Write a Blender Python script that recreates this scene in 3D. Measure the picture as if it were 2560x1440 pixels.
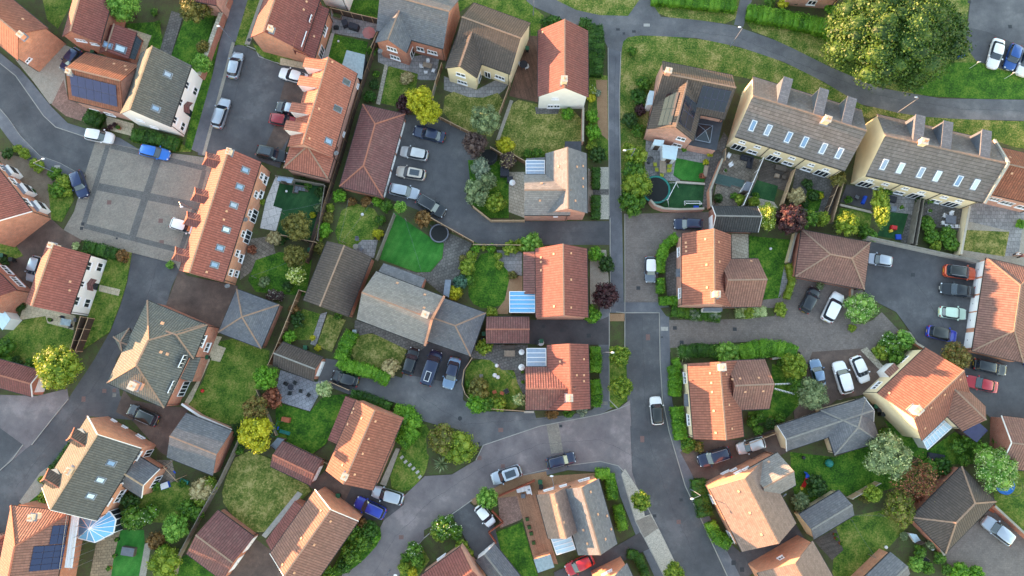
import bpy, bmesh, math, random
import numpy as np
from mathutils import Vector, Matrix
from mathutils.geometry import tessellate_polygon
random.seed(7); RNG = np.random.default_rng(7)
for o in list(bpy.data.objects): bpy.data.objects.remove(o)
C = bpy.data.collections.new('estate'); bpy.context.scene.collection.children.link(C)
SC = bpy.context.scene
R = math.radians
# ---------------------------------------------------------------- camera (drone, almost straight down)
H = 104.0; FPX = 1707.0; TILT = math.atan((945-720)/FPX)
cam = bpy.data.objects.new('camera', bpy.data.cameras.new('camera')); SC.collection.objects.link(cam)
cam.location = (0, 0, H); cam.rotation_euler = (TILT, 0, 0)
cam.data.sensor_width = 36; cam.data.lens = 36*FPX/2560; cam.data.clip_end = 4000; cam.data.clip_start = 1
SC.camera = cam
# ---------------------------------------------------------------- daylight: very low sun from the left, slightly from the top
EL, AZ = 3.4, 19.0
sdir = Vector((-math.cos(R(AZ))*math.cos(R(EL)), math.sin(R(AZ))*math.cos(R(EL)), math.sin(R(EL))))
w = bpy.data.worlds.new('World'); SC.world = w; w.use_nodes = True
nt = w.node_tree; bg = nt.nodes['Background']
sky = nt.nodes.new('ShaderNodeTexSky'); sky.sky_type = 'NISHITA'; sky.sun_disc = False
sky.sun_elevation = R(EL); sky.sun_rotation = math.atan2(sdir.x, sdir.y)
sky.air_density = 1.0; sky.dust_density = 0.0; sky.ozone_density = 0.6
nt.links.new(sky.outputs[0], bg.inputs[0]); bg.inputs[1].default_value = 0.15
sun = bpy.data.objects.new('sun', bpy.data.lights.new('sun', 'SUN')); SC.collection.objects.link(sun)
sun.rotation_euler = (-sdir).to_track_quat('-Z', 'Y').to_euler()
sun.data.energy = 2.5; sun.data.angle = R(0.5); sun.data.color = (1.0, 0.57, 0.28)
SC.view_settings.view_transform = 'Standard'; SC.view_settings.look = 'None'
SC.view_settings.gamma = 1; SC.view_settings.exposure = 3.34
SC.render.engine = 'CYCLES'

# ---------------------------------------------------------------- pixel rays of the reference (2560x1440) into the world
ct, st = math.cos(TILT), math.sin(TILT)
def ray(px, py):
    x = (px-1280)/FPX; y = -(py-720)/FPX
    return Vector((x, y*ct + st, y*st - ct))
def P(px, py, z=0.0):
    d = ray(px, py); t = (z-H)/d.z
    return Vector((d.x*t, d.y*t, z))
def hit(px, py, o, n):
    d = ray(px, py); c = Vector((0, 0, H)); dn = d.dot(n)
    if abs(dn) < 1e-6: return None
    return c + d*((o-c).dot(n)/dn)

# ---------------------------------------------------------------- materials
MATS = {}
def nmat(name):
    m = bpy.data.materials.new(name); m.use_nodes = True
    return m, m.node_tree, m.node_tree.nodes['Principled BSDF']
def N(nt, t, **k):
    n = nt.nodes.new(t)
    for a, b in k.items():
        if a in n.inputs.keys(): n.inputs[a].default_value = b
        else: setattr(n, a, b)
    return n
def ramp(nt, fac, stops):
    r = nt.nodes.new('ShaderNodeValToRGB'); nt.links.new(fac, r.inputs[0])
    e = r.color_ramp.elements
    while len(e) < len(stops): e.new(0.5)
    for i, (p, c) in enumerate(stops): e[i].position = p; e[i].color = (*c, 1)
    return r.outputs[0]
def mix(nt, fac, a, b, mode='MIX'):
    m = nt.nodes.new('ShaderNodeMix'); m.data_type = 'RGBA'; m.blend_type = mode
    for s, v in ((0, fac), (6, a), (7, b)):
        if hasattr(v, 'links') or hasattr(v, 'is_linked'): nt.links.new(v, m.inputs[s])
        elif s == 0: m.inputs[0].default_value = v
        else: m.inputs[s].default_value = (*v, 1)
    return m.outputs[2]
def mul(c, k): return tuple(min(1, x*k) for x in c)
def srgb(r, g, b):
    f = lambda v: (v/255/12.92) if v <= 10 else ((v/255+.055)/1.055)**2.4
    return (f(r)*1.03, f(g)*.955, f(b)*1.0)
def pos(nt):
    return nt.nodes.new('ShaderNodeNewGeometry').outputs['Position']
def bump(nt, bs, h, d=0.02, s=0.6):
    b = N(nt, 'ShaderNodeBump'); b.inputs['Strength'].default_value = s; b.inputs['Distance'].default_value = d
    nt.links.new(h, b.inputs['Height']); nt.links.new(b.outputs[0], bs.inputs['Normal'])
def math_(nt, op, a, b=None):
    m = nt.nodes.new('ShaderNodeMath'); m.operation = op
    for i, v in enumerate((a, b)):
        if v is None: continue
        if isinstance(v, (int, float)): m.inputs[i].default_value = v
        else: nt.links.new(v, m.inputs[i])
    return m.outputs[0]

def plain(name, col, rough=0.6, metal=0.0, coat=0.0, noise=0.12, nscale=3.0, emis=None):
    if name in MATS: return MATS[name]
    m, nt, b = nmat(name)
    if noise:
        n = N(nt, 'ShaderNodeTexNoise', Scale=nscale, Detail=4.0); nt.links.new(pos(nt), n.inputs['Vector'])
        nt.links.new(ramp(nt, n.outputs[0], [(0.3, mul(col, 1-noise)), (0.7, mul(col, 1+noise))]), b.inputs['Base Color'])
    else: b.inputs['Base Color'].default_value = (*col, 1)
    b.inputs['Roughness'].default_value = rough; b.inputs['Metallic'].default_value = metal
    b.inputs['Coat Weight'].default_value = coat; b.inputs['Coat Roughness'].default_value = 0.06
    MATS[name] = m; return m

def tiles(name, col, spread, lichen, amount=0.35, roll=0.36, course=0.38, kind='pan', patch=0.9):
    """roof tiles on the UV sheet (u along the ridge, v up the slope, in metres)"""
    m, nt, b = nmat(name)
    uv = nt.nodes.new('ShaderNodeUVMap').outputs[0]
    sep = nt.nodes.new('ShaderNodeSeparateXYZ'); nt.links.new(uv, sep.inputs[0])
    # one random tone per tile
    cmb = nt.nodes.new('ShaderNodeCombineXYZ')
    fl = lambda v: math_(nt, 'FLOOR', v)
    vrow = fl(math_(nt, 'DIVIDE', sep.outputs[1], course))
    shift = math_(nt, 'MULTIPLY', math_(nt, 'MODULO', vrow, 2.0), 0.5) if kind == 'slate' else 0.0
    ucol = math_(nt, 'ADD', math_(nt, 'DIVIDE', sep.outputs[0], roll), shift)
    nt.links.new(fl(ucol), cmb.inputs[0]); nt.links.new(vrow, cmb.inputs[1])
    wn = nt.nodes.new('ShaderNodeTexWhiteNoise'); wn.noise_dimensions = '2D'; nt.links.new(cmb.outputs[0], wn.inputs[0])
    c1 = ramp(nt, wn.outputs[0], [(0.0, mul(col, 0.82)), (0.35, mul(col, .96)), (0.7, mul(col, 1.06)), (1.0, tuple((a+b)/2 for a, b in zip(col, spread)))])
    # lichen and weather in patches
    n = N(nt, 'ShaderNodeTexNoise', Scale=patch, Detail=6.0, Roughness=0.75); nt.links.new(pos(nt), n.inputs['Vector'])
    n2 = N(nt, 'ShaderNodeTexNoise', Scale=7.0, Detail=3.0, Roughness=0.8); nt.links.new(pos(nt), n2.inputs['Vector'])
    f = math_(nt, 'MULTIPLY', ramp(nt, n.outputs[0], [(0.42, (0, 0, 0)), (0.68, (1, 1, 1))]), ramp(nt, n2.outputs[0], [(0.35, (0, 0, 0)), (0.62, (1, 1, 1))]))
    f = math_(nt, 'MULTIPLY', f, amount*0.95)
    c2 = mix(nt, f, c1, lichen)
    # roll and course relief; the joint gap between tiles is a darker tone of the tile
    fu = math_(nt, 'FRACT', ucol); fv = math_(nt, 'FRACT', math_(nt, 'DIVIDE', sep.outputs[1], course))
    hu = math_(nt, 'SINE', math_(nt, 'MULTIPLY', fu, math.pi))
    gapv = math_(nt, 'LESS_THAN', fv, 0.16); gapu = math_(nt, 'LESS_THAN', fu, 0.26 if kind == 'pan' else 0.1)
    if kind == 'pan': g = math_(nt, 'MAXIMUM', math_(nt, 'MULTIPLY', gapv, 0.22), math_(nt, 'MULTIPLY', gapu, 0.9))
    elif kind == 'slab': g = math_(nt, 'MAXIMUM', math_(nt, 'MULTIPLY', gapv, 0.9), math_(nt, 'MULTIPLY', gapu, 0.2))
    else: g = math_(nt, 'MAXIMUM', math_(nt, 'MULTIPLY', gapv, 0.6), math_(nt, 'MULTIPLY', gapu, 0.35))
    c3 = mix(nt, math_(nt, 'MULTIPLY', g, 0.85), c2, mul(col, 0.35))
    nt.links.new(c3, b.inputs['Base Color'])
    h = math_(nt, 'SUBTRACT', math_(nt, 'MULTIPLY', hu, 1.0 if kind == 'pan' else 0.2), math_(nt, 'MULTIPLY', fv, 0.8))
    bump(nt, b, h, 0.05, 0.7)
    b.inputs['Roughness'].default_value = 0.82
    MATS[name] = m; return m

def brick(name, col, col2, mortar=(0.35, 0.3, 0.26)):
    m, nt, b = nmat(name)
    uv = nt.nodes.new('ShaderNodeUVMap').outputs[0]
    t = nt.nodes.new('ShaderNodeTexBrick'); nt.links.new(uv, t.inputs['Vector'])
    t.inputs['Scale'].default_value = 1.0; t.inputs['Brick Width'].default_value = 0.23; t.inputs['Row Height'].default_value = 0.078
    t.inputs['Mortar Size'].default_value = 0.008
    t.inputs['Color1'].default_value = (*col, 1); t.inputs['Color2'].default_value = (*col2, 1); t.inputs['Mortar'].default_value = (*mortar, 1)
    n = N(nt, 'ShaderNodeTexNoise', Scale=1.2, Detail=5.0); nt.links.new(pos(nt), n.inputs['Vector'])
    c = mix(nt, 1.0, t.outputs[0], ramp(nt, n.outputs[0], [(0.3, (.82, .82, .82)), (0.7, (1.1, 1.1, 1.1))]), 'MULTIPLY')
    nt.links.new(c, b.inputs['Base Color']); b.inputs['Roughness'].default_value = 0.9
    MATS[name] = m; return m

def ground(name, stops, scale=0.5, fine=9.0, rough=0.95, fmix=0.5, extra=None, bd=0.03):
    """multi-scale noise ground cover; stops = colour ramp of the mixed noise"""
    m, nt, b = nmat(name)
    p = pos(nt)
    a = N(nt, 'ShaderNodeTexNoise', Scale=scale, Detail=6.0, Roughness=0.65); nt.links.new(p, a.inputs['Vector'])
    f = N(nt, 'ShaderNodeTexNoise', Scale=fine, Detail=4.0, Roughness=0.7); nt.links.new(p, f.inputs['Vector'])
    v = math_(nt, 'ADD', math_(nt, 'MULTIPLY', a.outputs[0], 1-fmix), math_(nt, 'MULTIPLY', f.outputs[0], fmix))
    c = ramp(nt, v, stops)
    if extra: c = extra(nt, c, p)
    nt.links.new(c, b.inputs['Base Color']); b.inputs['Roughness'].default_value = rough
    bump(nt, b, f.outputs[0], bd, 0.6)
    MATS[name] = m; return m

def slabs(name, col, w=0.6, h=0.6, gap=0.05, ang=0.0, var=0.25, dirt=0.35, mortar=0.4, offset=0.5):
    m, nt, b = nmat(name)
    mp = nt.nodes.new('ShaderNodeMapping'); mp.inputs['Rotation'].default_value = (0, 0, R(ang)); nt.links.new(pos(nt), mp.inputs[0])
    t = nt.nodes.new('ShaderNodeTexBrick'); nt.links.new(mp.outputs[0], t.inputs['Vector']); t.offset = offset
    t.inputs['Scale'].default_value = 1.0; t.inputs['Brick Width'].default_value = w; t.inputs['Row Height'].default_value = h
    t.inputs['Mortar Size'].default_value = gap/2; t.inputs['Mortar Smooth'].default_value = 0.3
    t.inputs['Color1'].default_value = (*mul(col, 1-var), 1); t.inputs['Color2'].default_value = (*mul(col, 1+var), 1)
    t.inputs['Mortar'].default_value = (*mul(col, mortar), 1)
    n = N(nt, 'ShaderNodeTexNoise', Scale=0.45, Detail=7.0, Roughness=0.7); nt.links.new(pos(nt), n.inputs['Vector'])
    n2 = N(nt, 'ShaderNodeTexNoise', Scale=6.0, Detail=4.0); nt.links.new(pos(nt), n2.inputs['Vector'])
    c = mix(nt, 1.0, t.outputs[0], ramp(nt, n.outputs[0], [(0.28, mul((1, 1, 1), 1-dirt)), (0.72, (1.18, 1.16, 1.12))]), 'MULTIPLY')
    c = mix(nt, 1.0, c, ramp(nt, n2.outputs[0], [(0.3, (.8, .8, .8)), (0.7, (1.15, 1.15, 1.15))]), 'MULTIPLY')
    nt.links.new(c, b.inputs['Base Color']); b.inputs['Roughness'].default_value = 0.9
    MATS[name] = m; return m

def leafmat(name, cols, rough=0.55, trans=0.25):
    cols = [(min(.85, c[0]*1.14), min(.85, c[1]*1.14), c[2]*.9) for c in cols]
    """one tone per leaf (random per island) over clump-sized drift of hue"""
    m, nt, b = nmat(name)
    g = nt.nodes.new('ShaderNodeNewGeometry')
    n = N(nt, 'ShaderNodeTexNoise', Scale=1.1, Detail=3.0); nt.links.new(g.outputs['Position'], n.inputs['Vector'])
    v = math_(nt, 'ADD', math_(nt, 'MULTIPLY', g.outputs['Random Per Island'], 0.55), math_(nt, 'MULTIPLY', n.outputs[0], 0.5))
    k = len(cols)
    c = ramp(nt, v, [(0.12+0.76*i/(k-1), cc) for i, cc in enumerate(cols)])
    nt.links.new(c, b.inputs['Base Color']); b.inputs['Roughness'].default_value = rough
    tr = nt.nodes.new('ShaderNodeBsdfTranslucent'); nt.links.new(c, tr.inputs[0])
    ms = nt.nodes.new('ShaderNodeMixShader'); ms.inputs[0].default_value = trans
    nt.links.new(b.outputs[0], ms.inputs[1]); nt.links.new(tr.outputs[0], ms.inputs[2])
    nt.links.new(ms.outputs[0], nt.nodes['Material Output'].inputs[0])
    MATS[name] = m; return m

# ---- roofs
S = srgb
tiles('tile_red', S(126, 74, 71), S(141, 87, 82), S(109, 89, 84), .35)
tiles('tile_salmon', S(165, 102, 86), S(176, 115, 97), S(139, 104, 90), .2)
tiles('tile_pinkred', S(143, 85, 78), S(156, 98, 90), S(120, 93, 86), .3)
tiles('tile_charcoal', S(90, 92, 92), S(108, 108, 104), S(112, 110, 98), .35, roll=.34, course=.34)
tiles('tile_orange', S(139, 87, 75), S(156, 102, 88), S(122, 96, 84), .3)
tiles('tile_brown', S(134, 98, 90), S(152, 114, 104), S(110, 96, 84), .5)
tiles('tile_purple', S(118, 78, 78), S(142, 96, 94), S(128, 112, 104), .5)
tiles('tile_rust', S(140, 84, 66), S(165, 104, 80), S(96, 76, 62), .9)
tiles('tile_darkbrown', S(84, 75, 72), S(102, 91, 86), S(76, 72, 70), .6)
tiles('tile_black', S(62, 64, 68), S(80, 82, 84), S(86, 86, 84), .4)
tiles('tile_grey', S(108, 110, 117), S(128, 130, 136), S(98, 100, 98), .6, kind='slate', roll=.34, course=.3)
tiles('tile_slate', S(98, 102, 112), S(120, 124, 132), S(124, 122, 118), .5, kind='slate', roll=.32, course=.28)
tiles('tile_pale', S(132, 131, 132), S(152, 150, 148), S(108, 105, 102), .6, kind='slate', roll=.36, course=.3)
tiles('tile_moss', S(98, 101, 100), S(118, 120, 114), S(134, 124, 104), .35, roll=.34, course=.34)
tiles('tile_slab', S(112, 107, 108), S(132, 127, 127), S(92, 88, 84), .9, kind='slab', roll=.33, course=.5, patch=.5)
tiles('tile_peach', S(134, 114, 106), S(150, 130, 120), S(120, 106, 98), .6, kind='slate', roll=.34, course=.3)
plain('ridge_tan', S(146, 122, 106), .85); plain('ridge_red', S(160, 104, 86), .85); plain('ridge_grey', S(132, 130, 126), .85)
# ---- walls
brick('brick_red', S(170, 98, 78), S(192, 120, 98)); brick('brick_orange', S(198, 128, 98), S(216, 150, 120))
brick('brick_pink', S(198, 140, 124), S(214, 160, 144)); brick('brick_dark', S(140, 72, 60), S(158, 88, 72))
plain('render_white', S(236, 236, 234), .8, noise=.04, nscale=1.2); plain('render_cream', S(226, 210, 176), .85, noise=.06, nscale=.8)
plain('white_paint', S(238, 240, 242), .4, noise=.02); plain('white_metal', S(225, 230, 235), .35, noise=.03)
plain('black_gutter', S(38, 36, 38), .4, noise=0); plain('lead', S(120, 130, 145), .45, noise=.15)
plain('dark_glass', S(40, 48, 58), .06, noise=0); plain('sky_glass', S(120, 150, 185), .05, noise=.05)
m = plain('conservatory_glass', S(112, 176, 222), .1, noise=.05); m = plain('poly_roof', S(190, 215, 228), .25, noise=.05)
plain('poly_roof_blue', S(146, 164, 188), .2, noise=.08)
plain('solar_blue', S(52, 52, 92), .12, noise=.1, nscale=1.5); plain('solar_navy', S(20, 34, 78), .1, noise=.06); plain('solar_black', S(34, 38, 52), .08, noise=.08); plain('solar_frame', S(70, 74, 104), .4, noise=0)
plain('solar_sunlit', S(60, 44, 44), .08, noise=.08)  # warm tint of the low sun painted into the left-slope array
plain('chimney_pot', S(205, 160, 130), .8); plain('flaunch', S(200, 190, 175), .9)
plain('lead_grey', S(96, 104, 116), .5, noise=.15)
plain('flat_roof', S(58, 62, 72), .7, noise=.15); plain('metal_lid', S(150, 165, 170), .3, noise=.15, metal=.2)
# ---- ground covers
def tar_cracks(nt, c, p):
    n = N(nt, 'ShaderNodeTexNoise', Scale=0.16, Detail=5.0, Roughness=0.7); nt.links.new(p, n.inputs['Vector'])
    v = N(nt, 'ShaderNodeTexNoise', Scale=26.0, Detail=2.0); nt.links.new(p, v.inputs['Vector'])
    c = mix(nt, 1.0, c, ramp(nt, n.outputs[0], [(0.36, (.76, .76, .78)), (0.47, (.95, .95, .96)), (0.55, (1.08, 1.08, 1.06)), (0.64, (1.45, 1.42, 1.38))]), 'MULTIPLY')
    return mix(nt, 1.0, c, ramp(nt, v.outputs[0], [(0.3, (.85, .85, .85)), (0.7, (1.18, 1.18, 1.18))]), 'MULTIPLY')
ground('asphalt', [(.35, S(78, 79, 83)), (.62, S(92, 93, 97))], .3, 12, .9, .4, tar_cracks, .01)
ground('asphalt_grey', [(.35, S(90, 91, 95)), (.62, S(110, 110, 113))], .3, 12, .9, .4, tar_cracks, .01)
ground('asphalt_dark', [(.35, S(66, 64, 68)), (.62, S(84, 82, 85))], .3, 12, .9, .4, tar_cracks, .01)
ground('pavement_tar', [(.35, S(94, 96, 103)), (.62, S(112, 114, 120))], .3, 12, .9, .4, tar_cracks, .01)
ground('purple_tar', [(.35, S(110, 103, 106)), (.62, S(128, 121, 122))], .3, 14, .9, .5, tar_cracks, .01)
ground('brown_tar', [(.35, S(78, 66, 62)), (.62, S(108, 92, 84))], .5, 12, .9, .4, tar_cracks, .01)
ground('soil', [(.35, S(62, 56, 44)), (.48, S(78, 78, 52)), (.62, S(76, 100, 46))], .6, 6, 1, .5)
ground('bark', [(.35, S(96, 84, 72)), (.62, S(138, 124, 108))], .8, 9, 1, .6)
ground('gravel', [(.36, S(118, 112, 102)), (.5, S(158, 152, 140)), (.62, S(186, 180, 168))], 2, 30, 1, .8)
ground('gravel_brown', [(.36, S(126, 98, 74)), (.62, S(176, 144, 112))], 2, 30, 1, .8)
ground('cobble_pale', [(.40, S(120, 116, 106)), (.5, S(188, 184, 172)), (.6, S(210, 205, 192))], 5, 16, 1, .7)
def grass_x(nt, c, p):
    n = N(nt, 'ShaderNodeTexNoise', Scale=22.0, Detail=3.0, Roughness=.8); nt.links.new(p, n.inputs['Vector'])
    c = mix(nt, 1.0, c, ramp(nt, n.outputs[0], [(0.3, (.74, .78, .72)), (0.7, (1.24, 1.2, 1.2))]), 'MULTIPLY')
    mp = nt.nodes.new('ShaderNodeMapping'); mp.inputs['Rotation'].default_value = (0, 0, R(28)); nt.links.new(p, mp.inputs[0])
    wv = N(nt, 'ShaderNodeTexWave', Scale=.32, Distortion=1.2, Detail=2.0); nt.links.new(mp.outputs[0], wv.inputs['Vector'])
    return mix(nt, 1.0, c, ramp(nt, wv.outputs[0], [(0.35, (.94, .95, .94)), (0.65, (1.05, 1.05, 1.04))]), 'MULTIPLY')
ground('grass_lush', [(.41, S(32, 72, 11)), (.475, S(53, 96, 15)), (.53, S(74, 117, 27)), (.60, S(107, 131, 43))], .45, 4, 1, .5, grass_x)
ground('grass_mid', [(.41, S(48, 83, 18)), (.475, S(81, 111, 32)), (.53, S(105, 123, 46)), (.60, S(142, 141, 76))], .45, 4, 1, .5, grass_x)
ground('grass_dry', [(.41, S(70, 91, 29)), (.475, S(100, 113, 48)), (.53, S(128, 129, 68)), (.60, S(162, 153, 97))], .5, 4, 1, .5, grass_x)
ground('grass_rough', [(.41, S(48, 83, 20)), (.47, S(81, 107, 34)), (.53, S(117, 123, 57)), (.59, S(162, 151, 96))], .3, 4, 1, .5, grass_x)
ground('turf', [(.40, S(36, 98, 34)), (.5, S(48, 116, 40)), (.6, S(72, 134, 56))], .35, 12, 1, .4, grass_x)
ground('turf_deep', [(.40, S(26, 66, 38)), (.5, S(38, 82, 46)), (.6, S(58, 96, 58))], .35, 12, 1, .4, grass_x)
slabs('slabs_grey', S(150, 150, 152), .6, .6, .05, 0, .15, .3); slabs('slabs_pale', S(182, 176, 160), .6, .45, .05, 20, .15, .25)
slabs('slabs_cream', S(196, 186, 160), .6, .6, .03, 15, .06, .2); slabs('slabs_dark', S(112, 110, 108), .45, .45, .05, -18, .2, .4)
slabs('slabs_tilt', S(148, 152, 162), .6, .6, .05, -27, .16, .25); slabs('slabs_white', S(205, 206, 208), 1.2, 1.2, .05, -17, .05, .12)
slabs('blockpave', S(140, 134, 126), .4, .2, .02, -17, .07, .18, .85); slabs('block_brown', S(122, 114, 110), .45, .3, .03, 0, .1, .22, .8)
slabs('block_band', S(108, 108, 108), .2, .1, .02, -17, .12, .25, .7)
slabs('block_rose', S(150, 122, 112), .22, .22, .03, 10, .2, .35, .6); slabs('patio_brown', S(164, 146, 120), .55, .4, .05, -5, .15, .3)
slabs('decking', S(116, 88, 74), 3.5, .16, .03, 75, .2, .35, .35); slabs('decking_grey', S(104, 96, 90), 3.5, .16, .04, -16, .2, .4, .3)
slabs('decking_tan', S(160, 122, 98), 3.5, .16, .025, 75, .14, .25, .55); slabs('crazy', S(134, 126, 116), .7, .5, .06, 33, .25, .4)
plain('kerb', S(158, 156, 150), .9, noise=.12, nscale=1.0); plain('iron', S(52, 54, 60), .6, noise=.15, nscale=8.0); plain('concrete', S(170, 168, 162), .9, noise=.15)
plain('iron_rust', S(118, 92, 88), .7, noise=.15, nscale=8.0)
slabs('fence_wood', S(122, 96, 74), .14, 3.0, .02, 0, .15, .3, .5); plain('fence_dark', S(76, 62, 54), .9, noise=.25, nscale=2)
plain('fence_pale', S(176, 150, 122), .85, noise=.15, nscale=2); plain('fence_grey', S(124, 120, 112), .9, noise=.2, nscale=2)
plain('fence_red', S(146, 76, 56), .85, noise=.2, nscale=2); plain('coping', S(178, 170, 158), .9)
# ---------------------------------------------------------------- mesh building
class MB:
    def __init__(s): s.v = []; s.f = []; s.uv = {}; s.mi = []
    def face(s, pts, mi=0, uv=None):
        i = len(s.v); s.v += [tuple(p) for p in pts]; s.f.append(tuple(range(i, i+len(pts)))); s.mi.append(mi)
        if uv: s.uv[len(s.f)-1] = uv
        return s
    def box(s, c, d, rz=0.0, mi=0):
        x, y, z = d[0]/2, d[1]/2, d[2]/2; ca, sa = math.cos(rz), math.sin(rz)
        q = [(c[0]+a*ca-b*sa, c[1]+a*sa+b*ca, c[2]+e) for a, b, e in ((-x,-y,-z),(x,-y,-z),(x,y,-z),(-x,y,-z),(-x,-y,z),(x,-y,z),(x,y,z),(-x,y,z))]
        i = len(s.v); s.v += q
        for f in ((3,2,1,0),(4,5,6,7),(0,1,5,4),(1,2,6,5),(2,3,7,6),(3,0,4,7)): s.f.append(tuple(i+k for k in f)); s.mi.append(mi)
        return s
    def beam(s, a, b, w, h, mi=0):
        a = Vector(a); b = Vector(b); d = (b-a)
        if d.length < 1e-5: return s
        d.normalize(); sd = d.cross(Vector((0, 0, 1)))
        if sd.length < 1e-4: sd = Vector((1, 0, 0))
        sd.normalize(); up = sd.cross(d)
        q = [p + sd*x*w/2 + up*y*h/2 for p in (a, b) for x, y in ((-1,-1),(1,-1),(1,1),(-1,1))]
        i = len(s.v); s.v += [tuple(x) for x in q]
        for f in ((0,1,2,3),(7,6,5,4),(0,4,5,1),(1,5,6,2),(2,6,7,3),(3,7,4,0)): s.f.append(tuple(i+k for k in f)); s.mi.append(mi)
        return s
    def cone(s, a, b, r0, r1, n=10, mi=0):
        a = Vector(a); b = Vector(b); d = (b-a).normalized()
        sd = d.cross(Vector((0, 0, 1)));  sd = Vector((1, 0, 0)) if sd.length < 1e-3 else sd.normalized()
        up = sd.cross(d); i = len(s.v)
        for p, r in ((a, r0), (b, r1)):
            for k in range(n):
                t = 2*math.pi*k/n; s.v.append(tuple(p + (sd*math.cos(t)+up*math.sin(t))*r))
        for k in range(n): s.f.append((i+k, i+(k+1)%n, i+n+(k+1)%n, i+n+k)); s.mi.append(mi)
        s.f.append(tuple(i+k for k in reversed(range(n)))); s.mi.append(mi)
        s.f.append(tuple(i+n+k for k in range(n))); s.mi.append(mi)
        return s
    def dome(s, c, rx, ry, rz, nu=12, nv=6, mi=0, full=False):
        i = len(s.v); lo = -math.pi/2 if full else 0
        for a in range(nv+1):
            t = lo + (math.pi/2-lo)*a/nv
            for k in range(nu):
                u = 2*math.pi*k/nu; s.v.append((c[0]+rx*math.cos(t)*math.cos(u), c[1]+ry*math.cos(t)*math.sin(u), c[2]+rz*math.sin(t)))
        for a in range(nv):
            for k in range(nu): s.f.append((i+a*nu+k, i+a*nu+(k+1)%nu, i+(a+1)*nu+(k+1)%nu, i+(a+1)*nu+k)); s.mi.append(mi)
        return s
    def ring(s, c, r, t, n=28, mi=0, h=None):
        h = h or t
        for k in range(n):
            a = 2*math.pi*k/n; b = 2*math.pi*(k+1)/n
            s.beam((c[0]+r*math.cos(a), c[1]+r*math.sin(a), c[2]), (c[0]+r*math.cos(b), c[1]+r*math.sin(b), c[2]), t, h, mi)
        return s
    def mesh(s, name, mats, smooth=False, uvs=False):
        m = bpy.data.meshes.new(name); m.from_pydata(s.v, [], s.f)
        for x in (mats if isinstance(mats, (list, tuple)) else [mats]): m.materials.append(MATS[x] if isinstance(x, str) else x)
        m.polygons.foreach_set('material_index', s.mi)
        if uvs or s.uv:
            L = m.uv_layers.new(name='UVMap'); 
            for pi, p in enumerate(m.polygons):
                u = s.uv.get(pi)
                if u is None:
                    n = p.normal; 
                    for li, vi in zip(p.loop_indices, p.vertices):
                        q = m.vertices[vi].co
                        L.data[li].uv = (q.x, q.y) if abs(n.z) > .7 else (q.x*(-n.y)+q.y*n.x, q.z)
                else:
                    for li, x in zip(p.loop_indices, u): L.data[li].uv = x
        if smooth: m.polygons.foreach_set('use_smooth', [True]*len(m.polygons))
        return m
    def obj(s, name, mats, parent=None, loc=None, smooth=False, uvs=False):
        o = bpy.data.objects.new(name, s.mesh(name, mats, smooth, uvs)); C.objects.link(o)
        if parent: o.parent = parent
        if loc is not None: o.location = loc
        return o

USED = {}
PENDING = []      # (object, look, px, py) for things named by what they look like and stand beside
LAND = []         # landmarks: (short name, px, py)
def thing(name, label, cat, loc=(0, 0, 0), rz=0.0, group=None):
    o = bpy.data.objects.new(name, None); C.objects.link(o); o.empty_display_size = .3
    o.location = loc; o.rotation_euler = (0, 0, rz); tag(o, label, cat, group); return o
def tag(o, label, cat, group=None, kind=None):
    if label:
        USED[label] = USED.get(label, 0)+1; o['label'] = label
    if cat: o['category'] = cat
    if group: o['group'] = group
    if kind: o['kind'] = kind
    return o
def struct(o): o['kind'] = 'structure'; return o
def later(o, look, px, py, cat, group=None):
    o['category'] = cat
    if group: o['group'] = group
    PENDING.append((o, look, px, py)); return o
def copy_tree(o, parent=None):
    c = o.copy(); C.objects.link(c); c.parent = parent
    for ch in list(o.children): copy_tree(ch, c)
    return c
DIRS = ['right of', 'upper right of', 'above', 'upper left of', 'left of', 'lower left of', 'below', 'lower right of']
def where(px, py, k=0):
    d = sorted(LAND, key=lambda l: (l[1]-px)**2+(l[2]-py)**2)[k]
    if math.hypot(px-d[1], py-d[2]) < 28: return 'at ' + d[0]
    a = math.degrees(math.atan2(-(py-d[2]), px-d[1])) % 360
    return DIRS[int((a+22.5)//45) % 8] + ' ' + d[0]
def resolve_labels():
    from collections import defaultdict
    def cap(t): return ' '.join(t.split()[:16])
    groups = defaultdict(list)
    for it in PENDING: groups[it[1] + ' ' + where(it[2], it[3])].append(it)
    final = defaultdict(list)
    for lab, its in groups.items():
        if len(its) == 1: final[lab].append(its[0]); continue
        for it in its: final[it[1] + ' ' + where(it[2], it[3]) + ', ' + '@'].append(it)
    for lab, its in final.items():
        if '@' not in lab: its[0][0]['label'] = cap(lab); continue
        base = lab.replace(', @', '')
        xs = [i[2] for i in its]; ys = [i[3] for i in its]
        hor = (max(xs)-min(xs)) >= (max(ys)-min(ys))
        its = sorted(its, key=lambda i: i[2] if hor else i[3]); n = len(its)
        words = ['one', 'two', 'three', 'four', 'five', 'six', 'seven', 'eight', 'nine', 'ten', 'eleven', 'twelve', 'thirteen', 'fourteen']
        ords = ['first', 'second', 'third', 'fourth', 'fifth', 'sixth', 'seventh', 'eighth', 'ninth', 'tenth', 'eleventh', 'twelfth', 'thirteenth', 'fourteenth']
        e0, e1 = ('leftmost', 'rightmost') if hor else ('topmost', 'bottommost')
        for i, it in enumerate(its):
            if i == 0: pre = e0
            elif i == n-1: pre = e1
            elif n == 3: pre = 'middle'
            else: pre = ords[min(i, 13)] + (' from left' if hor else ' from top')
            it[0]['label'] = cap(pre + ' ' + base)

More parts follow.
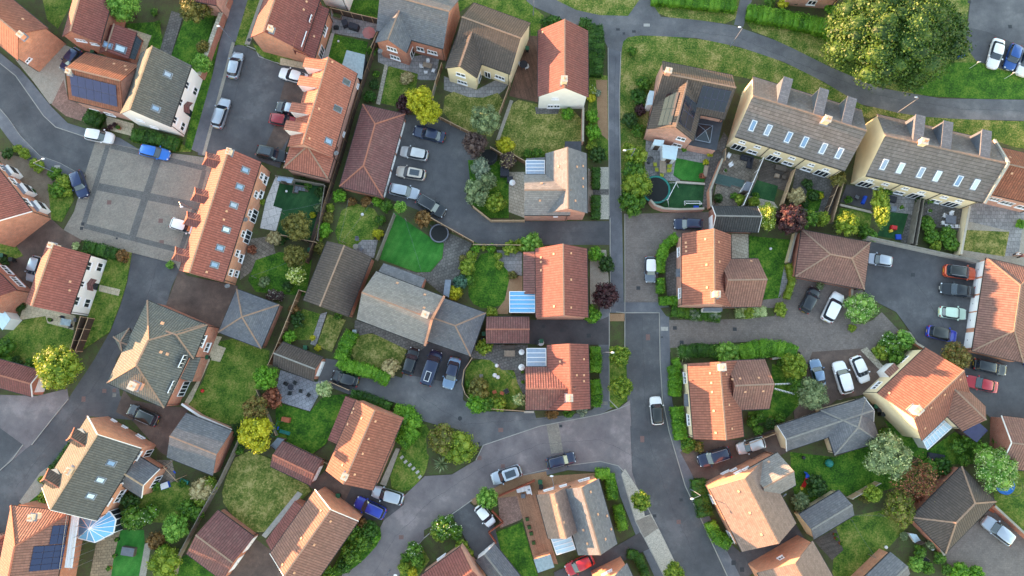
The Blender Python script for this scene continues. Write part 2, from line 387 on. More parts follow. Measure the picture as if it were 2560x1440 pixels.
# ---------------------------------------------------------------- ground sheets, painter's order, each 4 mm or more above what it overlaps
SHEETS = []
def pip(x, y, poly):
    c = False; n = len(poly); j = n-1
    for i in range(n):
        xi, yi = poly[i]; xj, yj = poly[j]
        if (yi > y) != (yj > y) and x < (xj-xi)*(y-yi)/(yj-yi)+xi: c = not c
        j = i
    return c
def smooth_poly(pts, it=1):
    for _ in range(it):
        q = []
        n = len(pts)
        for i in range(n):
            a = pts[i]; b = pts[(i+1) % n]
            q.append((a[0]*.75+b[0]*.25, a[1]*.75+b[1]*.25)); q.append((a[0]*.25+b[0]*.75, a[1]*.25+b[1]*.75))
        pts = q
    return pts
def gz(x, y):
    z = 0.0
    for (poly, bb, zz) in SHEETS:
        if bb[0] <= x <= bb[2] and bb[1] <= y <= bb[3] and pip(x, y, poly): z = max(z, zz)
    return z
def sheet(name, mat, pts, up=0.0, sm=0, kind='structure', world=False):
    if sm: pts = smooth_poly(pts, sm)
    wp = [tuple(p) for p in pts] if world else [tuple(P(x, y)[:2]) for x, y in pts]
    bb = (min(p[0] for p in wp), min(p[1] for p in wp), max(p[0] for p in wp), max(p[1] for p in wp))
    z = 0.012 + up
    for (_, b2, zz) in SHEETS:
        if bb[0] < b2[2] and b2[0] < bb[2] and bb[1] < b2[3] and b2[1] < bb[3]: z = max(z, zz+0.004)
    SHEETS.append((wp, bb, z))
    area = sum(wp[i][0]*wp[(i+1) % len(wp)][1]-wp[(i+1) % len(wp)][0]*wp[i][1] for i in range(len(wp)))
    if area < 0: wp = wp[::-1]
    mb = MB(); n = len(wp)
    tri = tessellate_polygon([[Vector((p[0], p[1], 0)) for p in wp]])
    mb.v = [(p[0], p[1], z) for p in wp] + [(p[0], p[1], -0.05) for p in wp]
    for t in tri:
        a, b, c = t; cr = (wp[b][0]-wp[a][0])*(wp[c][1]-wp[a][1])-(wp[b][1]-wp[a][1])*(wp[c][0]-wp[a][0])
        mb.f.append((a, b, c) if cr > 0 else (a, c, b)); mb.mi.append(0)
    for i in range(n): mb.f.append((i, n+i, n+(i+1) % n, (i+1) % n)); mb.mi.append(0)
    o = mb.obj(name, mat); o['kind'] = kind; return o
def strip_pts(pts, w):
    """widen a px polyline to a world polygon of width w metres"""
    q = [P(x, y) for x, y in pts]; L = []; Rr = []
    for i, p in enumerate(q):
        d = (q[min(i+1, len(q)-1)]-q[max(i-1, 0)]).normalized(); n = Vector((-d.y, d.x, 0))
        L.append((p+n*w/2)[:2]); Rr.append((p-n*w/2)[:2])
    return L + Rr[::-1]
def kerb(pts, name='kerb', mat='kerb', w=.13, h=.11):
    q = [P(x, y) for x, y in pts]
    mb = MB()
    for a, b in zip(q, q[1:]):
        d = (b-a).normalized()*0.02
        za = max(gz(a.x, a.y), h-.02)+.012; zb = max(gz(b.x, b.y), h-.02)+.012
        z = max(za, zb)
        mb.beam((a.x-d.x, a.y-d.y, z-.07), (b.x+d.x, b.y+d.y, z-.07), w, .14)
    return struct(mb.obj(name, mat))

# ---------------------------------------------------------------- buildings
class Block:
    def __init__(s, c, ze=4.8, zr=8.2, hip=(0, 0), off=.5, ov=.28, og=.12):
        q = [P(x, y, ze) for x, y in c]
        cen = sum(q, Vector())/4; u = ((q[1]-q[0]).normalized()+(q[2]-q[3]).normalized()); u.z = 0; u.normalize()
        v = Vector((-u.y, u.x, 0))
        if (q[3]-q[0]).dot(v) < 0: v = -v
        s.u, s.v, s.cen = u, v, Vector((cen.x, cen.y, 0))
        s.L = ((q[1]-q[0]).dot(u)+(q[2]-q[3]).dot(u))/2; s.W = ((q[3]-q[0]).dot(v)+(q[2]-q[1]).dot(v))/2
        s.ze, s.zr, s.off, s.ov, s.og = ze, zr, off, ov, og
        s.hip = [s.W/2*h if h else 0 for h in hip]
        s.flat = False
    def p(s, a, t, z): return s.cen + s.u*a + s.v*t + Vector((0, 0, z))
    def tr(s): return -s.W/2 + s.W*s.off
    def slope_planes(s):
        L2, W2, tr = s.L/2, s.W/2, s.tr()
        out = []
        for sg in (-1, 1):
            a = s.p(-L2, sg*W2, s.ze); b = s.p(L2, sg*W2, s.ze); r = s.p(0, tr, s.zr)
            n = (b-a).cross(r-a).normalized(); n = n if n.z > 0 else -n
            out.append((sg, a, n))
        return out
    def walls(s):
        L2, W2 = s.L/2, s.W/2; L2 -= s.og; W2 -= s.ov
        return [(s.p(0, -W2, 0), -s.v, s.u, L2), (s.p(L2, 0, 0), s.u, s.v, W2), (s.p(0, W2, 0), s.v, s.u, L2), (s.p(-L2, 0, 0), -s.u, s.v, W2)]

def roof_mesh(bl, name, mat, parent, th=.14, ridge='ridge_tan', rw=.21):
    L2, W2, tr = bl.L/2, bl.W/2, bl.tr()
    s0, s1 = -L2+bl.hip[0], L2-bl.hip[1]
    if s1 < s0+.05: s0 = s1 = (s0+s1)/2
    P_ = bl.p
    A, B, Cc, D = P_(-L2, -W2, bl.ze), P_(L2, -W2, bl.ze), P_(L2, W2, bl.ze), P_(-L2, W2, bl.ze)
    E, F = P_(s0, tr, bl.zr), P_(s1, tr, bl.zr)
    mb = MB(); rise = bl.zr-bl.ze
    la, lb = math.hypot(W2+tr, rise), math.hypot(W2-tr, rise)
    mb.face([A, B, F, E], 0, [(-L2, 0), (L2, 0), (s1, la), (s0, la)])
    mb.face([Cc, D, E, F], 0, [(-L2, 0), (L2, 0), (-s0, lb), (-s1, lb)])
    if bl.hip[0]: h = math.hypot(bl.hip[0], rise); mb.face([D, A, E], 0, [(-W2, 0), (W2, 0), (-tr, h)])
    if bl.hip[1]: h = math.hypot(bl.hip[1], rise); mb.face([B, Cc, F], 0, [(-W2, 0), (W2, 0), (tr, h)])
    dn = Vector((0, 0, -th)); z = lambda q: q+dn
    mb.face([z(E), z(F), z(B), z(A)]); mb.face([z(F), z(E), z(D), z(Cc)])
    mb.face([A, z(A), z(B), B]); mb.face([Cc, z(Cc), z(D), D])
    if bl.hip[0]: mb.face([z(E), z(A), z(D)]); mb.face([D, z(D), z(A), A])
    else: mb.face([A, E, z(E), z(A)]); mb.face([E, D, z(D), z(E)])
    if bl.hip[1]: mb.face([z(F), z(Cc), z(B)]); mb.face([B, z(B), z(Cc), Cc])
    else: mb.face([B, z(B), z(F), F]); mb.face([F, z(F), z(Cc), Cc])
    ro = mb.obj(name, mat, parent, uvs=True)
    rm = MB(); up = Vector((0, 0, .035))
    def cap(a, b):
        n = max(1, int((b-a).length/.45))
        for i in range(n):
            rm.beam(a.lerp(b, i/n)+up+Vector((0, 0, .012*(i % 2))), a.lerp(b, (i+1)/n)+up+Vector((0, 0, .012*(i % 2))), rw, .1)
    if (F-E).length > .1: cap(E, F)
    if bl.hip[0]: cap(A, E); cap(D, E)
    if bl.hip[1]: cap(B, F); cap(Cc, F)
    rm.obj('ridge', ridge, ro)
    return ro

def wall_mesh(bl, name, mat, parent):
    L2, W2 = bl.L/2-bl.og, bl.W/2-bl.ov; tr = bl.tr()
    slA = (bl.zr-bl.ze)/(bl.W/2+tr); slB = (bl.zr-bl.ze)/(bl.W/2-tr)
    za = bl.ze+slA*bl.ov-.16; zb = bl.ze+slB*bl.ov-.16; zr = bl.zr-.18
    p = bl.p; mb = MB(); a0 = [p(-L2, -W2, 0), p(L2, -W2, 0), p(L2, W2, 0), p(-L2, W2, 0)]
    t0 = [p(-L2, -W2, za), p(L2, -W2, za), p(L2, W2, zb), p(-L2, W2, zb)]
    # plinth trimmed walls
    mb.face([a0[0], a0[1], t0[1], t0[0]]); mb.face([a0[2], a0[3], t0[3], t0[2]])
    if bl.hip[1]: mb.face([a0[1], a0[2], t0[2], t0[1]])
    else: mb.face([a0[1], a0[2], t0[2], p(L2, tr, zr), t0[1]])
    if bl.hip[0]: mb.face([a0[3], a0[0], t0[0], t0[3]])
    else: mb.face([a0[3], a0[0], t0[0], p(-L2, tr, zr), t0[3]])
    return mb.obj(name, mat, parent, uvs=True)

def gutters(bl, parent, hips=True):
    L2, W2 = bl.L/2, bl.W/2
    for sg in (-1, 1):
        mb = MB(); mb.beam(bl.p(-L2+.03, sg*(W2+.045), bl.ze-.1), bl.p(L2-.03, sg*(W2+.045), bl.ze-.1), .1, .09)
        mb.beam(bl.p(L2-.35, sg*(W2-bl.ov+.06), bl.ze-.1), bl.p(L2-.35, sg*(W2-bl.ov+.06), .1), .07, .07)
        mb.obj('gutter', 'black_gutter', parent)
    for k, sg in ((0, -1), (1, 1)):
        if bl.hip[k]:
            MB().beam(bl.p(sg*(L2+.045), -W2+.03, bl.ze-.1), bl.p(sg*(L2+.045), W2-.03, bl.ze-.1), .1, .09).obj('gutter', 'black_gutter', parent)
def verge(bl, parent, mat='white_paint', ends=(0, 1)):
    for k in ends:
        if bl.hip[k]: continue
        s = (-1, 1)[k]*(bl.L/2+.035); dn = -.07
        for sg in (-1, 1):
            MB().beam(bl.p(s, sg*bl.W/2, bl.ze+dn), bl.p(s, bl.tr(), bl.zr+dn), .06, .2).obj('bargeboard', mat, parent)

def wall_hit(h, px, py):
    best = None; org = Vector((0, 0, H))
    for bl in h['blocks']:
        for o, n, ax, half in bl.walls():
            if (org-o).dot(n) < 0: continue
            q = hit(px, py, o, n)
            if q is None or q.z < -.6 or q.z > bl.zr: continue
            if abs((q-o).dot(ax)) > half+.5: continue
            d = (q-org).length
            if best is None or d < best[0]: best = (d, q, n, ax, o, half)
    return best
def roof_hit(h, px, py, only=None):
    best = None; org = Vector((0, 0, H))
    for bi, bl in enumerate(h['blocks']):
        if only is not None and bi != only: continue
        for sg, a, n in bl.slope_planes():
            q = hit(px, py, a, n); r = q-bl.cen
            s, t = r.dot(bl.u), r.dot(bl.v); tr = bl.tr()
            if abs(s) > bl.L/2+.3: continue
            if sg < 0 and not (-bl.W/2-.5 <= t <= tr+.1): continue
            if sg > 0 and not (tr-.1 <= t <= bl.W/2+.5): continue
            d = (q-org).length
            if best is None or d < best[0]: best = (d, q, n, bl, sg)
    return best
def window(h, px, py, w=1.2, ht=1.1, kind='w'):
    b = wall_hit(h, px, py)
    if not b: return
    _, q, n, ax, o, half = b
    a = max(-half+w/2+.1, min(half-w/2-.1, (q-o).dot(ax)))
    zc = q.z
    if kind in 'dg': zc = ht/2+.06
    else: zc = max(ht/2+.5, zc)
    c = o+ax*a; c.z = zc
    f = MB(); nm = {'w': 'window', 'd': 'patio_door', 'g': 'garage_door', 'e': 'front_door'}[kind]
    if kind == 'e': zc = ht/2+.06; c.z = zc
    if kind in 'ge':
        f.beam(c-ax*w/2+n*.02, c+ax*w/2+n*.02, .09, ht)
        for i in range(1, 5):
            zz = Vector((0, 0, -ht/2+ht*i/5)); f.beam(c-ax*w/2+n*.075+zz, c+ax*w/2+n*.075+zz, .03, .03)
        fo = f.obj(nm, 'white_paint' if kind == 'g' else 'dark_glass', h['o'])
        MB().beam(c+n*.09-ax*.1-Vector((0, 0, .3)), c+n*.09+ax*.1-Vector((0, 0, .3)), .05, .04).obj('handle', 'iron', fo); return
    k = max(2, round(w/.6))
    up = Vector((0, 0, ht/2-.035))
    f.beam(c-ax*w/2+up+n*.05, c+ax*w/2+up+n*.05, .12, .09); f.beam(c-ax*w/2-up+n*.05, c+ax*w/2-up+n*.05, .12, .09)
    for i in range(k+1):
        x = ax*(-w/2+.03+(w-.06)*i/k); f.beam(c+x-up+n*.05, c+x+up+n*.05, .09, .09)
    fo = f.obj(nm, 'white_paint', h['o'])
    MB().beam(c-ax*(w/2-.04)+n*.02, c+ax*(w/2-.04)+n*.02, .05, ht-.1).obj('pane', 'dark_glass', fo)
    if kind == 'w':
        MB().beam(c-ax*(w/2+.1)-up+n*.12-Vector((0, 0, .07)), c+ax*(w/2+.1)-up+n*.12-Vector((0, 0, .07)), .2, .06).obj('sill', 'white_paint', fo)
def slope_axes(n, bl):
    ax = bl.u; up = n.cross(ax)
    if up.z < 0: up = -up
    return ax, up.normalized()
def skylight(h, px, py, w=.66, l=.98, mat='sky_glass'):
    b = roof_hit(h, px, py)
    if not b: return
    _, q, n, bl, sg = b; ax, up = slope_axes(n, bl)
    f = MB()
    for s in (-1, 1):
        f.beam(q+ax*s*w/2-up*l/2+n*.05, q+ax*s*w/2+up*l/2+n*.05, .09, .12); f.beam(q-ax*w/2+up*s*l/2+n*.05, q+ax*w/2+up*s*l/2+n*.05, .09, .12)
    fo = f.obj('skylight', 'white_metal' if l > 1.5 else 'lead_grey', h['o']); mat = ('sky_glass', 'poly_roof_blue', 'sky_glass', 'poly_roof')[int(px+py) % 4] if mat == 'sky_glass' else mat
    g = MB(); c = q+n*.07; a, u2 = ax*(w/2-.04), up*(l/2-.04)
    g.face([c-a-u2, c+a-u2, c+a+u2, c-a+u2]); g.face([c-a-u2-n*.03, c-a+u2-n*.03, c+a+u2-n*.03, c+a-u2-n*.03]); g.obj('pane', mat, fo)
    k = MB(); c = q+n*.02; k.face([c-ax*(w/2+.15)-up*(l/2+.2), c+ax*(w/2+.15)-up*(l/2+.2), c+ax*(w/2+.15)+up*(l/2+.12), c-ax*(w/2+.15)+up*(l/2+.12)])
    k.obj('flashing', 'lead', fo)
def vent(h, px, py, s=.3):
    b = roof_hit(h, px, py)
    if not b: return
    _, q, n, bl, sg = b; ax, up = slope_axes(n, bl)
    MB().beam(q-up*s/2+n*.05, q+up*s/2+n*.05, s, .1).obj('roof_vent', h.get('ventmat', 'chimney_pot'), h['o'])
def solar(h, pts, mat='solar_blue', nx=4, ny=2, frame='solar_frame', only=None):
    cx = sum(p[0] for p in pts)/len(pts); cy = sum(p[1] for p in pts)/len(pts)
    b = roof_hit(h, cx, cy, only)
    if not b: return
    _, q, n, bl, sg = b; ax, up = slope_axes(n, bl)
    Q = [hit(x, y, q, n)-q for x, y in pts]
    s = [v.dot(ax) for v in Q]; t = [v.dot(up) for v in Q]
    if len(pts) == 4:
        ss, tt = sorted(s), sorted(t); s0, s1, t0, t1 = (ss[0]+ss[1])/2, (ss[2]+ss[3])/2, (tt[0]+tt[1])/2, (tt[2]+tt[3])/2
    else: s0, s1, t0, t1 = min(s), max(s), min(t), max(t)
    f = MB(); g = MB()
    for i in range(nx):
        for j in range(ny):
            a0 = s0+(s1-s0)*i/nx+.02; a1 = s0+(s1-s0)*(i+1)/nx-.02; b0 = t0+(t1-t0)*j/ny+.02; b1 = t0+(t1-t0)*(j+1)/ny-.02
            mid = q+ax*(a0+a1)/2+n*.1; f.beam(mid+up*b0, mid+up*b1, a1-a0, .05)
            c = q+n*.132; a0 += .03; a1 -= .03; b0 += .03; b1 -= .03
            g.face([c+ax*a0+up*b0, c+ax*a1+up*b0, c+ax*a1+up*b1, c+ax*a0+up*b1])
    fo = f.obj('solar_panel', frame, h['o']); g.obj('solar_cells', mat, fo)
def chimney(h, px, py, w=.75, l=.95, ht=1.5, mat='brick_pink', pots=2, zt=None):
    """px, py = the top of the stack"""
    bl = h['blocks'][0]; zt = zt or bl.zr+ht-.4
    q = P(px, py, zt); rz = math.atan2(bl.u.y, bl.u.x)
    o = MB().box((q.x, q.y, zt-(ht+1.2)/2), (l, w, ht+1.2), rz).obj('chimney', mat, h['o'], uvs=True)
    MB().box((q.x, q.y, zt+.06), (l+.16, w+.16, .12), rz).obj('chimney_cap', 'flaunch', o)
    for i in range(pots):
        d = (i-(pots-1)/2)*.42; x, y = q.x+bl.u.x*d, q.y+bl.u.y*d
        MB().cone((x, y, zt+.12), (x, y, zt+.55), .15, .12, 10).obj('chimney_pot', 'chimney_pot', o)
    MB().box((q.x, q.y, bl.zr-.42), (l+.36, w+.36, .1), rz).obj('chimney_flashing', 'lead', o)
def dormer(h, px, py, w=1.6, length=2.8, drop=.6, front=.5, kind='mono', mat=None, cheek='render_white', rise=1.1):
    """px, py: middle of the dormer's roof"""
    b = roof_hit(h, px, py)
    if not b: return
    _, q, n, bl, sg = b
    out = bl.v*sg; ax = bl.u; s = (q-bl.cen).dot(bl.u)
    tF = (bl.W/2-front) ; base = bl.cen+ax*s
    zt = bl.zr-.12
    d0 = abs(bl.tr())*0
    if kind == 'mono':
        A = base+out*.15+Vector((0, 0, zt)); B = base+out*tF+Vector((0, 0, zt-drop)); wv = ax*w/2
        lo = Vector((0, 0, -.12))
        bm_ = MB(); up_ = Vector((0, 0, bl.ze+.1))
        b0 = base+out*(tF-.1); b0.z = bl.ze+.15
        c = [A-wv*.92+lo, A+wv*.92+lo, B+wv*.92-out*.1+lo, B-wv*.92-out*.1+lo]
        d = [Vector((x.x, x.y, bl.ze+.1)) for x in c]
        bm_.face(c); bm_.face([d[3], d[2], c[2], c[3]]); bm_.face([d[2], d[1], c[1], c[2]]); bm_.face([d[0], d[3], c[3], c[0]])
        do = bm_.obj('dormer', cheek, h['o'])
        r = MB(); t = [A-wv, A+wv, B+wv, B-wv]; ll = (B-A).length
        r.face(t, 0, [(-w/2, ll), (w/2, ll), (w/2, 0), (-w/2, 0)]); bt = [x+Vector((0, 0, -.1)) for x in t]
        r.face([bt[3], bt[2], bt[1], bt[0]])
        for i in range(4): r.face([t[i], bt[i], bt[(i+1) % 4], t[(i+1) % 4]])
        r.obj('dormer_roof', mat or h['roof'], do, uvs=True)
    else:
        sub = Block.__new__(Block); sub.u = out; sub.v = Vector((-out.y, out.x, 0)); sub.flat = False
        inner = 0.6; sub.L = tF-inner; sub.W = w; sub.cen = base+out*(tF+inner)/2; sub.cen.z = 0
        sub.zr = bl.zr-drop; sub.ze = sub.zr-rise; sub.off = .5; sub.ov = .12; sub.og = .1; sub.hip = [0, w/2*.8 if kind == 'hip' else 0]
        bx = MB(); zz = (sub.ze+bl.ze)/2
        cc = sub.cen-out*.1; bx.box((cc.x, cc.y, (sub.ze+.02+bl.ze-.2)/2), (sub.L-.2, w-.24, sub.ze+.02-bl.ze+.2), math.atan2(out.y, out.x))
        do = bx.obj('dormer', cheek, h['o'])
        roof_mesh(sub, 'dormer_roof', mat or h['roof'], do, .08, 'ridge_red', .14)
        cf = base+out*(tF+.0); cf.z = (sub.ze+bl.ze)/2
        MB().beam(cf-ax*(w/2-.25), cf+ax*(w/2-.25), .06, max(.3, sub.ze-bl.ze-.3)).obj('window', 'dark_glass', do)
HOUSES = []
def house(short, label, blocks, roof='tile_red', wall='brick_red', cat='house', name='house', win=(), sky=(), vents=(), chim=(), ridge='ridge_tan', vg=None, skymat='sky_glass', roofs=None, walls=None, group=None):
    bls = [Block(*b[:1], **b[1]) for b in blocks]
    c0 = bls[0].cen; q = blocks[0][0]
    LAND.append((short, sum(p[0] for p in q)/4, sum(p[1] for p in q)/4))
    o = thing(name, label, cat, (0, 0, 0), 0, group)
    h = {'o': o, 'blocks': bls, 'roof': roof}
    for i, bl in enumerate(bls):
        rm = (roofs or {}).get(i, roof); wm = (walls or {}).get(i, wall)
        roof_mesh(bl, 'roof', rm, o, ridge=ridge); wall_mesh(bl, 'wall', wm, o)
        gutters(bl, o)
        if vg: verge(bl, o, vg)
    for x in win: window(h, *x)
    for x in sky: skylight(h, *x) if len(x) > 2 else skylight(h, x[0], x[1], mat=skymat)
    for x in vents: vent(h, *x)
    for x in chim: chimney(h, *x)
    HOUSES.append(h)
    # the Empty stands at the base of the house: move it there, keep the parts where they are
    o.location = (c0.x, c0.y, 0)
    for ch in o.children: ch.location = (-c0.x, -c0.y, 0)
    return h
def refit(h):
    o = h['o']
    for ch in o.children: ch.location = (-o.location.x, -o.location.y, 0)
def leanto(h, pts, zl, zh, mat, lowside=None, wallmat=None, bars=0, barmat='white_paint', name='lean_to', th=.1):
    """four px corners: first two at the high (house) side, last two at the low side"""
    q = [P(*pts[0], zh), P(*pts[1], zh), P(*pts[2], zl), P(*pts[3], zl)]
    mb = MB(); w_ = (q[1]-q[0]).length; l_ = (q[2]-q[1]).length
    mb.face([q[3], q[2], q[1], q[0]], 0, [(0, 0), (w_, 0), (w_, l_), (0, l_)])
    if mb_normal(mb): mb.f[0] = tuple(reversed(mb.f[0])); mb.uv[0] = mb.uv[0][::-1]
    d = Vector((0, 0, -th)); b = [x+d for x in q]
    mb.face([b[0], b[1], b[2], b[3]])
    for i in range(4): mb.face([q[i], b[i], b[(i+1) % 4], q[(i+1) % 4]])
    ro = mb.obj(name, mat, h['o'], uvs=True)
    if wallmat:
        wb = MB(); cc = sum(q, Vector())/4
        g = [x+(cc-x)*.04 for x in b]
        for i in range(4):
            a, c = g[i], g[(i+1) % 4]; wb.face([(a.x, a.y, 0), (c.x, c.y, 0), (c.x, c.y, c.z), (a.x, a.y, a.z)])
        wb.obj('lean_to_wall', wallmat, ro, uvs=True)
    if bars:
        for i in range(bars+1):
            t = i/bars; MB().beam(q[0].lerp(q[1], t)+Vector((0, 0, .04)), q[3].lerp(q[2], t)+Vector((0, 0, .04)), .09, .07).obj('glazing_bar', barmat, ro)
        for t in ((0, 1) if bars < 6 else (0, .5, 1)):
            MB().beam(q[0].lerp(q[3], t)+Vector((0, 0, .05)), q[1].lerp(q[2], t)+Vector((0, 0, .05)), .12, .07).obj('glazing_bar', barmat, ro)
    return ro
def mb_normal(mb):
    a, b, c = (Vector(mb.v[i]) for i in mb.f[0][:3]); return (b-a).cross(c-a).z < 0
G = dict   # options of a block
# ---------------------------------------------------------------- houses (corners of the eaves, traced; two storeys, eaves about 4.8 m)
house('the top left corner house', 'big red brick house with rust tiled roof filling the top left corner', [([(-22,-46),(118,69),(46,152),(-94,37)], G(ze=4.8, zr=8))], 'tile_orange', 'brick_orange',
      win=[(70,150,1,.5)], chim=[(50,86,.7,.8,.8,'brick_orange',1)], ridge='ridge_tan', vents=[(57,48)])
h = house('the rooflight house', 'red tiled house with a low extension, rooflights and dark glazed canopy', [([(157,87),(192,-38),(284,-13),(249,112)], G(ze=4.8, zr=7.4)), ([(248,135),(270,62),(341,84),(321,146)], G(ze=2.7, zr=4.2, off=.42))], 'tile_red', 'brick_red',
      win=[(202,100,1.6,.6), (236,109,1.2,.5)], sky=[(269,113), (301,122,.9,1.3,'sky_glass')])
leanto(h, [(341,90),(321,144),(337,149),(354,103)], 2.5, 2.6, 'dark_glass', bars=4, barmat='iron', name='glazed_canopy')
h = house('the solar panel house', 'brick house with a rust roof and one large blue solar array', [([(215,131),(347,162),(307,283),(171,248)], G(ze=4.8, zr=7.6))], 'tile_rust', 'brick_pink',
      win=[(245,280,1.6,.9), (285,292,1.5,.9)], chim=[(170,178,.6,.6,.6,'concrete',1)], vents=[(285,160), (313,166), (316,175)])
solar(h, [(174,184),(289,213),(297,266),(182,240)], 'solar_blue', 6, 2)
h = house('the white slate-roofed house', 'tall white rendered house with dark slate roof and two rooflights', [([(360,115),(301,277),(424,325),(472,180)], G(ze=4.8, zr=9.0))], 'tile_charcoal', 'render_white',
      win=[(466,213,1.1,1.1),(487,228,1.2,1.2),(450,255,1.1,1.1),(436,300,1.1,1.1),(456,316,1.3,1.1),(350,300,1.2,.5),(385,317,1.2,.5),(467,277,1,1.9,'e')], sky=[(419,186),(389,271)], ridge='fence_pale')
b = wall_hit(h, 465, 268)
if b:
    q, n, ax = b[1], b[2], b[3]; pm = MB(); top = Vector((q.x, q.y, 2.9))
    for s in (-1, 1): pm.face([top+n*.02, top+n*1.0, top+n*1.0+ax*s*.9-Vector((0,0,.6)), top+n*.02+ax*s*.9-Vector((0,0,.6))])
    pm.obj('porch_canopy', 'tile_purple', h['o'], uvs=True)
house('the top lane house', 'red tiled house by the lane with orange gable and lead-capped lean-to', [([(630,95),(668,-40),(805,-4),(752,127)], G(ze=4.8, zr=8.4, off=.42)), ([(738,134),(776,10),(822,24),(786,148)], G(ze=3.6, zr=4.9, off=.05))], 'tile_red', 'brick_orange',
      win=[(761,100,2.6,.8),(777,48,1.2,.8),(811,76,1.6,1.1),(800,125,1.8,1.9,'d')], chim=[(675,70,.6,.7,.7,'flaunch',1)], roofs={0: 'tile_red'}, vents=[(766,4),(759,24),(785,91)])
h = house('the garage flat with dormers', 'long orange roofed building with four small dormers and a hipped end', [([(782,157),(719,364),(831,396),(893,182)], G(ze=4.4, zr=8.0)), ([(733,340),(709,418),(819,448),(843,365)], G(ze=3.6, zr=6.0, hip=(0,1)))], 'tile_salmon', 'brick_pink',
      sky=[(866,205,.7,1,'dark_glass'),(844,272,.7,1.1,'dark_glass'),(821,353,.7,1,'sky_glass')], vents=[(830,155),(797,272),(773,346)], win=[(893,215,.8,.5),(858,335,.8,.5)], ridge='ridge_tan')
for x, y in ((786,172),(774,216),(756,281),(741,326)): dormer(h, x, y, 1.5, 3, .9, -.25, 'mono', 'tile_salmon', 'render_white')
h = house('the long purple garage', 'long hipped garage block with purple brown tiles and white doors', [([(908,258),(848,466),(957,492),(1012,288)], G(ze=2.5, zr=4.9, hip=(1,1)))], 'tile_purple', 'brick_red', 'garage', 'garage_block', ridge='ridge_red',
      win=[(1007,325,2.3,2,'g'),(996,368,2.3,2,'g'),(985,410,2.3,2,'g'),(974,450,2.3,2,'g'),(965,482,1.8,2,'g')])
house('the grey slate gabled house', 'brick house with lichened grey slate roof and projecting gable', [([(985,-45),(1152,-2),(1104,122),(937,74)], G(ze=4.8, zr=8.4)), ([(939,104),(968,30),(1044,60),(1015,134)], G(ze=4.7, zr=7.2))], 'tile_slate', 'brick_red',
      win=[(980,122,1.6,1.1),(988,143,1.6,1.1),(1081,130,1.6,1.0),(1051,122,1.2,1.2),(1032,137,1.4,2,'d')])
house('the cream gabled house', 'cream rendered house with dark ribbed tile roof and front gable', [([(1183,6),(1326,57),(1276,186),(1133,133)], G(ze=4.8, zr=8.0)), ([(1114,168),(1147,74),(1223,104),(1190,198)], G(ze=4.7, zr=7.0))], 'tile_darkbrown', 'render_cream',
      win=[(1152,186,1.5,1),(1156,205,1.6,1),(1250,193,1.6,1),(1219,182,1,2,'d'),(1199,198,1.2,2,'d')], walls={0: 'render_cream'})
house('the white gabled house', 'house with orange red tiled roof and bright white end gable', [([(1344,76),(1345,243),(1470,242),(1471,76)], G(ze=4.8, zr=8.2))], 'tile_red', 'render_white',
      win=[(1384,246,.5,.45),(1392,246,.5,.45),(1376,265,.9,1),(1392,265,.9,1)], chim=[(1411,197,.8,.8,1.3,'render_cream',1)], vents=[(1357,81)])
h = house('the double solar house', 'brick house with black solar panels on three slopes, left array tinted as sunlit', [([(1654,154),(1836,187),(1808,299),(1636,262)], G(ze=4.8, zr=8.2)), ([(1617,328),(1646,215),(1764,235),(1735,347)], G(ze=4.7, zr=8.0))], 'tile_darkbrown', 'brick_pink',
      chim=[(1672,176,.7,.8,1.3,'brick_pink',1)], win=[(1703,346,1.3,1),(1693,362,1.4,1)])
solar(h, [(1745,213),(1829,226),(1812,279),(1750,271)], 'solar_black', 5, 2, 'solar_frame', only=0)
solar(h, [(1672,235),(1697,230),(1682,312),(1640,316)], 'solar_sunlit', 2, 3, 'solar_black', only=1)
solar(h, [(1711,232),(1739,262),(1728,330),(1700,312)], 'solar_black', 2, 2, only=1)
leanto(h, [(1745,283),(1808,300),(1791,376),(1722,362)], 2.8, 2.85, 'flat_roof', wallmat='brick_pink', name='flat_roof')
q = [P(1742,309,3.0), P(1782,314,3.0), P(1775,357,3.0), P(1737,349,3.0)]; ap = sum(q, Vector())/4+Vector((0,0,1.0)); lm = MB()
for i in range(4): lm.face([q[i], q[(i+1)%4], ap]) if False else lm.face([q[(i+1)%4], q[i], ap])
lo = lm.obj('roof_lantern', 'dark_glass', h['o']); fm = MB()
for i in range(4): fm.beam(q[i], ap, .07, .06); fm.beam(q[i], q[(i+1)%4], .1, .1)
fm.obj('lantern_frame', 'lead', lo)
leanto(h, [(1624,226),(1636,228),(1631,262),(1617,262)], 2.7, 2.8, 'poly_roof', wallmat='white_paint', name='porch')

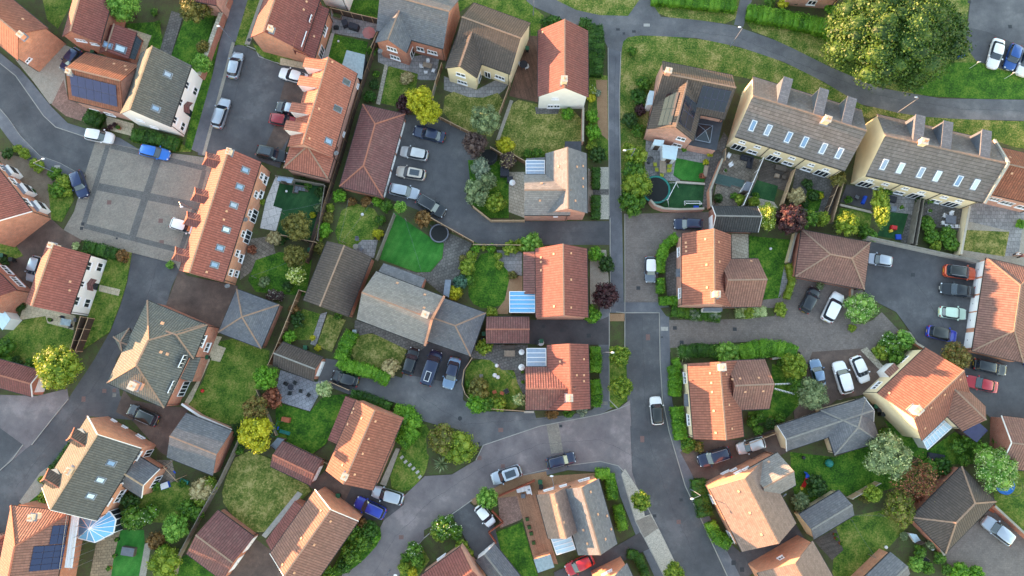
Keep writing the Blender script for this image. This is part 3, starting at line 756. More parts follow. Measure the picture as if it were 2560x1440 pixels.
def terrace(short, label, c, dorm, skies, chimn, wn, seps):
    h = house(short, label, [(c, G(ze=5.0, zr=8.9, ov=.25))], 'tile_slab', 'render_cream', 'terraced houses', 'terrace', sky=[(x,y,.66,1.51,'sky_glass') for x, y in skies], win=wn,
              chim=[(chimn[0],chimn[1],.8,.9,1.2,'render_cream',2)])
    for x, y in dorm: dormer(h, x, y, 1.45, 3, .5, .35, 'mono', 'tile_grey', 'lead_grey')
    for x, y in seps:
        b = wall_hit(h, x, y)
        if b: p_ = b[1]; MB().beam((p_.x+b[2].x*.05, p_.y+b[2].y*.05, 0), (p_.x+b[2].x*.05, p_.y+b[2].y*.05, 4.7), .08, .08).obj('downpipe', 'black_gutter', h['o'])
    return h
wn1 = []
for (x, y, w_, h_, k) in ((1857,354,.9,.7,'w'),(1895,366,.9,.7,'w'),(1843,371,2,2.1,'d'),(1881,379,1.5,1,'w'),(1944,382,.9,.7,'w'),(1981,394,.9,.7,'w'),(1929,400,2,2.1,'d'),(1968,409,1.5,1,'w'),(2029,411,.9,.7,'w'),(2066,423,.9,.7,'w'),(2014,424,1.5,1,'w'),(2046,438,2,2.1,'d')): wn1.append((x,y,w_,h_,k))
h = terrace('the left terrace', 'left hand cream terrace with stone coloured slab roof, three dormers, six rooflights', [(1885,193),(2159,275),(2108,427),(1835,339)], [(1952,222),(2040,250),(2108,270)],
        [(1882,314),(1920,325),(1971,343),(2011,355),(2058,371),(2098,383)], (2070,297), wn1, [(1918,375),(2007,402)])
wn2 = [(2176,450,.9,.7,'w'),(2215,459,.9,.7,'w'),(2152,466,2,2.1,'d'),(2193,472,1.5,1,'w'),(2265,470,.9,.7,'w'),(2305,480,.9,.7,'w'),(2242,484,1.5,1,'w'),(2278,494,2,2.1,'d'),(2362,492,.9,.7,'w'),(2400,501,.9,.7,'w'),(2335,504,1.5,1,'w'),(2370,513,2,2.1,'d')]
h = terrace('the right terrace', 'right hand cream terrace with grey slab roof, three edged dormers, end parapet', [(2194,285),(2485,352),(2454,506),(2163,439)], [(2281,325),(2350,342),(2444,362)],
        [(2210,411),(2251,420),(2302,431),(2343,440),(2396,452),(2438,461)], (2312,353), wn2, [(2245,465),(2338,490)])
bl = h['blocks'][0]; s = bl.L/2+.14
pm = MB()
for sg in (-1, 1): pm.beam(bl.p(s, sg*bl.W/2, bl.ze+.1), bl.p(s, bl.tr(), bl.zr+.12), .32, .5)
pm.obj('parapet', 'concrete', h['o'])
house('the right edge terrace end', 'brown roofed brick house joined to the right end of the grey terrace', [([(2502,368),(2640,400),(2608,515),(2470,484)], G(ze=4.9, zr=7.8))], 'tile_rust', 'brick_pink', win=[(2487,497,1.6,1),(2518,507,1.9,1.1),(2555,517,1.5,1)], vents=[(2525,394),(2529,433)])
h = house('the crossed grey and peach house', 'house with crossed grey and peach roofs and a white glazed lean-to', [([(1363,385),(1366,534),(1468,532),(1467,382)], G(ze=4.8, zr=7.7)), ([(1310,436),(1425,436),(1425,538),(1311,538)], G(ze=4.75, zr=7.3))], 'tile_grey', 'brick_pink',
      roofs={0: 'tile_grey', 1: 'tile_pale'}, win=[(1389,539,.5,.5)], vents=[(1397,416),(1442,417),(1457,415),(1457,446),(1457,467),(1438,502),(1354,459),(1350,501)])
leanto(h, [(1362,401),(1362,436),(1315,436),(1315,401)], 2.3, 3.3, 'poly_roof_blue', wallmat='white_paint', bars=4, name='glazed_lean_to')
leanto(h, [(1362,393),(1362,401),(1315,401),(1315,396)], 2.2, 3.2, 'tile_grey', wallmat='brick_pink', name='lean_to_roof')
h = house('the red lane house', 'red tiled house on the lane with long lean-to and blue glazed conservatory', [([(1338,622),(1340,794),(1470,794),(1468,620)], G(ze=4.8, zr=8.4))], 'tile_red', 'brick_pink',
      vents=[(1385,635),(1353,644),(1353,655),(1353,676),(1427,633),(1427,699),(1386,766),(1427,769)])
leanto(h, [(1338,628),(1338,735),(1308,735),(1308,630)], 2.6, 3.8, 'tile_purple', wallmat='brick_pink')
leanto(h, [(1338,729),(1338,781),(1274,781),(1274,729)], 2.3, 3.0, 'conservatory_glass', wallmat='white_paint', bars=5, name='conservatory')
house('the small red garage', 'small garage with ribbed dark red pantiles between two lane houses', [([(1216,792),(1323,792),(1324,858),(1215,858)], G(ze=2.3, zr=3.7))], 'tile_purple', 'brick_red', 'garage', 'garage', ridge='ridge_red')
h = house('the crossed orange house', 'red house with crossed bright orange roof and grey glazed lean-to', [([(1366,861),(1372,1024),(1475,1022),(1472,862)], G(ze=4.8, zr=8.0)), ([(1313,917),(1435,917),(1435,1025),(1314,1025)], G(ze=4.75, zr=7.6))], 'tile_red', 'brick_red',
      roofs={1: 'tile_purple'}, chim=[(1424,995,.8,.9,1.2,'brick_pink',2)], vents=[(1401,904),(1459,898),(1441,938),(1459,938),(1459,953)], ridge='ridge_red')
leanto(h, [(1365,871),(1365,916),(1317,916),(1317,871)], 2.3, 3.2, 'poly_roof_blue', wallmat='white_paint', bars=4, name='glazed_lean_to')
h = house('the orange hedge house', 'orange tiled house behind the curved hedge with brown rear wing', [([(1704,586),(1706,765),(1829,765),(1828,584)], G(ze=4.8, zr=8.6)), ([(1800,648),(1897,646),(1902,767),(1805,768)], G(ze=4.8, zr=7.9))], 'tile_orange', 'brick_pink',
      roofs={1: 'tile_brown'}, chim=[(1793,735,.8,.8,1.3,'render_cream',2)], vents=[(1715,607),(1716,617),(1716,628),(1764,598),(1767,662),(1768,719),(1796,605),(1798,654),(1878,653)], win=[(1698,630,1.4,1.1),(1701,733,1.5,1.1)])
leanto(h, [(1760,769),(1806,769),(1806,779),(1758,779)], 2.4, 2.8, 'lead_grey', wallmat='white_paint', name='bay_roof')
leanto(h, [(1703,672),(1703,692),(1690,692),(1690,672)], 2.4, 2.6, 'lead_grey', name='porch_canopy')
h = house('the black roofed garage', 'brick garage with black tiled roof and open white gable door', [([(1780,516),(1892,516),(1896,581),(1783,577)], G(ze=2.4, zr=4.2))], 'tile_black', 'brick_dark', 'garage', 'garage', ridge='ridge_grey', vg='white_paint')
window(h, 1778, 558, 2.2, 2, 'g')
house('the square brown garage', 'square garage block with hipped brown roof behind the terrace yards', [([(2010,575),(2179,607),(2158,723),(1982,690)], G(ze=2.6, zr=5.2, hip=(1,1)))], 'tile_brown', 'brick_red', 'garage', 'garage_block')
h = house('the right edge garage block', 'garage block at right edge with five white doors and brick piers', [([(2465,646),(2431,879),(2558,905),(2592,672)], G(ze=2.6, zr=5.2, hip=(1,1)))], 'tile_brown', 'brick_orange', 'garage', 'garage_block',
      win=[(2455,672,2.4,2.1,'g'),(2449,715,2.4,2.1,'g'),(2443,758,2.4,2.1,'g'),(2437,800,2.4,2.1,'g'),(2428,850,2.4,2.1,'g')])
h = house('the hedge-fronted orange house', 'orange and brown crossed roof house with cream front behind clipped hedges', [([(1719,909),(1734,1098),(1860,1092),(1843,902)], G(ze=4.8, zr=8.2)), ([(1815,902),(1912,898),(1924,1022),(1827,1026)], G(ze=4.8, zr=7.6))], 'tile_peach', 'render_cream',
      roofs={0: 'tile_orange', 1: 'tile_brown'}, walls={1: 'brick_red'}, chim=[(1807,918,.8,.9,1.2,'render_cream',1)], vents=[(1776,933),(1779,957),(1781,980),(1785,1027),(1790,1082),(1815,936),(1831,949),(1850,947),(1897,945),(1863,979),(1908,977),(1822,1012),(1829,1072)],
      win=[(1714,945,1.6,1.2),(1723,1050,1.6,1.2)])
leanto(h, [(1722,985),(1723,1016),(1711,1016),(1710,985)], 2.4, 2.5, 'lead_grey', name='porch_canopy')
h = house('the long grey garage', 'long grey slate garage with cream door end and hipped cross block', [([(1944,1065),(2160,992),(2183,1057),(1967,1127)], G(ze=2.4, zr=3.9)), ([(2164,990),(2200,1101),(2088,1143),(2052,1030)], G(ze=2.5, zr=4.8, hip=(1,1)))], 'tile_grey', 'render_cream', 'garage', 'garage_block', ridge='ridge_grey', vg='white_paint')
h = house('the cream diagonal house', 'large cream house set diagonally with glowing orange roof and brown porch', [([(2313,869),(2192,985),(2306,1100),(2427,985)], G(ze=4.8, zr=8.4)), ([(2385,940),(2465,1017),(2406,1077),(2326,1000)], G(ze=4.7, zr=7.2))], 'tile_orange', 'render_cream',
      roofs={1: 'tile_brown'}, chim=[(2297,1026,.9,1,1.4,'render_cream',2)], win=[(2259,899,1.6,1.1),(2193,964,1.6,1.1)], vents=[(2223,983),(2327,1019),(2361,986),(2400,948),(2312,1070)])
leanto(h, [(2348,1042),(2300,1088),(2318,1124),(2380,1068)], 2.4, 2.8, 'poly_roof', wallmat='white_paint', bars=8, name='conservatory')
leanto(h, [(2248,921),(2225,944),(2211,930),(2236,907)], 2.4, 2.9, 'tile_brown', name='porch_roof', wallmat='white_paint')
h = house('the dark hipped garage', 'dark brown hipped garage block beside the bottom right paved yard', [([(2404,1164),(2282,1291),(2360,1386),(2490,1256)], G(ze=2.6, zr=5.2, hip=(1,1)))], 'tile_darkbrown', 'brick_red', 'garage', 'garage_block')
house('the narrow grey garage', 'narrow grey slate gabled garage between two back gardens', [([(1998,1285),(2099,1225),(2135,1288),(2034,1350)], G(ze=2.3, zr=3.9))], 'tile_grey', 'render_cream', 'garage', 'garage', ridge='ridge_grey')
house('the bottom right grey outbuilding', 'grey slate outbuilding with long brick side wall cut by bottom edge', [([(2227,1378),(2125,1478),(2174,1532),(2275,1436)], G(ze=3.2, zr=5.0))], 'tile_grey', 'brick_orange', 'outbuilding', 'outbuilding', ridge='ridge_grey')
house('the peach and slate house', 'house with long peach front slope, slate rear slope and orange gable', [([(1773,1221),(1855,1378),(1991,1310),(1909,1153)], G(ze=4.8, zr=8.3)), ([(1870,1172),(1944,1131),(1990,1213),(1916,1254)], G(ze=4.8, zr=7.3))], 'tile_peach', 'brick_orange',
      roofs={0: 'tile_peach', 1: 'tile_pale'}, win=[(1810,1184,.7,.5),(1819,1180,.7,.5),(1835,1176,1,.6),(1846,1182,1,.6),(1866,1173,1,.6),(1782,1248,1.4,1.1),(1828,1345,1.8,1.1)], vents=[(1847,1228),(1875,1282),(1904,1336),(1922,1155)])
house('the bottom edge peach house', 'peach roofed brick house cut by the bottom edge, small white window', [([(1893,1432),(1965,1560),(2104,1478),(2032,1352)], G(ze=4.8, zr=8.2))], 'tile_peach', 'brick_orange', win=[(1953,1396,.8,.8)])
h = house('the decked corner house', 'grey and peach crossed roof house with brown deck and white lean-to', [([(1400,1224),(1446,1388),(1543,1360),(1497,1196)], G(ze=4.8, zr=7.8)), ([(1341,1237),(1371,1347),(1455,1324),(1425,1214)], G(ze=4.75, zr=7.4))], 'tile_grey', 'brick_orange',
      roofs={0: 'tile_grey', 1: 'tile_peach'}, win=[(1372,1226,1.4,.8),(1420,1213,1,.7),(1461,1201,1.6,1)], vents=[(1393,1262),(1409,1306),(1476,1230),(1494,1286),(1517,1290),(1459,1325),(1527,1323),(1513,1348),(1469,1359)])
h2 = h['blocks'][1]
leanto(h, [(1425,1333),(1438,1373),(1392,1387),(1378,1347)], 2.6, 2.9, 'poly_roof', wallmat='white_paint', bars=4, name='glazed_lean_to')
house('the bottom edge orange house', 'house of orange brick mostly below the bottom edge, small dark windows', [([(1480,1450),(1530,1560),(1620,1520),(1567,1408)], G(ze=4.6, zr=7.6))], 'tile_grey', 'brick_orange', win=[(1512,1437,.8,.5),(1524,1430,.8,.5)])
house('the bottom edge pink house', 'pink tiled house with white gutter at the middle of bottom edge', [([(1048,1442),(1149,1368),(1218,1462),(1117,1536)], G(ze=4.6, zr=7.0))], 'tile_red', 'brick_pink', win=[(1105,1392,1.4,.8)], ridge='ridge_red')
h = house('the bottom edge grey garage', 'dark grey garage with white door beside a long tarmac drive', [([(1237,1359),(1312,1454),(1263,1494),(1188,1401)], G(ze=2.3, zr=3.7))], 'tile_slate', 'render_white', 'garage', 'garage', ridge='ridge_grey')
window(h, 1210, 1378, 2.3, 2, 'g')
h = house('the orange and purple house', 'house with glowing orange left slope and purple right slope beside lawn', [([(892,1002),(811,1177),(935,1226),(1006,1044)], G(ze=4.8, zr=8.2))], 'tile_red', 'brick_red',
      roofs={0: 'tile_orange'}, chim=[(861,1192,.7,.8,1.1,'flaunch',1)], vents=[(885,1022),(881,1032),(905,1046),(870,1061),(938,1053),(921,1097),(906,1134),(857,1163),(886,1186)], ridge='ridge_tan')
leanto(h, [(892,1002),(846,1112),(819,1100),(864,990)], 2.6, 3.9, 'tile_red', wallmat='brick_red')
h = house('the little red garage', 'little dark red garage with white door at the end of lawn', [([(706,1104),(809,1150),(775,1215),(675,1164)], G(ze=2.3, zr=3.8))], 'tile_purple', 'brick_dark', 'garage', 'garage', ridge='ridge_red')
window(h, 796, 1182, 2.3, 2, 'g')
house('the grey brick garage', 'grey slate garage with brick end gable near the yellow tree', [([(466,1032),(582,1078),(529,1188),(416,1143)], G(ze=2.4, zr=4.4))], 'tile_grey', 'brick_red', 'garage', 'garage')
h = house('the dormer house on the road', 'large mossy slate roofed house with two dormers facing the road', [([(215,1048),(98,1230),(248,1291),(356,1114)], G(ze=4.8, zr=8.8)), ([(335,1133),(398,1172),(354,1245),(291,1206)], G(ze=2.8, zr=4.8))], 'tile_charcoal', 'brick_orange',
      sky=[(278,1158),(251,1200),(227,1240)], win=[(342,1140,1.4,1),(307,1198,1.4,1),(298,1240,2,1.2),(268,1256,1.2,1),(374,1132,1.2,2,'d'),(385,1205,1.8,1.9,'d'),(288,1052,.8,.4),(315,1068,.8,.4),(355,1092,1.2,.6)],
      chim=[(170,1178,.6,.8,1.0,'flaunch',2)], roofs={1: 'tile_slate'}, vg='white_paint', ridge='fence_pale')
for x, y in ((201,1092),(138,1196)): dormer(h, x, y, 2.0, 3, .9, .35, 'hip', 'tile_darkbrown', 'render_white', 1.0)
h = house('the L-shaped solar house', 'bottom left hipped house with large navy solar array and glass conservatory', [([(27,1264),(-15,1475),(133,1505),(175,1280)], G(ze=4.8, zr=8.6, hip=(1,0)))], 'tile_brown', 'brick_red', chim=[(76,1295,.6,.7,.6,'flaunch',1)], ridge='ridge_red', win=[(212,1375,1.8,1.1)])
solar(h, [(130,1313),(169,1312),(160,1362),(125,1358)], 'solar_navy', 2, 2, 'solar_navy'); solar(h, [(84,1362),(162,1364),(153,1425),(74,1425)], 'solar_navy', 4, 3, 'solar_navy')
# octagonal glass conservatory
ctr = P(222,1321,3.6); rim = [P(x,y,2.3) for x, y in ((198,1286),(274,1278),(290,1299),(284,1332),(238,1356),(195,1345))]
gm = MB(); fr = MB(); wl = MB()
for i in range(len(rim)):
    a, b = rim[i], rim[(i+1) % len(rim)]; gm.face([b, a, ctr])
    a0, b0 = Vector((a.x, a.y, 0.05)), Vector((b.x, b.y, 0.05)); wl.face([a0, b0, b, a])
    k = 2
    for j in range(k): fr.beam(a.lerp(b, j/k)+Vector((0,0,.03)), ctr+Vector((0,0,.03)), .07, .06); fr.beam(a0.lerp(b0, j/k), a.lerp(b, j/k), .09, .09)
    fr.beam(a, b, .14, .14)
co = gm.obj('conservatory', 'conservatory_glass', h['o']); fr.obj('frame', 'white_paint', co); wl.obj('glass_wall', 'dark_glass', co)
house('the far left hip', 'low brown hipped roof touching the bottom of left edge', [([(-60,1335),(12,1343),(20,1412),(-60,1440)], G(ze=3.4, zr=5.0, hip=(0,1)))], 'tile_brown', 'brick_red', 'outbuilding', 'outbuilding', ridge='ridge_red')
h = house('the large hipped slate house', 'large mossy grey hipped roof house with side bay beside the road', [([(360,754),(271,963),(406,1014),(519,808)], G(ze=4.8, zr=8.4, hip=(1,1))), ([(452,788),(519,812),(484,897),(417,873)], G(ze=4.7, zr=7.0, hip=(0,1))), ([(331,812),(294,840),(298,895),(340,880)][:4], G(ze=4.0, zr=5.6, hip=(1,1)))], 'tile_moss', 'brick_red',
      chim=[(330,965,.9,1,1.0,'brick_pink',1)], win=[(505,853,1.8,1.1),(517,868,1.4,1.2),(456,903,1.9,1.1),(430,967,1.9,1.1),(452,972,2.4,2,'d'),(494,920,2,1.1)], vents=[(406,808,.4),(402,880,.4),(418,885,.4)])
leanto(h, [(461,890),(442,944),(480,955),(502,893)], 2.8, 3.9, 'tile_moss', wallmat='brick_red')
house('the hipped slate garage', 'square grey garage with pyramid slate roof above the big lawn', [([(591,723),(545,832),(653,870),(699,761)], G(ze=2.6, zr=5.2, hip=(1,1)))], 'tile_slate', 'brick_red', 'garage', 'garage')
wn = []
for x, y, k in ((653,440,0),(669,455,1),(639,486,0),(660,493,1),(624,533,0),(644,546,2),(607,585,0),(627,597,2),(592,633,0),(610,650,1),(576,681,0),(595,686,0)): wn.append((x, y, (1.0,1.3,2.0)[k], (1.1,1.2,2.1)[k], 'd' if k == 2 else 'w'))
h = house('the bay roofed terrace', 'long brick terrace with pink red roof and four small bay roofs', [([(544,377),(447,676),(558,706),(652,405)], G(ze=5.0, zr=8.6))], 'tile_pinkred', 'brick_orange', 'terraced houses', 'terrace', win=wn, sky=[(613,425),(599,467),(584,513),(565,574),(550,620),(536,662)],
      chim=[(571,378,.6,.8,.7,'flaunch',2)], vents=[(566,528),(559,549),(516,680)])
for x, y in ((556,402),(528,492),(508,553),(478,643)): dormer(h, x, y, 2.0, 3.4, 1.5, -.9, 'hip', 'tile_purple', 'brick_red', .9)
h = house('the small white house', 'small white fronted house with pink red roof beside the road bend', [([(117,608),(64,757),(175,786),(225,637)], G(ze=4.8, zr=8.1))], 'tile_pinkred', 'render_white',
      win=[(220,665,1.3,1.2),(248,668,1.3,1.3),(205,710,.9,.8),(190,752,1.3,1.2),(217,758,1.3,1.3),(238,716,1,2,'e')], chim=[(126,613,.6,.7,.6,'flaunch',1)], vents=[(175,704),(174,726)])
b = wall_hit(h, 232, 712)
if b:
    q, n, ax = b[1], b[2], b[3]; pm = MB(); top = Vector((q.x, q.y, 3.0))
    for s in (-1, 1): pm.face([top+n*.02, top+n*1.0, top+n*1.0+ax*s*.9-Vector((0,0,.6)), top+n*.02+ax*s*.9-Vector((0,0,.6))])
    pm.obj('porch_canopy', 'tile_purple', h['o'], uvs=True)
h = house('the left edge bay house', 'brick house at left edge with three lead roofed white bay windows', [([(-30,388),(79,528),(-23,608),(-132,468)], G(ze=4.8, zr=8.2))], 'tile_pinkred', 'brick_orange', win=[(5,420,1.3,1),(33,455,1.5,1.1),(66,505,1.5,1.1)], vg='white_paint')
for x, y in ((27,420),(57,470),(92,513)):
    q = P(x, y, 2.4); bl = h['blocks'][0]; n = -bl.v if (-bl.v).x > 0 else bl.v; wo = [t for t in bl.walls() if t[1].dot(n) > .9][0][0]; q = q-n*((q-wo).dot(n))+n*.3; rz = math.atan2(bl.u.y, bl.u.x)
    b_ = MB().box((q.x+n.x*.1, q.y+n.y*.1, 1.3), (1.7, .7, 2.2), rz).obj('bay_window', 'white_paint', h['o'])
    MB().beam(q-bl.u*1.0-n*.5+Vector((0,0,.15)), q+bl.u*1.0-n*.5+Vector((0,0,.15)), 1.2, .12).obj('bay_roof', 'lead', b_)
    MB().beam(Vector((q.x,q.y,1.6))+n*.48-bl.u*.7, Vector((q.x,q.y,1.6))+n*.48+bl.u*.7, .06, 1).obj('pane', 'dark_glass', b_)
house('the left edge red house', 'red roofed brick house at left edge with white window strips', [([(-55,628),(41,725),(-20,785),(-116,688)], G(ze=4.6, zr=7.6))], 'tile_red', 'brick_red', win=[(15,675,2,1.1),(42,705,2.2,1.2)])
h = house('the low left garage', 'long low pink brown garage at left edge with white end door', [([(-60,880),(99,927),(84,992),(-60,955)], G(ze=2.4, zr=3.7))], 'tile_red', 'brick_red', 'garage', 'garage', vg='white_paint', ridge='ridge_red', win=[(105,962,2.2,2,'g')])
h = house('the bottom left brown garage', 'brown purple double garage with two white doors at the bottom', [([(545,1275),(636,1343),(556,1452),(465,1384)], G(ze=2.4, zr=4.4))], 'tile_purple', 'brick_red', 'garage', 'garage_block', win=[(617,1365,2.4,2,'g'),(585,1412,2.4,2,'g')])
h = house('the rust gabled house', 'house with rusty left slope, dark right slope and brick top gable', [([(786,1226),(674,1386),(785,1462),(897,1302)], G(ze=4.8, zr=8.0))], 'tile_orange', 'brick_orange', roofs={0: 'tile_brown'}, vents=[(803,1277),(754,1346),(707,1412),(826,1303),(785,1362),(735,1432)], vg='white_paint')
leanto(h, [(757,1268),(678,1378),(664,1352),(737,1252)], 2.7, 3.9, 'tile_red', wallmat='brick_red')
h = house('the two-tone slate outhouse', 'slate roofed brick building with thin lit ridge and white end door', [([(817,603),(758,752),(870,791),(930,642)], G(ze=3.6, zr=6.6))], 'tile_moss', 'brick_red', 'outbuilding', 'outbuilding', ridge='ridge_tan', roofs={0: 'tile_darkbrown'}, win=[(795,772,2.4,2,'g')])
h = house('the wide grey house', 'wide grey slate house with lichened front slope joined to hipped garage', [([(940,677),(1108,742),(1062,862),(892,799)], G(ze=4.2, zr=7.4)), ([(1100,742),(1216,783),(1175,890),(1059,850)], G(ze=2.7, zr=5.2, hip=(0,1)))], 'tile_grey', 'brick_red',
      roofs={0: 'tile_pale', 1: 'tile_slate'}, chim=[(1063,786,.8,.9,1.1,'brick_pink',1)], vents=[(993,708,.35),(1062,737,.35),(1060,770,.35)])
bl = h['blocks'][0]; pm = MB(); s = bl.L/2+.1
for sg in (-1, 1): pm.beam(bl.p(s, sg*bl.W/2, bl.ze+.1), bl.p(s, bl.tr(), bl.zr+.1), .3, .4)
pm.obj('parapet', 'brick_orange', h['o'], uvs=True)
leanto(h, [(945,680),(1053,719),(1063,695),(959,658)], 2.7, 3.4, 'tile_grey', wallmat='brick_red')
h = house('the patio garage', 'small dark grey garage with white door above a slabbed patio', [([(706,856),(810,893),(783,954),(682,912)], G(ze=2.3, zr=4.0))], 'tile_darkbrown', 'brick_red', 'garage', 'garage', ridge='ridge_grey', win=[(798,922,2.3,2,'g')])
house('the top edge pink house', 'pink brick house cut by the top edge beside the garden wall', [([(455,-90),(560,-70),(545,14),(442,-6)], G(ze=4.5, zr=7))], 'tile_red', 'brick_pink')
house('the top edge white house', 'white rendered house cut by the top edge above the fenced patio', [([(800,-120),(880,-100),(862,-6),(812,-20)], G(ze=4.8, zr=8))], 'tile_red', 'render_white')
house('the top right pink house', 'pink brick house cut by top edge behind the long hedge', [([(1985,-100),(2115,-90),(2100,-8),(1975,-18)], G(ze=4.0, zr=7))], 'tile_orange', 'brick_pink', win=[(2030,6,1.3,1.2)])
house('the right edge brown house', 'brown roofed house with white verges at the right edge', [([(2509,1040),(2640,1055),(2628,1185),(2497,1168)], G(ze=2.6, zr=4.8))], 'tile_brown', 'brick_dark', vg='white_paint')
# ---------------------------------------------------------------- the ground
gb = MB(); gb.face([(-900,-900,0),(900,-900,0),(900,900,0),(-900,900,0)]); struct(gb.obj('ground', 'soil'))
def S_(name, mat, *pts, up=0.0, sm=0): return sheet(name, mat, list(pts), up, sm)
# roads and lanes
S_('road', 'asphalt', (0,158),(40,190),(75,240),(110,290),(140,318),(215,343),(240,352),(214,432),(190,430),(150,408),(100,390),(51,340),(20,295),(0,272),(-60,220),(-60,120))
S_('pavement', 'pavement_tar', (-60,90),(0,132),(50,172),(85,212),(130,268),(170,308),(215,322),(300,345),(345,372),(240,352),(215,343),(140,318),(110,290),(75,240),(40,190),(0,158),(-60,118), up=.09)
S_('pavement', 'pavement_tar', (-60,222),(0,275),(20,295),(51,340),(100,390),(150,408),(190,430),(214,434),(206,475),(185,470),(170,440),(125,428),(60,395),(28,355),(0,318),(-60,260), up=.09)
S_('road', 'asphalt', (330,632),(455,640),(450,672),(430,715),(415,765),(360,790),(290,900),(300,990),(330,1000),(330,1050),(226,1041),(190,1085),(118,1190),(45,1262),(30,1300),(0,1400),(-60,1440),(-60,1240),(0,1176),(80,1110),(135,1040),(172,995),(235,900),(275,830),(300,765),(318,705))
S_('block_paving', 'blockpave', (240,352),(345,372),(545,398),(560,420),(560,450),(455,690),(440,660),(330,632),(205,600),(160,575),(186,530),(212,440))
S_('pavement', 'brown_tar', (160,575),(205,600),(190,625),(125,625),(80,700),(70,780),(40,770),(0,640),(-30,600),(130,548))
S_('driveway', 'brown_tar', (450,672),(470,690),(595,715),(575,790),(545,830),(470,790),(415,765))
S_('driveway', 'brown_tar', (330,1000),(406,1014),(470,1020),(466,1060),(417,1140),(400,1130),(330,1050),(290,1030),(310,975))
S_('forecourt', 'purple_tar', (-60,985),(90,990),(168,972),(172,995),(135,1040),(80,1110),(0,1176),(-60,1230))
S_('forecourt', 'asphalt', (-60,1060),(0,1070),(58,1112),(0,1176),(-60,1240))
S_('car_park', 'asphalt', (545,140),(600,110),(640,130),(700,165),(790,160),(740,290),(700,420),(640,400),(545,398),(495,388),(520,250))
S_('lane', 'pavement_tar', (588,-40),(652,-40),(632,30),(610,95),(585,106),(560,200),(510,388),(470,370),(480,335),(530,195),(552,100),(575,30))
S_('parking_bays', 'brown_tar', (712,205),(790,215),(775,270),(700,250)); S_('parking_bays', 'brown_tar', (690,310),(740,320),(700,380),(665,365))
S_('private_road', 'asphalt', (1010,285),(1110,300),(1178,330),(1195,400),(1165,490),(1180,520),(1225,553),(1525,553),(1525,612),(1200,612),(1185,604),(1078,545),(1045,525),(955,490))
S_('lane', 'pavement_tar', (1516,70),(1565,80),(1553,130),(1550,250),(1555,535),(1560,782),(1525,782),(1523,540),(1520,120))
S_('path', 'asphalt_grey', (1290,-60),(1600,-60),(1628,-40),(1632,10),(1652,42),(1745,50),(1835,64),(1950,105),(2080,170),(2200,220),(2350,246),(2700,252),(2700,304),(2560,302),(2400,298),(2280,290),(2150,260),(2060,205),(1960,155),(1850,118),(1740,95),(1600,88),(1553,130),(1520,120),(1500,80),(1420,55),(1320,10))
S_('path', 'asphalt_grey', (1570,42),(1598,0),(1600,-40),(1628,-40),(1632,10),(1655,46))
S_('driveway', 'asphalt_grey', (1850,0),(1880,0),(1858,67),(1835,62))
S_('car_park', 'asphalt_grey', (2432,-60),(2700,-60),(2700,200),(2560,190),(2400,142),(2418,75))
S_('car_park', 'asphalt', (2418,68),(2470,80),(2560,120),(2700,150),(2700,200),(2560,192),(2400,145))
S_('block_paving', 'block_brown', (1560,535),(1775,530),(1790,585),(1705,590),(1660,620),(1645,660),(1645,756),(1562,758))
S_('road', 'asphalt', (1562,782),(1650,782),(1652,900),(1658,1000),(1675,1080),(1715,1215),(1760,1310),(1820,1440),(1860,1520),(1720,1520),(1690,1440),(1640,1350),(1600,1280),(1580,1185),(1575,1060),(1568,1000),(1565,900))
S_('pavement', 'pavement_tar', (1500,756),(1672,756),(1675,900),(1680,1000),(1695,1085),(1735,1200),(1790,1330),(1860,1440),(1900,1500),(1860,1520),(1820,1440),(1760,1310),(1715,1215),(1675,1080),(1658,1000),(1652,900),(1650,782),(1522,782),(1500,782), up=.09)
S_('pavement', 'pavement_tar', (1495,782),(1523,782),(1524,1000),(1530,1020),(1500,1036),(1350,1065),(1335,1040),(1480,1025),(1500,1000), up=.09)
S_('private_road', 'asphalt_dark', (1325,800),(1500,800),(1523,790),(1523,862),(1490,862),(1320,860))
S_('block_paving', 'block_brown', (1672,800),(1860,798),(1960,700),(1990,690),(2140,700),(2165,740),(2250,830),(2170,880),(2190,960),(2100,1000),(2010,990),(2000,880),(1900,852),(1700,866),(1675,880))
S_('car_park', 'asphalt', (2168,600),(2290,622),(2455,655),(2430,880),(2560,905),(2700,930),(2700,1080),(2500,1070),(2440,1010),(2290,850),(2240,780),(2160,740))
S_('parking_bays', 'brown_tar', (2168,870),(2210,935),(2165,985),(2090,1000),(1990,1080),(1980,1000),(2000,960),(2030,880))
S_('road', 'purple_tar', (1575,1060),(1500,1036),(1350,1065),(1208,1113),(1190,1150),(1130,1186),(1062,1190),(1010,1240),(960,1300),(925,1370),(860,1420),(840,1500),(980,1500),(1010,1400),(1060,1345),(1130,1285),(1200,1238),(1290,1190),(1400,1165),(1500,1152),(1545,1163),(1600,1240),(1580,1180))
S_('private_road', 'asphalt_grey', (805,895),(880,905),(1005,945),(1030,860),(1080,855),(1175,890),(1160,940),(1158,1000),(1200,1028),(1335,1030),(1525,1022),(1500,1036),(1350,1065),(1208,1113),(1185,1120),(1120,1070),(1050,1050),(985,1005),(870,985),(795,955))
S_('driveway', 'asphalt_dark', (1030,860),(1080,855),(1175,890),(1160,940),(1140,960),(1010,935))
S_('driveway', 'asphalt_dark', (935,1225),(1012,1235),(1010,1262),(960,1300),(895,1300),(830,1250),(790,1215),(812,1178))
S_('driveway', 'brown_tar', (770,1215),(812,1178),(880,1215),(860,1260),(790,1225))
S_('pavement', 'pavement_tar', (1290,1192),(1400,1167),(1500,1154),(1547,1166),(1585,1230),(1620,1330),(1690,1450),(1640,1450),(1590,1340),(1550,1240),(1540,1200),(1500,1180),(1420,1175),(1365,1188),(1365,1200),(1300,1205), up=.09)
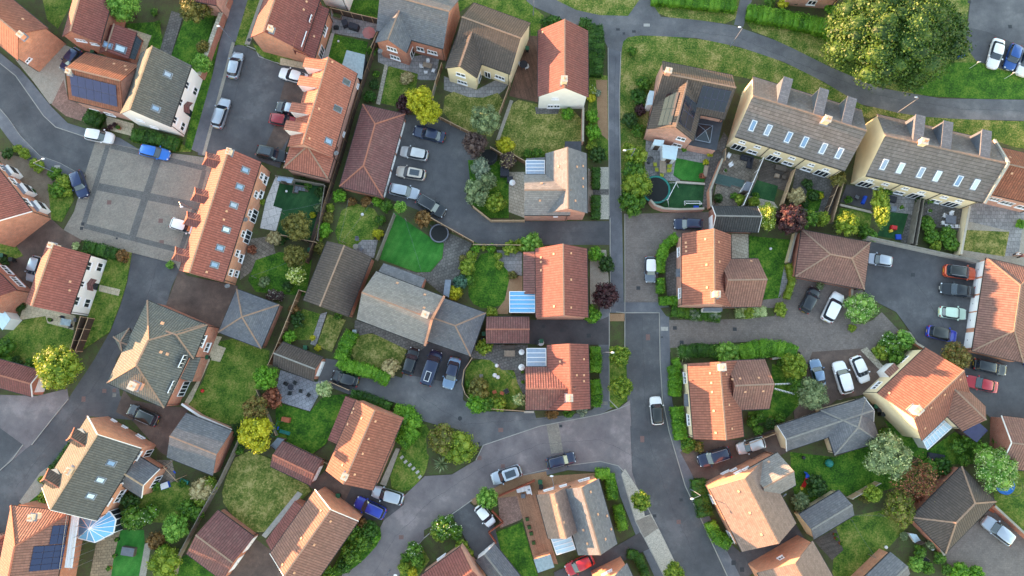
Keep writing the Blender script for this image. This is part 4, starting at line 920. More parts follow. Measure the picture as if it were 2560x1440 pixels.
S_('gravel_strip', 'cobble_pale', (1562,1172),(1600,1230),(1612,1290),(1628,1285),(1650,1330),(1690,1412),(1665,1450),(1600,1330),(1588,1300),(1553,1185), up=.1)
S_('block_paving', 'blockpave', (1588,1302),(1626,1287),(1645,1320),(1610,1345), up=.1)
S_('driveway', 'asphalt', (1126,1284),(1172,1255),(1235,1310),(1250,1370),(1190,1395),(1160,1340))
S_('speed_table', 'blockpave', (1366,1063),(1396,1058),(1408,1130),(1378,1134))
S_('gravel_bed', 'gravel_brown', (1175,1250),(1245,1215),(1290,1192),(1365,1178),(1368,1190),(1490,1182),(1500,1200),(1340,1235),(1240,1250),(1185,1262))
S_('driveway', 'asphalt_dark', (1385,1430),(1545,1362),(1600,1330),(1625,1370),(1480,1440),(1390,1470))
S_('driveway', 'brown_tar', (1700,1130),(1740,1100),(1860,1100),(1945,1070),(1970,1130),(1790,1200),(1735,1195))
S_('driveway', 'asphalt_dark', (1790,1325),(1850,1380),(1990,1312),(2010,1345),(1870,1440),(1850,1440))
S_('block_paving', 'block_brown', (2360,1386),(2493,1256),(2700,1420),(2700,1560),(2400,1560),(2380,1440))
S_('concrete_yard', 'brown_tar', (555,1450),(636,1345),(690,1385),(785,1462),(780,1500),(540,1500))
S_('road', 'purple_tar', (1495,1037),(1545,1022),(1574,1000),(1578,1065),(1500,1068))
# dark bands in the square
def band(mat, a, b, w=.9): sheet('paving_band', mat, strip_pts([a, b], w), world=True)
for a, b, w_ in (((271,364),(209,565),.75), ((279,366),(515,422),.8), ((211,565),(452,627),.8), ((246,467),(499,517),1.2), ((397,395),(332,592),1.1), ((512,425),(490,513),.7), ((490,513),(452,627),.7)): band('block_band', a, b, w_)
# parking line / seams / kerbs
for pts in (((0,158),(40,190),(75,240),(110,290),(140,318),(215,343)), ((0,272),(20,295),(51,340),(100,390),(150,408),(190,430)), ((1562,782),(1648,782),(1650,900),(1656,1000),(1673,1080),(1713,1215),(1758,1310),(1818,1440)),
            ((1500,1036),(1350,1065),(1208,1113),(1190,1150)), ((1290,1191),(1400,1166),(1500,1153),(1545,1164),(1575,1195)), ((1010,1400),(1060,1345),(1130,1285),(1180,1250)), ((80,1112),(135,1042),(172,997)), ((0,1176),(30,1150),(58,1112)),
            ((1523,782),(1523,1000),(1545,1022)), ((1553,1185),(1588,1302),(1665,1450)), ((1604,1240),(1650,1330),(1690,1412)), ((1575,1010),(1545,1022),(1500,1036)), ((600,108),(640,124),(648,142),(700,160)), ((1520,120),(1523,540)), ((1552,130),(1548,250),(1553,530)),
            ((1540,780),(1562,782),(1562,880)), ((2300,1188),(2300,1188))):
    if pts[0] != pts[-1]: kerb(pts)
kerb([(584,107),(560,200),(510,388)], 'kerb', 'gravel', .5, .02)
kerb([(1525,545),(1526,780)], 'kerb', 'kerb', .1, .02); kerb([(1562,535),(1562,780)], 'kerb', 'kerb', .1, .02)
# ---------------------------------------------------------------- lawns, beds, yards
A_ = 'lawn'
S_(A_, 'grass_rough', (1553,130),(1560,95),(1600,88),(1740,95),(1850,118),(1960,155),(2060,205),(2150,260),(2200,285),(2165,300),(1885,200),(1840,190),(1655,160),(1630,230),(1615,330),(1612,420),(1555,530),(1549,250), sm=1)
S_(A_, 'grass_rough', (2150,260),(2280,290),(2400,298),(2560,304),(2700,306),(2700,380),(2560,375),(2480,350),(2190,290), sm=1)
S_(A_, 'grass_rough', (1632,-60),(1850,-60),(1850,0),(1835,62),(1745,50),(1652,42),(1630,8), sm=1)
S_(A_, 'grass_rough', (1880,10),(2080,60),(2430,-60),(2425,0),(2400,140),(2560,190),(2700,205),(2700,250),(2350,246),(2200,220),(2080,170),(1950,105),(1858,67), sm=1)
S_(A_, 'grass_lush', (2300,190),(2400,145),(2560,192),(2700,205),(2700,250),(2350,246),(2260,225), sm=1)
S_(A_, 'grass_rough', (1310,-60),(1600,-60),(1598,0),(1570,40),(1500,38),(1440,25),(1390,0)); S_(A_, 'grass_mid', (1140,0),(1290,-20),(1360,40),(1345,90),(1330,180),(1326,60),(1183,6),(1150,30))
S_(A_, 'grass_mid', (100,-30),(200,-30),(145,72),(118,50)); S_(A_, 'grass_lush', (318,60),(400,55),(410,130),(375,130),(370,95),(320,80)); S_(A_, 'grass_lush', (465,40),(540,30),(500,185),(425,150))
S_('path', 'slabs_dark', (430,28),(460,38),(425,150),(398,135)); S_(A_, 'grass_lush', (548,100),(530,195),(478,380),(462,370),(500,200),(495,180),(545,30),(570,30))
S_(A_, 'grass_mid', (620,0),(650,0),(618,115),(588,112)); S_('path', 'gravel', (650,0),(662,0),(625,112),(612,112)); S_(A_, 'grass_mid', (628,100),(640,115),(760,160),(700,160),(648,142), sm=1)
S_('path', 'slabs_cream', (702,145),(790,165),(785,178),(700,162))
S_('yard', 'gravel', (40,150),(130,100),(180,120),(160,150),(170,250),(125,260),(85,205)); S_('driveway', 'block_rose', (160,200),(172,250),(240,275),(210,305),(165,290),(130,262))
S_(A_, 'grass_lush', (830,0),(1000,0),(960,50),(835,20)); S_('patio', 'slabs_grey', (827,25),(955,50),(930,100),(830,82)); S_(A_, 'grass_lush', (830,85),(920,105),(905,180),(815,150))
S_('path', 'concrete', (828,82),(836,84),(818,155),(806,152))
S_('patio', 'slabs_grey', (945,120),(1010,145),(1100,130),(1090,200),(1050,200),(945,155)); S_('path', 'slabs_pale', (962,160),(970,165),(950,262),(940,260)); S_(A_, 'grass_mid', (972,165),(1045,185),(1040,220),(1010,270),(952,258))
S_('patio', 'slabs_grey', (1110,190),(1190,225),(1240,200),(1275,205),(1260,225),(1235,245),(1190,248),(1110,225)); S_(A_, 'grass_dry', (1115,222),(1190,250),(1262,226),(1240,320),(1225,350),(1105,300), sm=1)
S_('decking', 'decking', (1325,90),(1345,90),(1345,256),(1272,240),(1290,180)); S_(A_, 'grass_dry', (1280,245),(1345,262),(1455,272),(1455,380),(1360,395),(1240,390),(1250,330), sm=1); S_('path', 'gravel', (1275,250),(1283,252),(1248,352),(1240,350))
S_('patio', 'slabs_dark', (1338,268),(1400,270),(1395,285),(1340,285)); S_(A_, 'grass_mid', (1470,180),(1520,190),(1521,400),(1470,400)); S_('bed', 'gravel_brown', (1490,200),(1518,200),(1520,350),(1495,330))
S_(A_, 'grass_lush', (1170,400),(1275,405),(1272,545),(1225,545),(1180,510)); S_('patio', 'slabs_pale', (1272,430),(1312,430),(1312,545),(1272,530)); S_('bed', 'cobble_pale', (1500,418),(1522,418),(1522,473),(1500,473)); S_('bed', 'cobble_pale', (1500,487),(1522,487),(1522,548),(1500,548)); S_('path', 'slabs_dark', (1470,473),(1522,473),(1522,487),(1470,487))
S_('gravel_bed', 'gravel', (1470,420),(1482,430),(1482,530),(1470,530))
S_('patio', 'slabs_white', (690,440),(702,445),(683,515),(705,522),(690,578),(650,570),(665,500)); S_('turf', 'turf_deep', (702,450),(810,465),(790,600),(690,600),(705,522),(683,515)); S_('yard', 'crazy', (605,600),(680,590),(690,640),(640,670),(600,700))
S_(A_, 'grass_lush', (640,650),(700,630),(780,650),(765,740),(640,730),(620,700)); S_('path', 'brown_tar', (812,470),(832,480),(790,610),(775,650),(765,640))
S_('bed', 'soil', (840,480),(880,500),(825,600),(800,640)); S_(A_, 'grass_mid', (862,500),(960,530),(930,610),(900,640),(830,605), sm=1); S_('patio', 'slabs_grey', (905,600),(945,600),(935,645),(880,625))
S_('turf', 'turf', (985,530),(1020,555),(1085,600),(1110,605),(1105,645),(1075,680),(1040,680),(950,648)); S_('patio', 'slabs_dark', (1072,560),(1180,608),(1165,640),(1135,720),(1110,740),(1050,690),(950,655),(1042,682),(1078,680),(1107,645),(1110,610))
S_(A_, 'grass_lush', (1190,640),(1240,625),(1275,680),(1275,740),(1245,770),(1190,770),(1165,730), sm=1); S_('patio', 'slabs_grey', (1242,625),(1305,628),(1305,690),(1272,680),(1245,650)); S_('gravel_bed', 'gravel_brown', (1275,690),(1306,690),(1306,730),(1275,730),(1270,785),(1235,785),(1262,750)); S_('gravel_bed', 'gravel', (1475,625),(1515,625),(1522,700),(1520,760),(1475,760))
S_(A_, 'grass_mid', (758,772),(800,785),(780,850),(735,850),(735,800)); S_('path', 'slabs_grey', (802,785),(818,780),(790,865),(776,860)); S_(A_, 'grass_dry', (820,785),(865,800),(830,880),(792,865)); S_(A_, 'grass_dry', (890,840),(930,832),(1010,860),(1020,880),(985,940),(860,890), sm=1); S_('path', 'slabs_dark', (888,800),(1070,862),(1040,885),(930,832),(885,842))
S_(A_, 'grass_mid', (560,838),(655,872),(680,878),(650,960),(610,1060),(560,1060),(465,1030),(475,1000),(510,950),(525,900), sm=1); S_('path', 'slabs_cream', (540,840),(555,842),(525,900),(480,1000),(468,1015),(462,1005),(500,940)); S_('patio', 'slabs_cream', (535,860),(565,870),(550,905),(528,900))
S_('patio', 'slabs_tilt', (702,925),(790,955),(818,950),(775,1028),(685,1000)); S_(A_, 'grass_lush', (690,1005),(775,1030),(810,990),(870,985),(815,1110),(760,1150),(690,1110)); S_(A_, 'grass_dry', (600,1120),(690,1150),(790,1215),(740,1265),(655,1350),(560,1270),(555,1215), sm=1)
S_('path', 'concrete', (745,1228),(757,1235),(665,1345),(655,1338)); S_(A_, 'grass_mid', (1060,1050),(1080,1090),(1070,1160),(1060,1190),(1015,1235),(968,1215),(1000,1120), sm=1); S_('path', 'gravel', (990,1120),(1000,1122),(965,1215),(950,1210))
S_('bed', 'soil', (1065,1075),(1130,1060),(1192,1115),(1185,1150),(1120,1165),(1068,1150), sm=1); S_(A_, 'grass_mid', (1165,905),(1225,895),(1290,930),(1310,960),(1310,1025),(1205,1025),(1160,990), sm=1); S_('patio', 'slabs_dark', (1180,862),(1320,862),(1315,1000),(1295,960),(1285,925),(1255,925),(1225,900),(1178,895))
S_(A_, 'grass_mid', (1523,865),(1565,870),(1568,1000),(1545,1020),(1524,1018)); S_('bed', 'gravel_brown', (1522,784),(1562,784),(1562,803),(1522,803)); S_('bed', 'soil', (1335,1025),(1480,1025),(1420,1038),(1340,1045))
S_(A_, 'grass_lush', (1240,1330),(1305,1305),(1345,1440),(1270,1440)); S_('patio', 'block_rose', (1245,1245),(1340,1235),(1345,1260),(1300,1300),(1250,1320)); S_('decking', 'decking_tan', (1290,1230),(1345,1235),(1375,1350),(1395,1410),(1335,1400),(1300,1270))
S_('bed', 'soil', (1060,1325),(1125,1290),(1150,1330),(1180,1390),(1150,1380),(1100,1400),(1060,1350)); S_(A_, 'grass_mid', (1000,1400),(1050,1360),(1075,1400),(1045,1440),(1000,1440)); S_('bed', 'grass_lush', (868,1290),(950,1310),(955,1350),(900,1410),(850,1440),(820,1440),(860,1370), sm=1)
S_('patio', 'slabs_grey', (1615,350),(1710,362),(1800,385),(1780,420),(1690,400),(1685,440),(1700,450),(1700,455),(1612,445),(1612,400)); S_('turf', 'turf', (1690,395),(1768,410),(1760,455),(1705,450),(1683,438)); S_('turf', 'turf_deep', (1612,455),(1760,460),(1755,525),(1665,522),(1635,500)); S_('path', 'slabs_dark', (1768,410),(1810,330),(1820,345),(1790,440),(1775,520),(1755,520))
S_('yard', 'crazy', (1812,380),(1905,400),(1890,460),(1860,520),(1780,515),(1795,440)); S_('decking', 'decking_grey', (1905,400),(1988,425),(1965,480),(1895,450)); S_('turf', 'turf_deep', (1892,450),(1945,465),(1935,505),(1873,490))
S_('patio', 'slabs_dark', (1990,420),(2108,455),(2080,560),(1970,530)); S_(A_, 'grass_lush', (2020,470),(2060,480),(2045,530),(2005,520)); S_('path', 'slabs_pale', (1873,490),(1935,505),(1945,520),(1870,515))
S_('yard', 'soil', (2115,460),(2310,500),(2280,620),(2080,580)); S_('patio', 'slabs_grey', (2220,485),(2305,500),(2285,540),(2225,530)); S_('turf', 'turf_deep', (2225,530),(2270,535),(2250,600),(2190,590)); S_(A_, 'grass_mid', (2100,520),(2180,530),(2170,590),(2090,570)); S_('path', 'slabs_dark', (2270,535),(2290,540),(2270,615),(2250,605)); S_('yard', 'asphalt_dark', (2115,462),(2195,475),(2175,525),(2100,505))
S_('patio', 'slabs_dark', (2312,500),(2425,515),(2400,580),(2300,560)); S_('yard', 'gravel', (2425,515),(2560,530),(2560,680),(2400,640)); S_('patio', 'slabs_grey', (2428,500),(2560,530),(2545,640),(2510,640),(2522,578),(2412,552)); S_(A_, 'grass_dry', (2412,575),(2522,580),(2510,642),(2402,625))
S_('patio', 'slabs_pale', (1829,584),(1871,586),(1872,648),(1830,646)); S_(A_, 'grass_lush', (1872,590),(1975,600),(1950,745),(1905,750),(1900,650),(1872,648)); S_('path', 'slabs_grey', (1975,600),(1992,600),(1965,720),(1945,745),(1955,690))
S_('bed', 'soil', (1650,770),(1700,765),(1940,770),(1960,750),(1935,790),(1860,798),(1690,800),(1665,790)); S_('patio', 'slabs_dark', (1660,640),(1705,620),(1705,740),(1668,740)); S_(A_, 'grass_lush', (1930,900),(2000,910),(2010,1000),(1960,1050),(1870,1060),(1870,1030),(1926,1022))
S_('bed', 'soil', (1675,870),(1900,855),(2000,885),(2000,920),(1930,910),(1912,898),(1719,905),(1680,905)); S_('bed', 'bark', (1700,905),(1720,908),(1735,1098),(1715,1098)); S_(A_, 'grass_mid', (1700,1098),(1760,1105),(1720,1135),(1705,1130))
S_('path', 'slabs_pale', (2150,875),(2166,868),(2215,920),(2205,932)); S_('bed', 'soil', (2170,870),(2250,828),(2290,855),(2300,885),(2240,920),(2215,925), sm=1); S_('bed', 'soil', (2110,745),(2165,740),(2215,770),(2170,810),(2125,810), sm=1)
S_(A_, 'grass_lush', (1975,1130),(2088,1143),(2200,1101),(2260,1110),(2300,1200),(2130,1250),(2099,1225),(1998,1285),(1980,1210)); S_(A_, 'grass_mid', (2135,1290),(2280,1260),(2285,1300),(2220,1370),(2125,1460),(2080,1440),(2085,1380),(2040,1350)); S_('decking', 'decking_grey', (2034,1352),(2090,1320),(2108,1375),(2080,1400))
S_(A_, 'grass_lush', (2210,1050),(2300,1100),(2320,1125),(2400,1070),(2440,1105),(2430,1160),(2330,1160),(2260,1130)); S_(A_, 'grass_mid', (2470,1165),(2700,1200),(2700,1400),(2560,1340),(2490,1265)); S_('bed', 'soil', (2285,1300),(2360,1390),(2380,1440),(2270,1440),(2230,1380))
S_('bed', 'bark', (0,380),(60,395),(125,428),(170,445),(180,490),(130,550),(80,520),(0,400)); S_(A_, 'grass_mid', (120,460),(180,470),(185,500),(155,555),(130,550)); S_(A_, 'grass_mid', (205,605),(330,632),(318,705),(300,765),(275,830),(200,880),(180,880),(225,780),(270,650)); S_('path', 'slabs_cream', (250,712),(302,724),(298,740),(248,728))
S_(A_, 'grass_mid', (60,800),(115,785),(185,820),(178,875),(100,910),(0,900),(0,850)); S_('path', 'slabs_cream', (62,757),(120,770),(190,790),(185,825),(120,808),(115,790),(50,800)); S_(A_, 'grass_mid', (-60,600),(30,600),(60,640),(0,660),(-60,640))
S_('path', 'gravel', (100,1182),(130,1160),(230,1045),(240,1060),(130,1230),(60,1265),(48,1255)); S_('bed', 'grass_lush', (60,1265),(110,1225),(120,1262)); S_(A_, 'grass_mid', (340,1250),(400,1200),(480,1210),(500,1260),(440,1310),(320,1300), sm=1)
S_('turf', 'turf', (302,1325),(360,1325),(362,1370),(350,1440),(278,1440),(285,1390)); S_('patio', 'patio_brown', (240,1360),(290,1280),(302,1325),(285,1390),(278,1440),(225,1440)); S_('path', 'gravel', (362,1360),(380,1350),(365,1440),(348,1440)); S_('patio', 'crazy', (375,1150),(430,1150),(440,1200),(400,1220))
S_(A_, 'grass_lush', (470,1385),(560,1450),(440,1480),(440,1400)); S_('path', 'slabs_cream', (265,290),(335,310),(330,340),(270,325)); S_(A_, 'grass_mid', (330,325),(450,355),(480,380),(430,380),(330,355)); S_('patio', 'slabs_cream', (320,70),(380,90),(355,150),(330,140))

def crack(pts, w=.025):
    q = [P(*p) for p in pts]; o = []
    for a, b in zip(q, q[1:]):
        n = max(2, int((b-a).length/.7))
        for i in range(n): o.append(a.lerp(b, i/n)+Vector((random.uniform(-.12,.12), random.uniform(-.12,.12), 0)))
    o.append(q[-1]); m = MB()
    for a, b in zip(o, o[1:]): m.beam((a.x, a.y, max(gz(a.x, a.y), gz(b.x, b.y))+.006), (b.x, b.y, max(gz(a.x, a.y), gz(b.x, b.y))+.006), w, .006)
    return struct(m.obj('tar_seam', 'iron'))
for c_ in ([(1606,790),(1608,900),(1612,1000),(1622,1100),(1665,1230),(1740,1400)], [(30,210),(75,290),(120,345),(200,385)], [(400,640),(370,740),(310,830),(240,960),(140,1090),(40,1220)], [(1220,582),(1350,580),(1515,582)], [(1020,330),(1080,420),(1090,500)], [(560,350),(600,200),(620,120)], [(2230,640),(2300,720),(2380,850)], [(1610,1150),(1500,1100),(1350,1110),(1200,1170),(1080,1250),(990,1340),(930,1440)], [(1050,990),(1160,1060),(1300,1050),(1500,1038)], [(1700,75),(1850,95),(2000,160),(2200,240),(2400,272),(2560,278)], [(1538,140),(1536,300),(1538,520)]): crack(c_)
# ---------------------------------------------------------------- foliage
L_ = leafmat
L_('leaf_green', [S(30,62,14), S(54,96,24), S(86,128,38), S(120,156,60)]); L_('leaf_light', [S(50,98,28), S(84,134,48), S(122,168,74), S(160,196,104)])
L_('leaf_dark', [S(20,42,18), S(34,66,26), S(54,88,36), S(78,108,50)]); L_('leaf_yellow', [S(96,112,14), S(150,156,24), S(190,188,44), S(216,210,84)])
L_('leaf_yellowgreen', [S(60,92,20), S(98,126,32), S(134,156,52), S(172,180,80)]); L_('leaf_olive', [S(56,62,28), S(88,92,44), S(122,118,62), S(150,140,84)])
L_('leaf_purple', [S(28,14,22), S(46,22,34), S(66,34,46), S(92,54,66)], trans=.08); L_('leaf_dusk', [S(40,28,36), S(66,50,58), S(94,76,82), S(120,104,108)])
L_('leaf_greygreen', [S(60,78,58), S(92,112,84), S(128,146,112), S(170,184,150)]); L_('leaf_grey', [S(70,86,84), S(100,118,112), S(136,150,140), S(176,186,172)])
L_('leaf_variegated', [S(88,120,72), S(134,160,110), S(184,200,158), S(222,230,200)]); L_('leaf_blue', [S(34,66,66), S(56,94,88), S(84,122,110), S(110,146,130)])
L_('leaf_brown', [S(62,46,26), S(100,76,44), S(136,104,64), S(166,134,90)]); L_('leaf_red', [S(62,34,28), S(102,58,46), S(146,88,72), S(186,122,100)], trans=.1)
L_('leaf_hedge', [S(42,86,10), S(72,124,22), S(104,156,40), S(140,186,66)]); L_('leaf_hedge_dark', [S(22,52,14), S(38,78,20), S(58,102,32), S(80,124,44)])
L_('leaf_oak', [S(26,52,20), S(44,76,30), S(68,100,40), S(98,124,54)]); L_('leaf_beige', [S(112,100,78), S(150,138,108), S(186,174,142), S(208,198,170)])
L_('flower_white', [S(200,205,195), S(235,238,232)]); L_('flower_cream', [S(214,218,140), S(240,240,190)]); L_('flower_pink', [S(190,120,170), S(220,160,200)]); L_('flower_yellow', [S(214,196,60), S(238,224,110)])
plain('bark_wood', S(86, 70, 56), .95, noise=.25, nscale=5)
def leaf_quads(pts, nrm, size, jitter=.75):
    n = len(pts); d = nrm + RNG.normal(0, jitter, (n, 3)); d /= np.linalg.norm(d, axis=1)[:, None]+1e-9
    a = RNG.normal(0, 1, (n, 3)); u = np.cross(d, a); u /= np.linalg.norm(u, axis=1)[:, None]+1e-9; v = np.cross(d, u)
    s = size*RNG.uniform(.6, 1.3, (n, 1))*.5; e = s*RNG.uniform(.6, 1.0, (n, 1))
    q = np.stack([pts-u*s-v*e*.6, pts+u*s*.3-v*e, pts+u*s+v*e*.5, pts-u*s*.4+v*e], 1)
    return q.reshape(-1, 3)
def leaf_mesh(name, quads_list, mats, core=None):
    """quads_list: list of vertex arrays (4 per leaf), one per material slot; core = (verts, faces) of the dark inner mass"""
    V = np.concatenate(quads_list); n = len(V)//4
    m = bpy.data.meshes.new(name)
    cv, cf = core if core else (np.zeros((0, 3)), [])
    allv = np.concatenate([V, cv]) if len(cv) else V
    m.vertices.add(len(allv)); m.vertices.foreach_set('co', allv.astype(np.float32).ravel())
    loops = list(range(4*n)); starts = list(range(0, 4*n, 4)); tot = [4]*n
    mi = []
    for k, q in enumerate(quads_list): mi += [k]*(len(q)//4)
    p = 4*n
    for f in cf: loops += [4*n+i for i in f]; starts.append(p); tot.append(len(f)); p += len(f); mi.append(0)
    m.loops.add(len(loops)); m.loops.foreach_set('vertex_index', loops)
    m.polygons.add(len(starts)); m.polygons.foreach_set('loop_start', starts); m.polygons.foreach_set('material_index', mi)
    for x in mats: m.materials.append(MATS[x])
    m.update(calc_edges=True); m.validate(); return m
def sphere_core(c, r, nu=8, nv=5):
    v = []; f = []
    for a in range(nv+1):
        t = -math.pi/2+math.pi*a/nv
        for k in range(nu): u = 2*math.pi*k/nu; v.append((c[0]+r[0]*math.cos(t)*math.cos(u), c[1]+r[1]*math.cos(t)*math.sin(u), c[2]+r[2]*math.sin(t)))
    for a in range(nv):
        for k in range(nu): f.append((a*nu+k, a*nu+(k+1) % nu, (a+1)*nu+(k+1) % nu, (a+1)*nu+k))
    return v, f
def lobes(rx, ry, h, n, seed):
    rg = np.random.default_rng(seed); out = [((0, 0, h*.5), (rx*.62, ry*.62, h*.36))]
    m = n*3+4; k0 = (8/m)**.5 if m > 8 else 1.0
    for i in range(m):
        t = (i+.5)/m; zz = 1-1.25*t; zz = max(-.3, zz); rr = math.sqrt(max(0, 1-zz*zz)); a = i*2.39996+rg.uniform(-.3, .3)+seed
        k = rg.uniform(.58, .84); s = rg.uniform(.3, .48)*max(.42, k0)*1.25
        out.append(((rx*k*rr*math.cos(a), ry*k*rr*math.sin(a), h*(.5+.36*zz*rg.uniform(.8, 1.1))), (rx*s, ry*s, h*s*.62)))
    return out
def crown(rx, ry, h, leaf, mats, seed, dens=1.0, nl=6, fl=0.0, core=.78, spiky=0.0):
    lb = lobes(rx, ry, h, nl, seed); qs = []; cv = []; cf = []
    for c, r in lb:
        area = 4*math.pi*((r[0]*r[1])**1.6/3+2*(r[0]*r[2])**1.6/3)**(1/1.6)
        n = int(area/(leaf*leaf)*1.15*dens)
        d = RNG.normal(0, 1, (n, 3)); d /= np.linalg.norm(d, axis=1)[:, None]
        d = d[d[:, 2] > -.55]; k = RNG.uniform(.8, 1.08, (len(d), 1)) + RNG.exponential(.05, (len(d), 1)) + (RNG.uniform(0, 1, (len(d), 1)) > .9)*RNG.uniform(0, .2+spiky, (len(d), 1))
        p = d*k*np.array(r)+np.array(c); p = p[p[:, 2] > .04]; d = d[:len(p)]
        qs.append(leaf_quads(p, (p-np.array(c))/np.array(r), leaf))
        if core:
            v, f = sphere_core(c, [x*core for x in r]); b = len(cv); cv += v; cf += [tuple(i+b for i in g) for g in f]
    Q = np.concatenate(qs); n = len(Q)//4
    if fl:
        Q4 = Q.reshape(-1, 4, 3); pick = (RNG.uniform(0, 1, n) < fl) & (Q4[:, 0, 2] > h*.4)
        return leaf_mesh('crown', [Q4[~pick].reshape(-1, 3), Q4[pick].reshape(-1, 3)], mats, (np.array(cv), cf) if core else None)
    return leaf_mesh('crown', [Q], mats[:1], (np.array(cv), cf) if core else None)
def bush(px, py, r, mat, look, h=None, fl=None, fr=0.0, ry=None, leaf=None, name='shrub', cat='shrub', nl=5, dens=1.0, group=None):
    R_ = r/16.4; h = h or max(.7, R_*1.25); q = P(px, py, h*.6); Ry = (ry or r)/16.4
    me = crown(R_, Ry, h, leaf or max(.14, min(.24, R_*.16)), [mat]+([fl] if fl else []), int(px*7+py), dens, nl, fr)
    o = bpy.data.objects.new(name, me); C.objects.link(o); o.location = (q.x, q.y, gz(q.x, q.y)); me.name = 'foliage'
    return later(o, look, px, py, cat, group)
def tree(px, py, r, mat, look, h=5.0, fl=None, fr=0.0, ry=None, leaf=.2, nl=8, name='tree', dens=1.0, group=None, spiky=.1, core=.72, z0=None):
    R_ = r/16.4; Ry = (ry or r)/16.4; z0 = h*.2 if z0 is None else z0; q = P(px, py, h*.62)
    t = bpy.data.objects.new(name, None); C.objects.link(t); t.location = (q.x, q.y, 0)
    me = crown(R_, Ry, h-z0, leaf, [mat]+([fl] if fl else []), int(px*3+py), dens, nl, fr, core, spiky)
    c = bpy.data.objects.new('crown', me); C.objects.link(c); c.parent = t; c.location = (0, 0, z0)
    tb = MB(); r0 = .05+h*.018
    tb.cone((0, 0, -.05), (0, 0, h*.45), r0, r0*.6, 8)
    for k in range(5):
        a = k*1.26+px; tb.cone((0, 0, h*(.25+.05*k)), (R_*.55*math.cos(a), Ry*.55*math.sin(a), h*(.5+.06*k)), r0*.45, r0*.15, 6)
    tb.obj('trunk', 'bark_wood', t)
    return later(t, look, px, py, 'tree', group)
def hedge(pts, wd, h, mat, look, leaf=.17, rag=.08, wob=.12):
    """clipped hedge along a px polyline (traced at mid height)"""
    q = [P(x, y, h*.8) for x, y in pts]; qs = []; cv = []; cf = []
    org = sum(q, Vector())/len(q)
    seg = []
    for a, b in zip(q, q[1:]):
        n = max(1, int((b-a).length/.8))
        for i in range(n): seg.append(a.lerp(b, i/n))
    seg.append(q[-1])
    for i in range(len(seg)-1):
        a, b = seg[i], seg[i+1]; d = (b-a); ln = d.length; d.normalize(); nn = Vector((-d.y, d.x, 0))
        w_ = wd*(1+wob*math.sin(i*1.7+pts[0][0])*.6); hh = h*(1+.05*math.sin(i*2.3))
        def put(cnt, f):
            u = RNG.uniform(-.05, 1.05, cnt); s = RNG.uniform(-1, 1, cnt); out = np.zeros((cnt, 3)); nr = np.zeros((cnt, 3)); f(u, s, out, nr); return out, nr
        A = np.array(a); D = np.array(d); NN = np.array(nn)
        ct_ = int(ln*w_/(leaf*leaf)*1.9); cs = int(ln*h/(leaf*leaf)*1.1)
        def top(u, s, o, r):
            o[:] = A+np.outer(u*ln, D)+np.outer(s*w_/2, NN); o[:, 2] = hh+RNG.normal(0, rag, len(u))-.12*np.abs(s)**4; r[:] = (0, 0, 1)
        p, r = put(ct_, top); qs.append(leaf_quads(p, r, leaf))
        for sg in (-1, 1):
            def side(u, s, o, r):
                o[:] = A+np.outer(u*ln, D)+np.outer(np.full(len(u), sg*w_/2)+RNG.normal(0, rag, len(u)), NN); o[:, 2] = (s+1)/2*hh; r[:] = NN*sg
            p, r = put(cs, side); qs.append(leaf_quads(p, r, leaf))
        if i in (0, len(seg)-2):
            e = A if i == 0 else np.array(b); sg = -1 if i == 0 else 1
            ce = int(w_*h/(leaf*leaf)*1.3)
            o = e+np.outer(RNG.uniform(-1, 1, ce)*w_/2, NN)+np.outer(RNG.normal(0, rag, ce), D); o[:, 2] = RNG.uniform(0, hh, ce); qs.append(leaf_quads(o, np.tile(D*sg, (ce, 1)), leaf))
        k = .86*w_/2; b_ = len(cv)
        for p_ in (a, b):
            for s, z in ((-1, 0), (1, 0), (1, hh*.92), (-1, hh*.92)): v = p_+nn*s*k; cv.append((v.x, v.y, z))
        cf += [tuple(b_+x for x in f) for f in ((0,4,5,1),(1,5,6,2),(2,6,7,3),(3,7,4,0),(0,1,2,3),(7,6,5,4))]
    Q = np.concatenate(qs); O = np.array((org.x, org.y, 0)); me = leaf_mesh('foliage', [Q-O], [mat], (np.array(cv)-O, cf))
    o = bpy.data.objects.new('hedge', me); C.objects.link(o); o.location = (org.x, org.y, 0)
    m = pts[len(pts)//2]; return later(o, look, *m, 'hedge')
def spiky(px, py, r, mat, look, h=1.1):
    R_ = r/16.4; q = P(px, py, h*.5); mb = MB()
    for i in range(70):
        a = RNG.uniform(0, 6.28); e = RNG.uniform(.15, 1.3); l = R_*RNG.uniform(.7, 1.1); d = Vector((math.cos(a)*math.cos(e), math.sin(a)*math.cos(e), math.sin(e))); s = Vector((-math.sin(a), math.cos(a), 0))*.05
        m_ = d*l*.55; e_ = d*l; e_.z -= l*.12
        mb.face([-s*.5, s*.5, m_+s, m_-s]); mb.face([m_-s, m_+s, e_])
    o = mb.obj('spiky_plant', mat); o.location = (q.x, q.y, gz(q.x, q.y)+.1); return later(o, look, px, py, 'plant')

T = tree; B_ = bush
# trees
T(310, 12, 45, 'leaf_light', 'broad light green tree', 6); T(487, 22, 40, 'leaf_olive', 'olive tree with thin foliage', 5); T(505, 160, 24, 'leaf_light', 'light green tree', 3.6); T(508, 118, 17, 'leaf_olive', 'small olive green tree', 3)
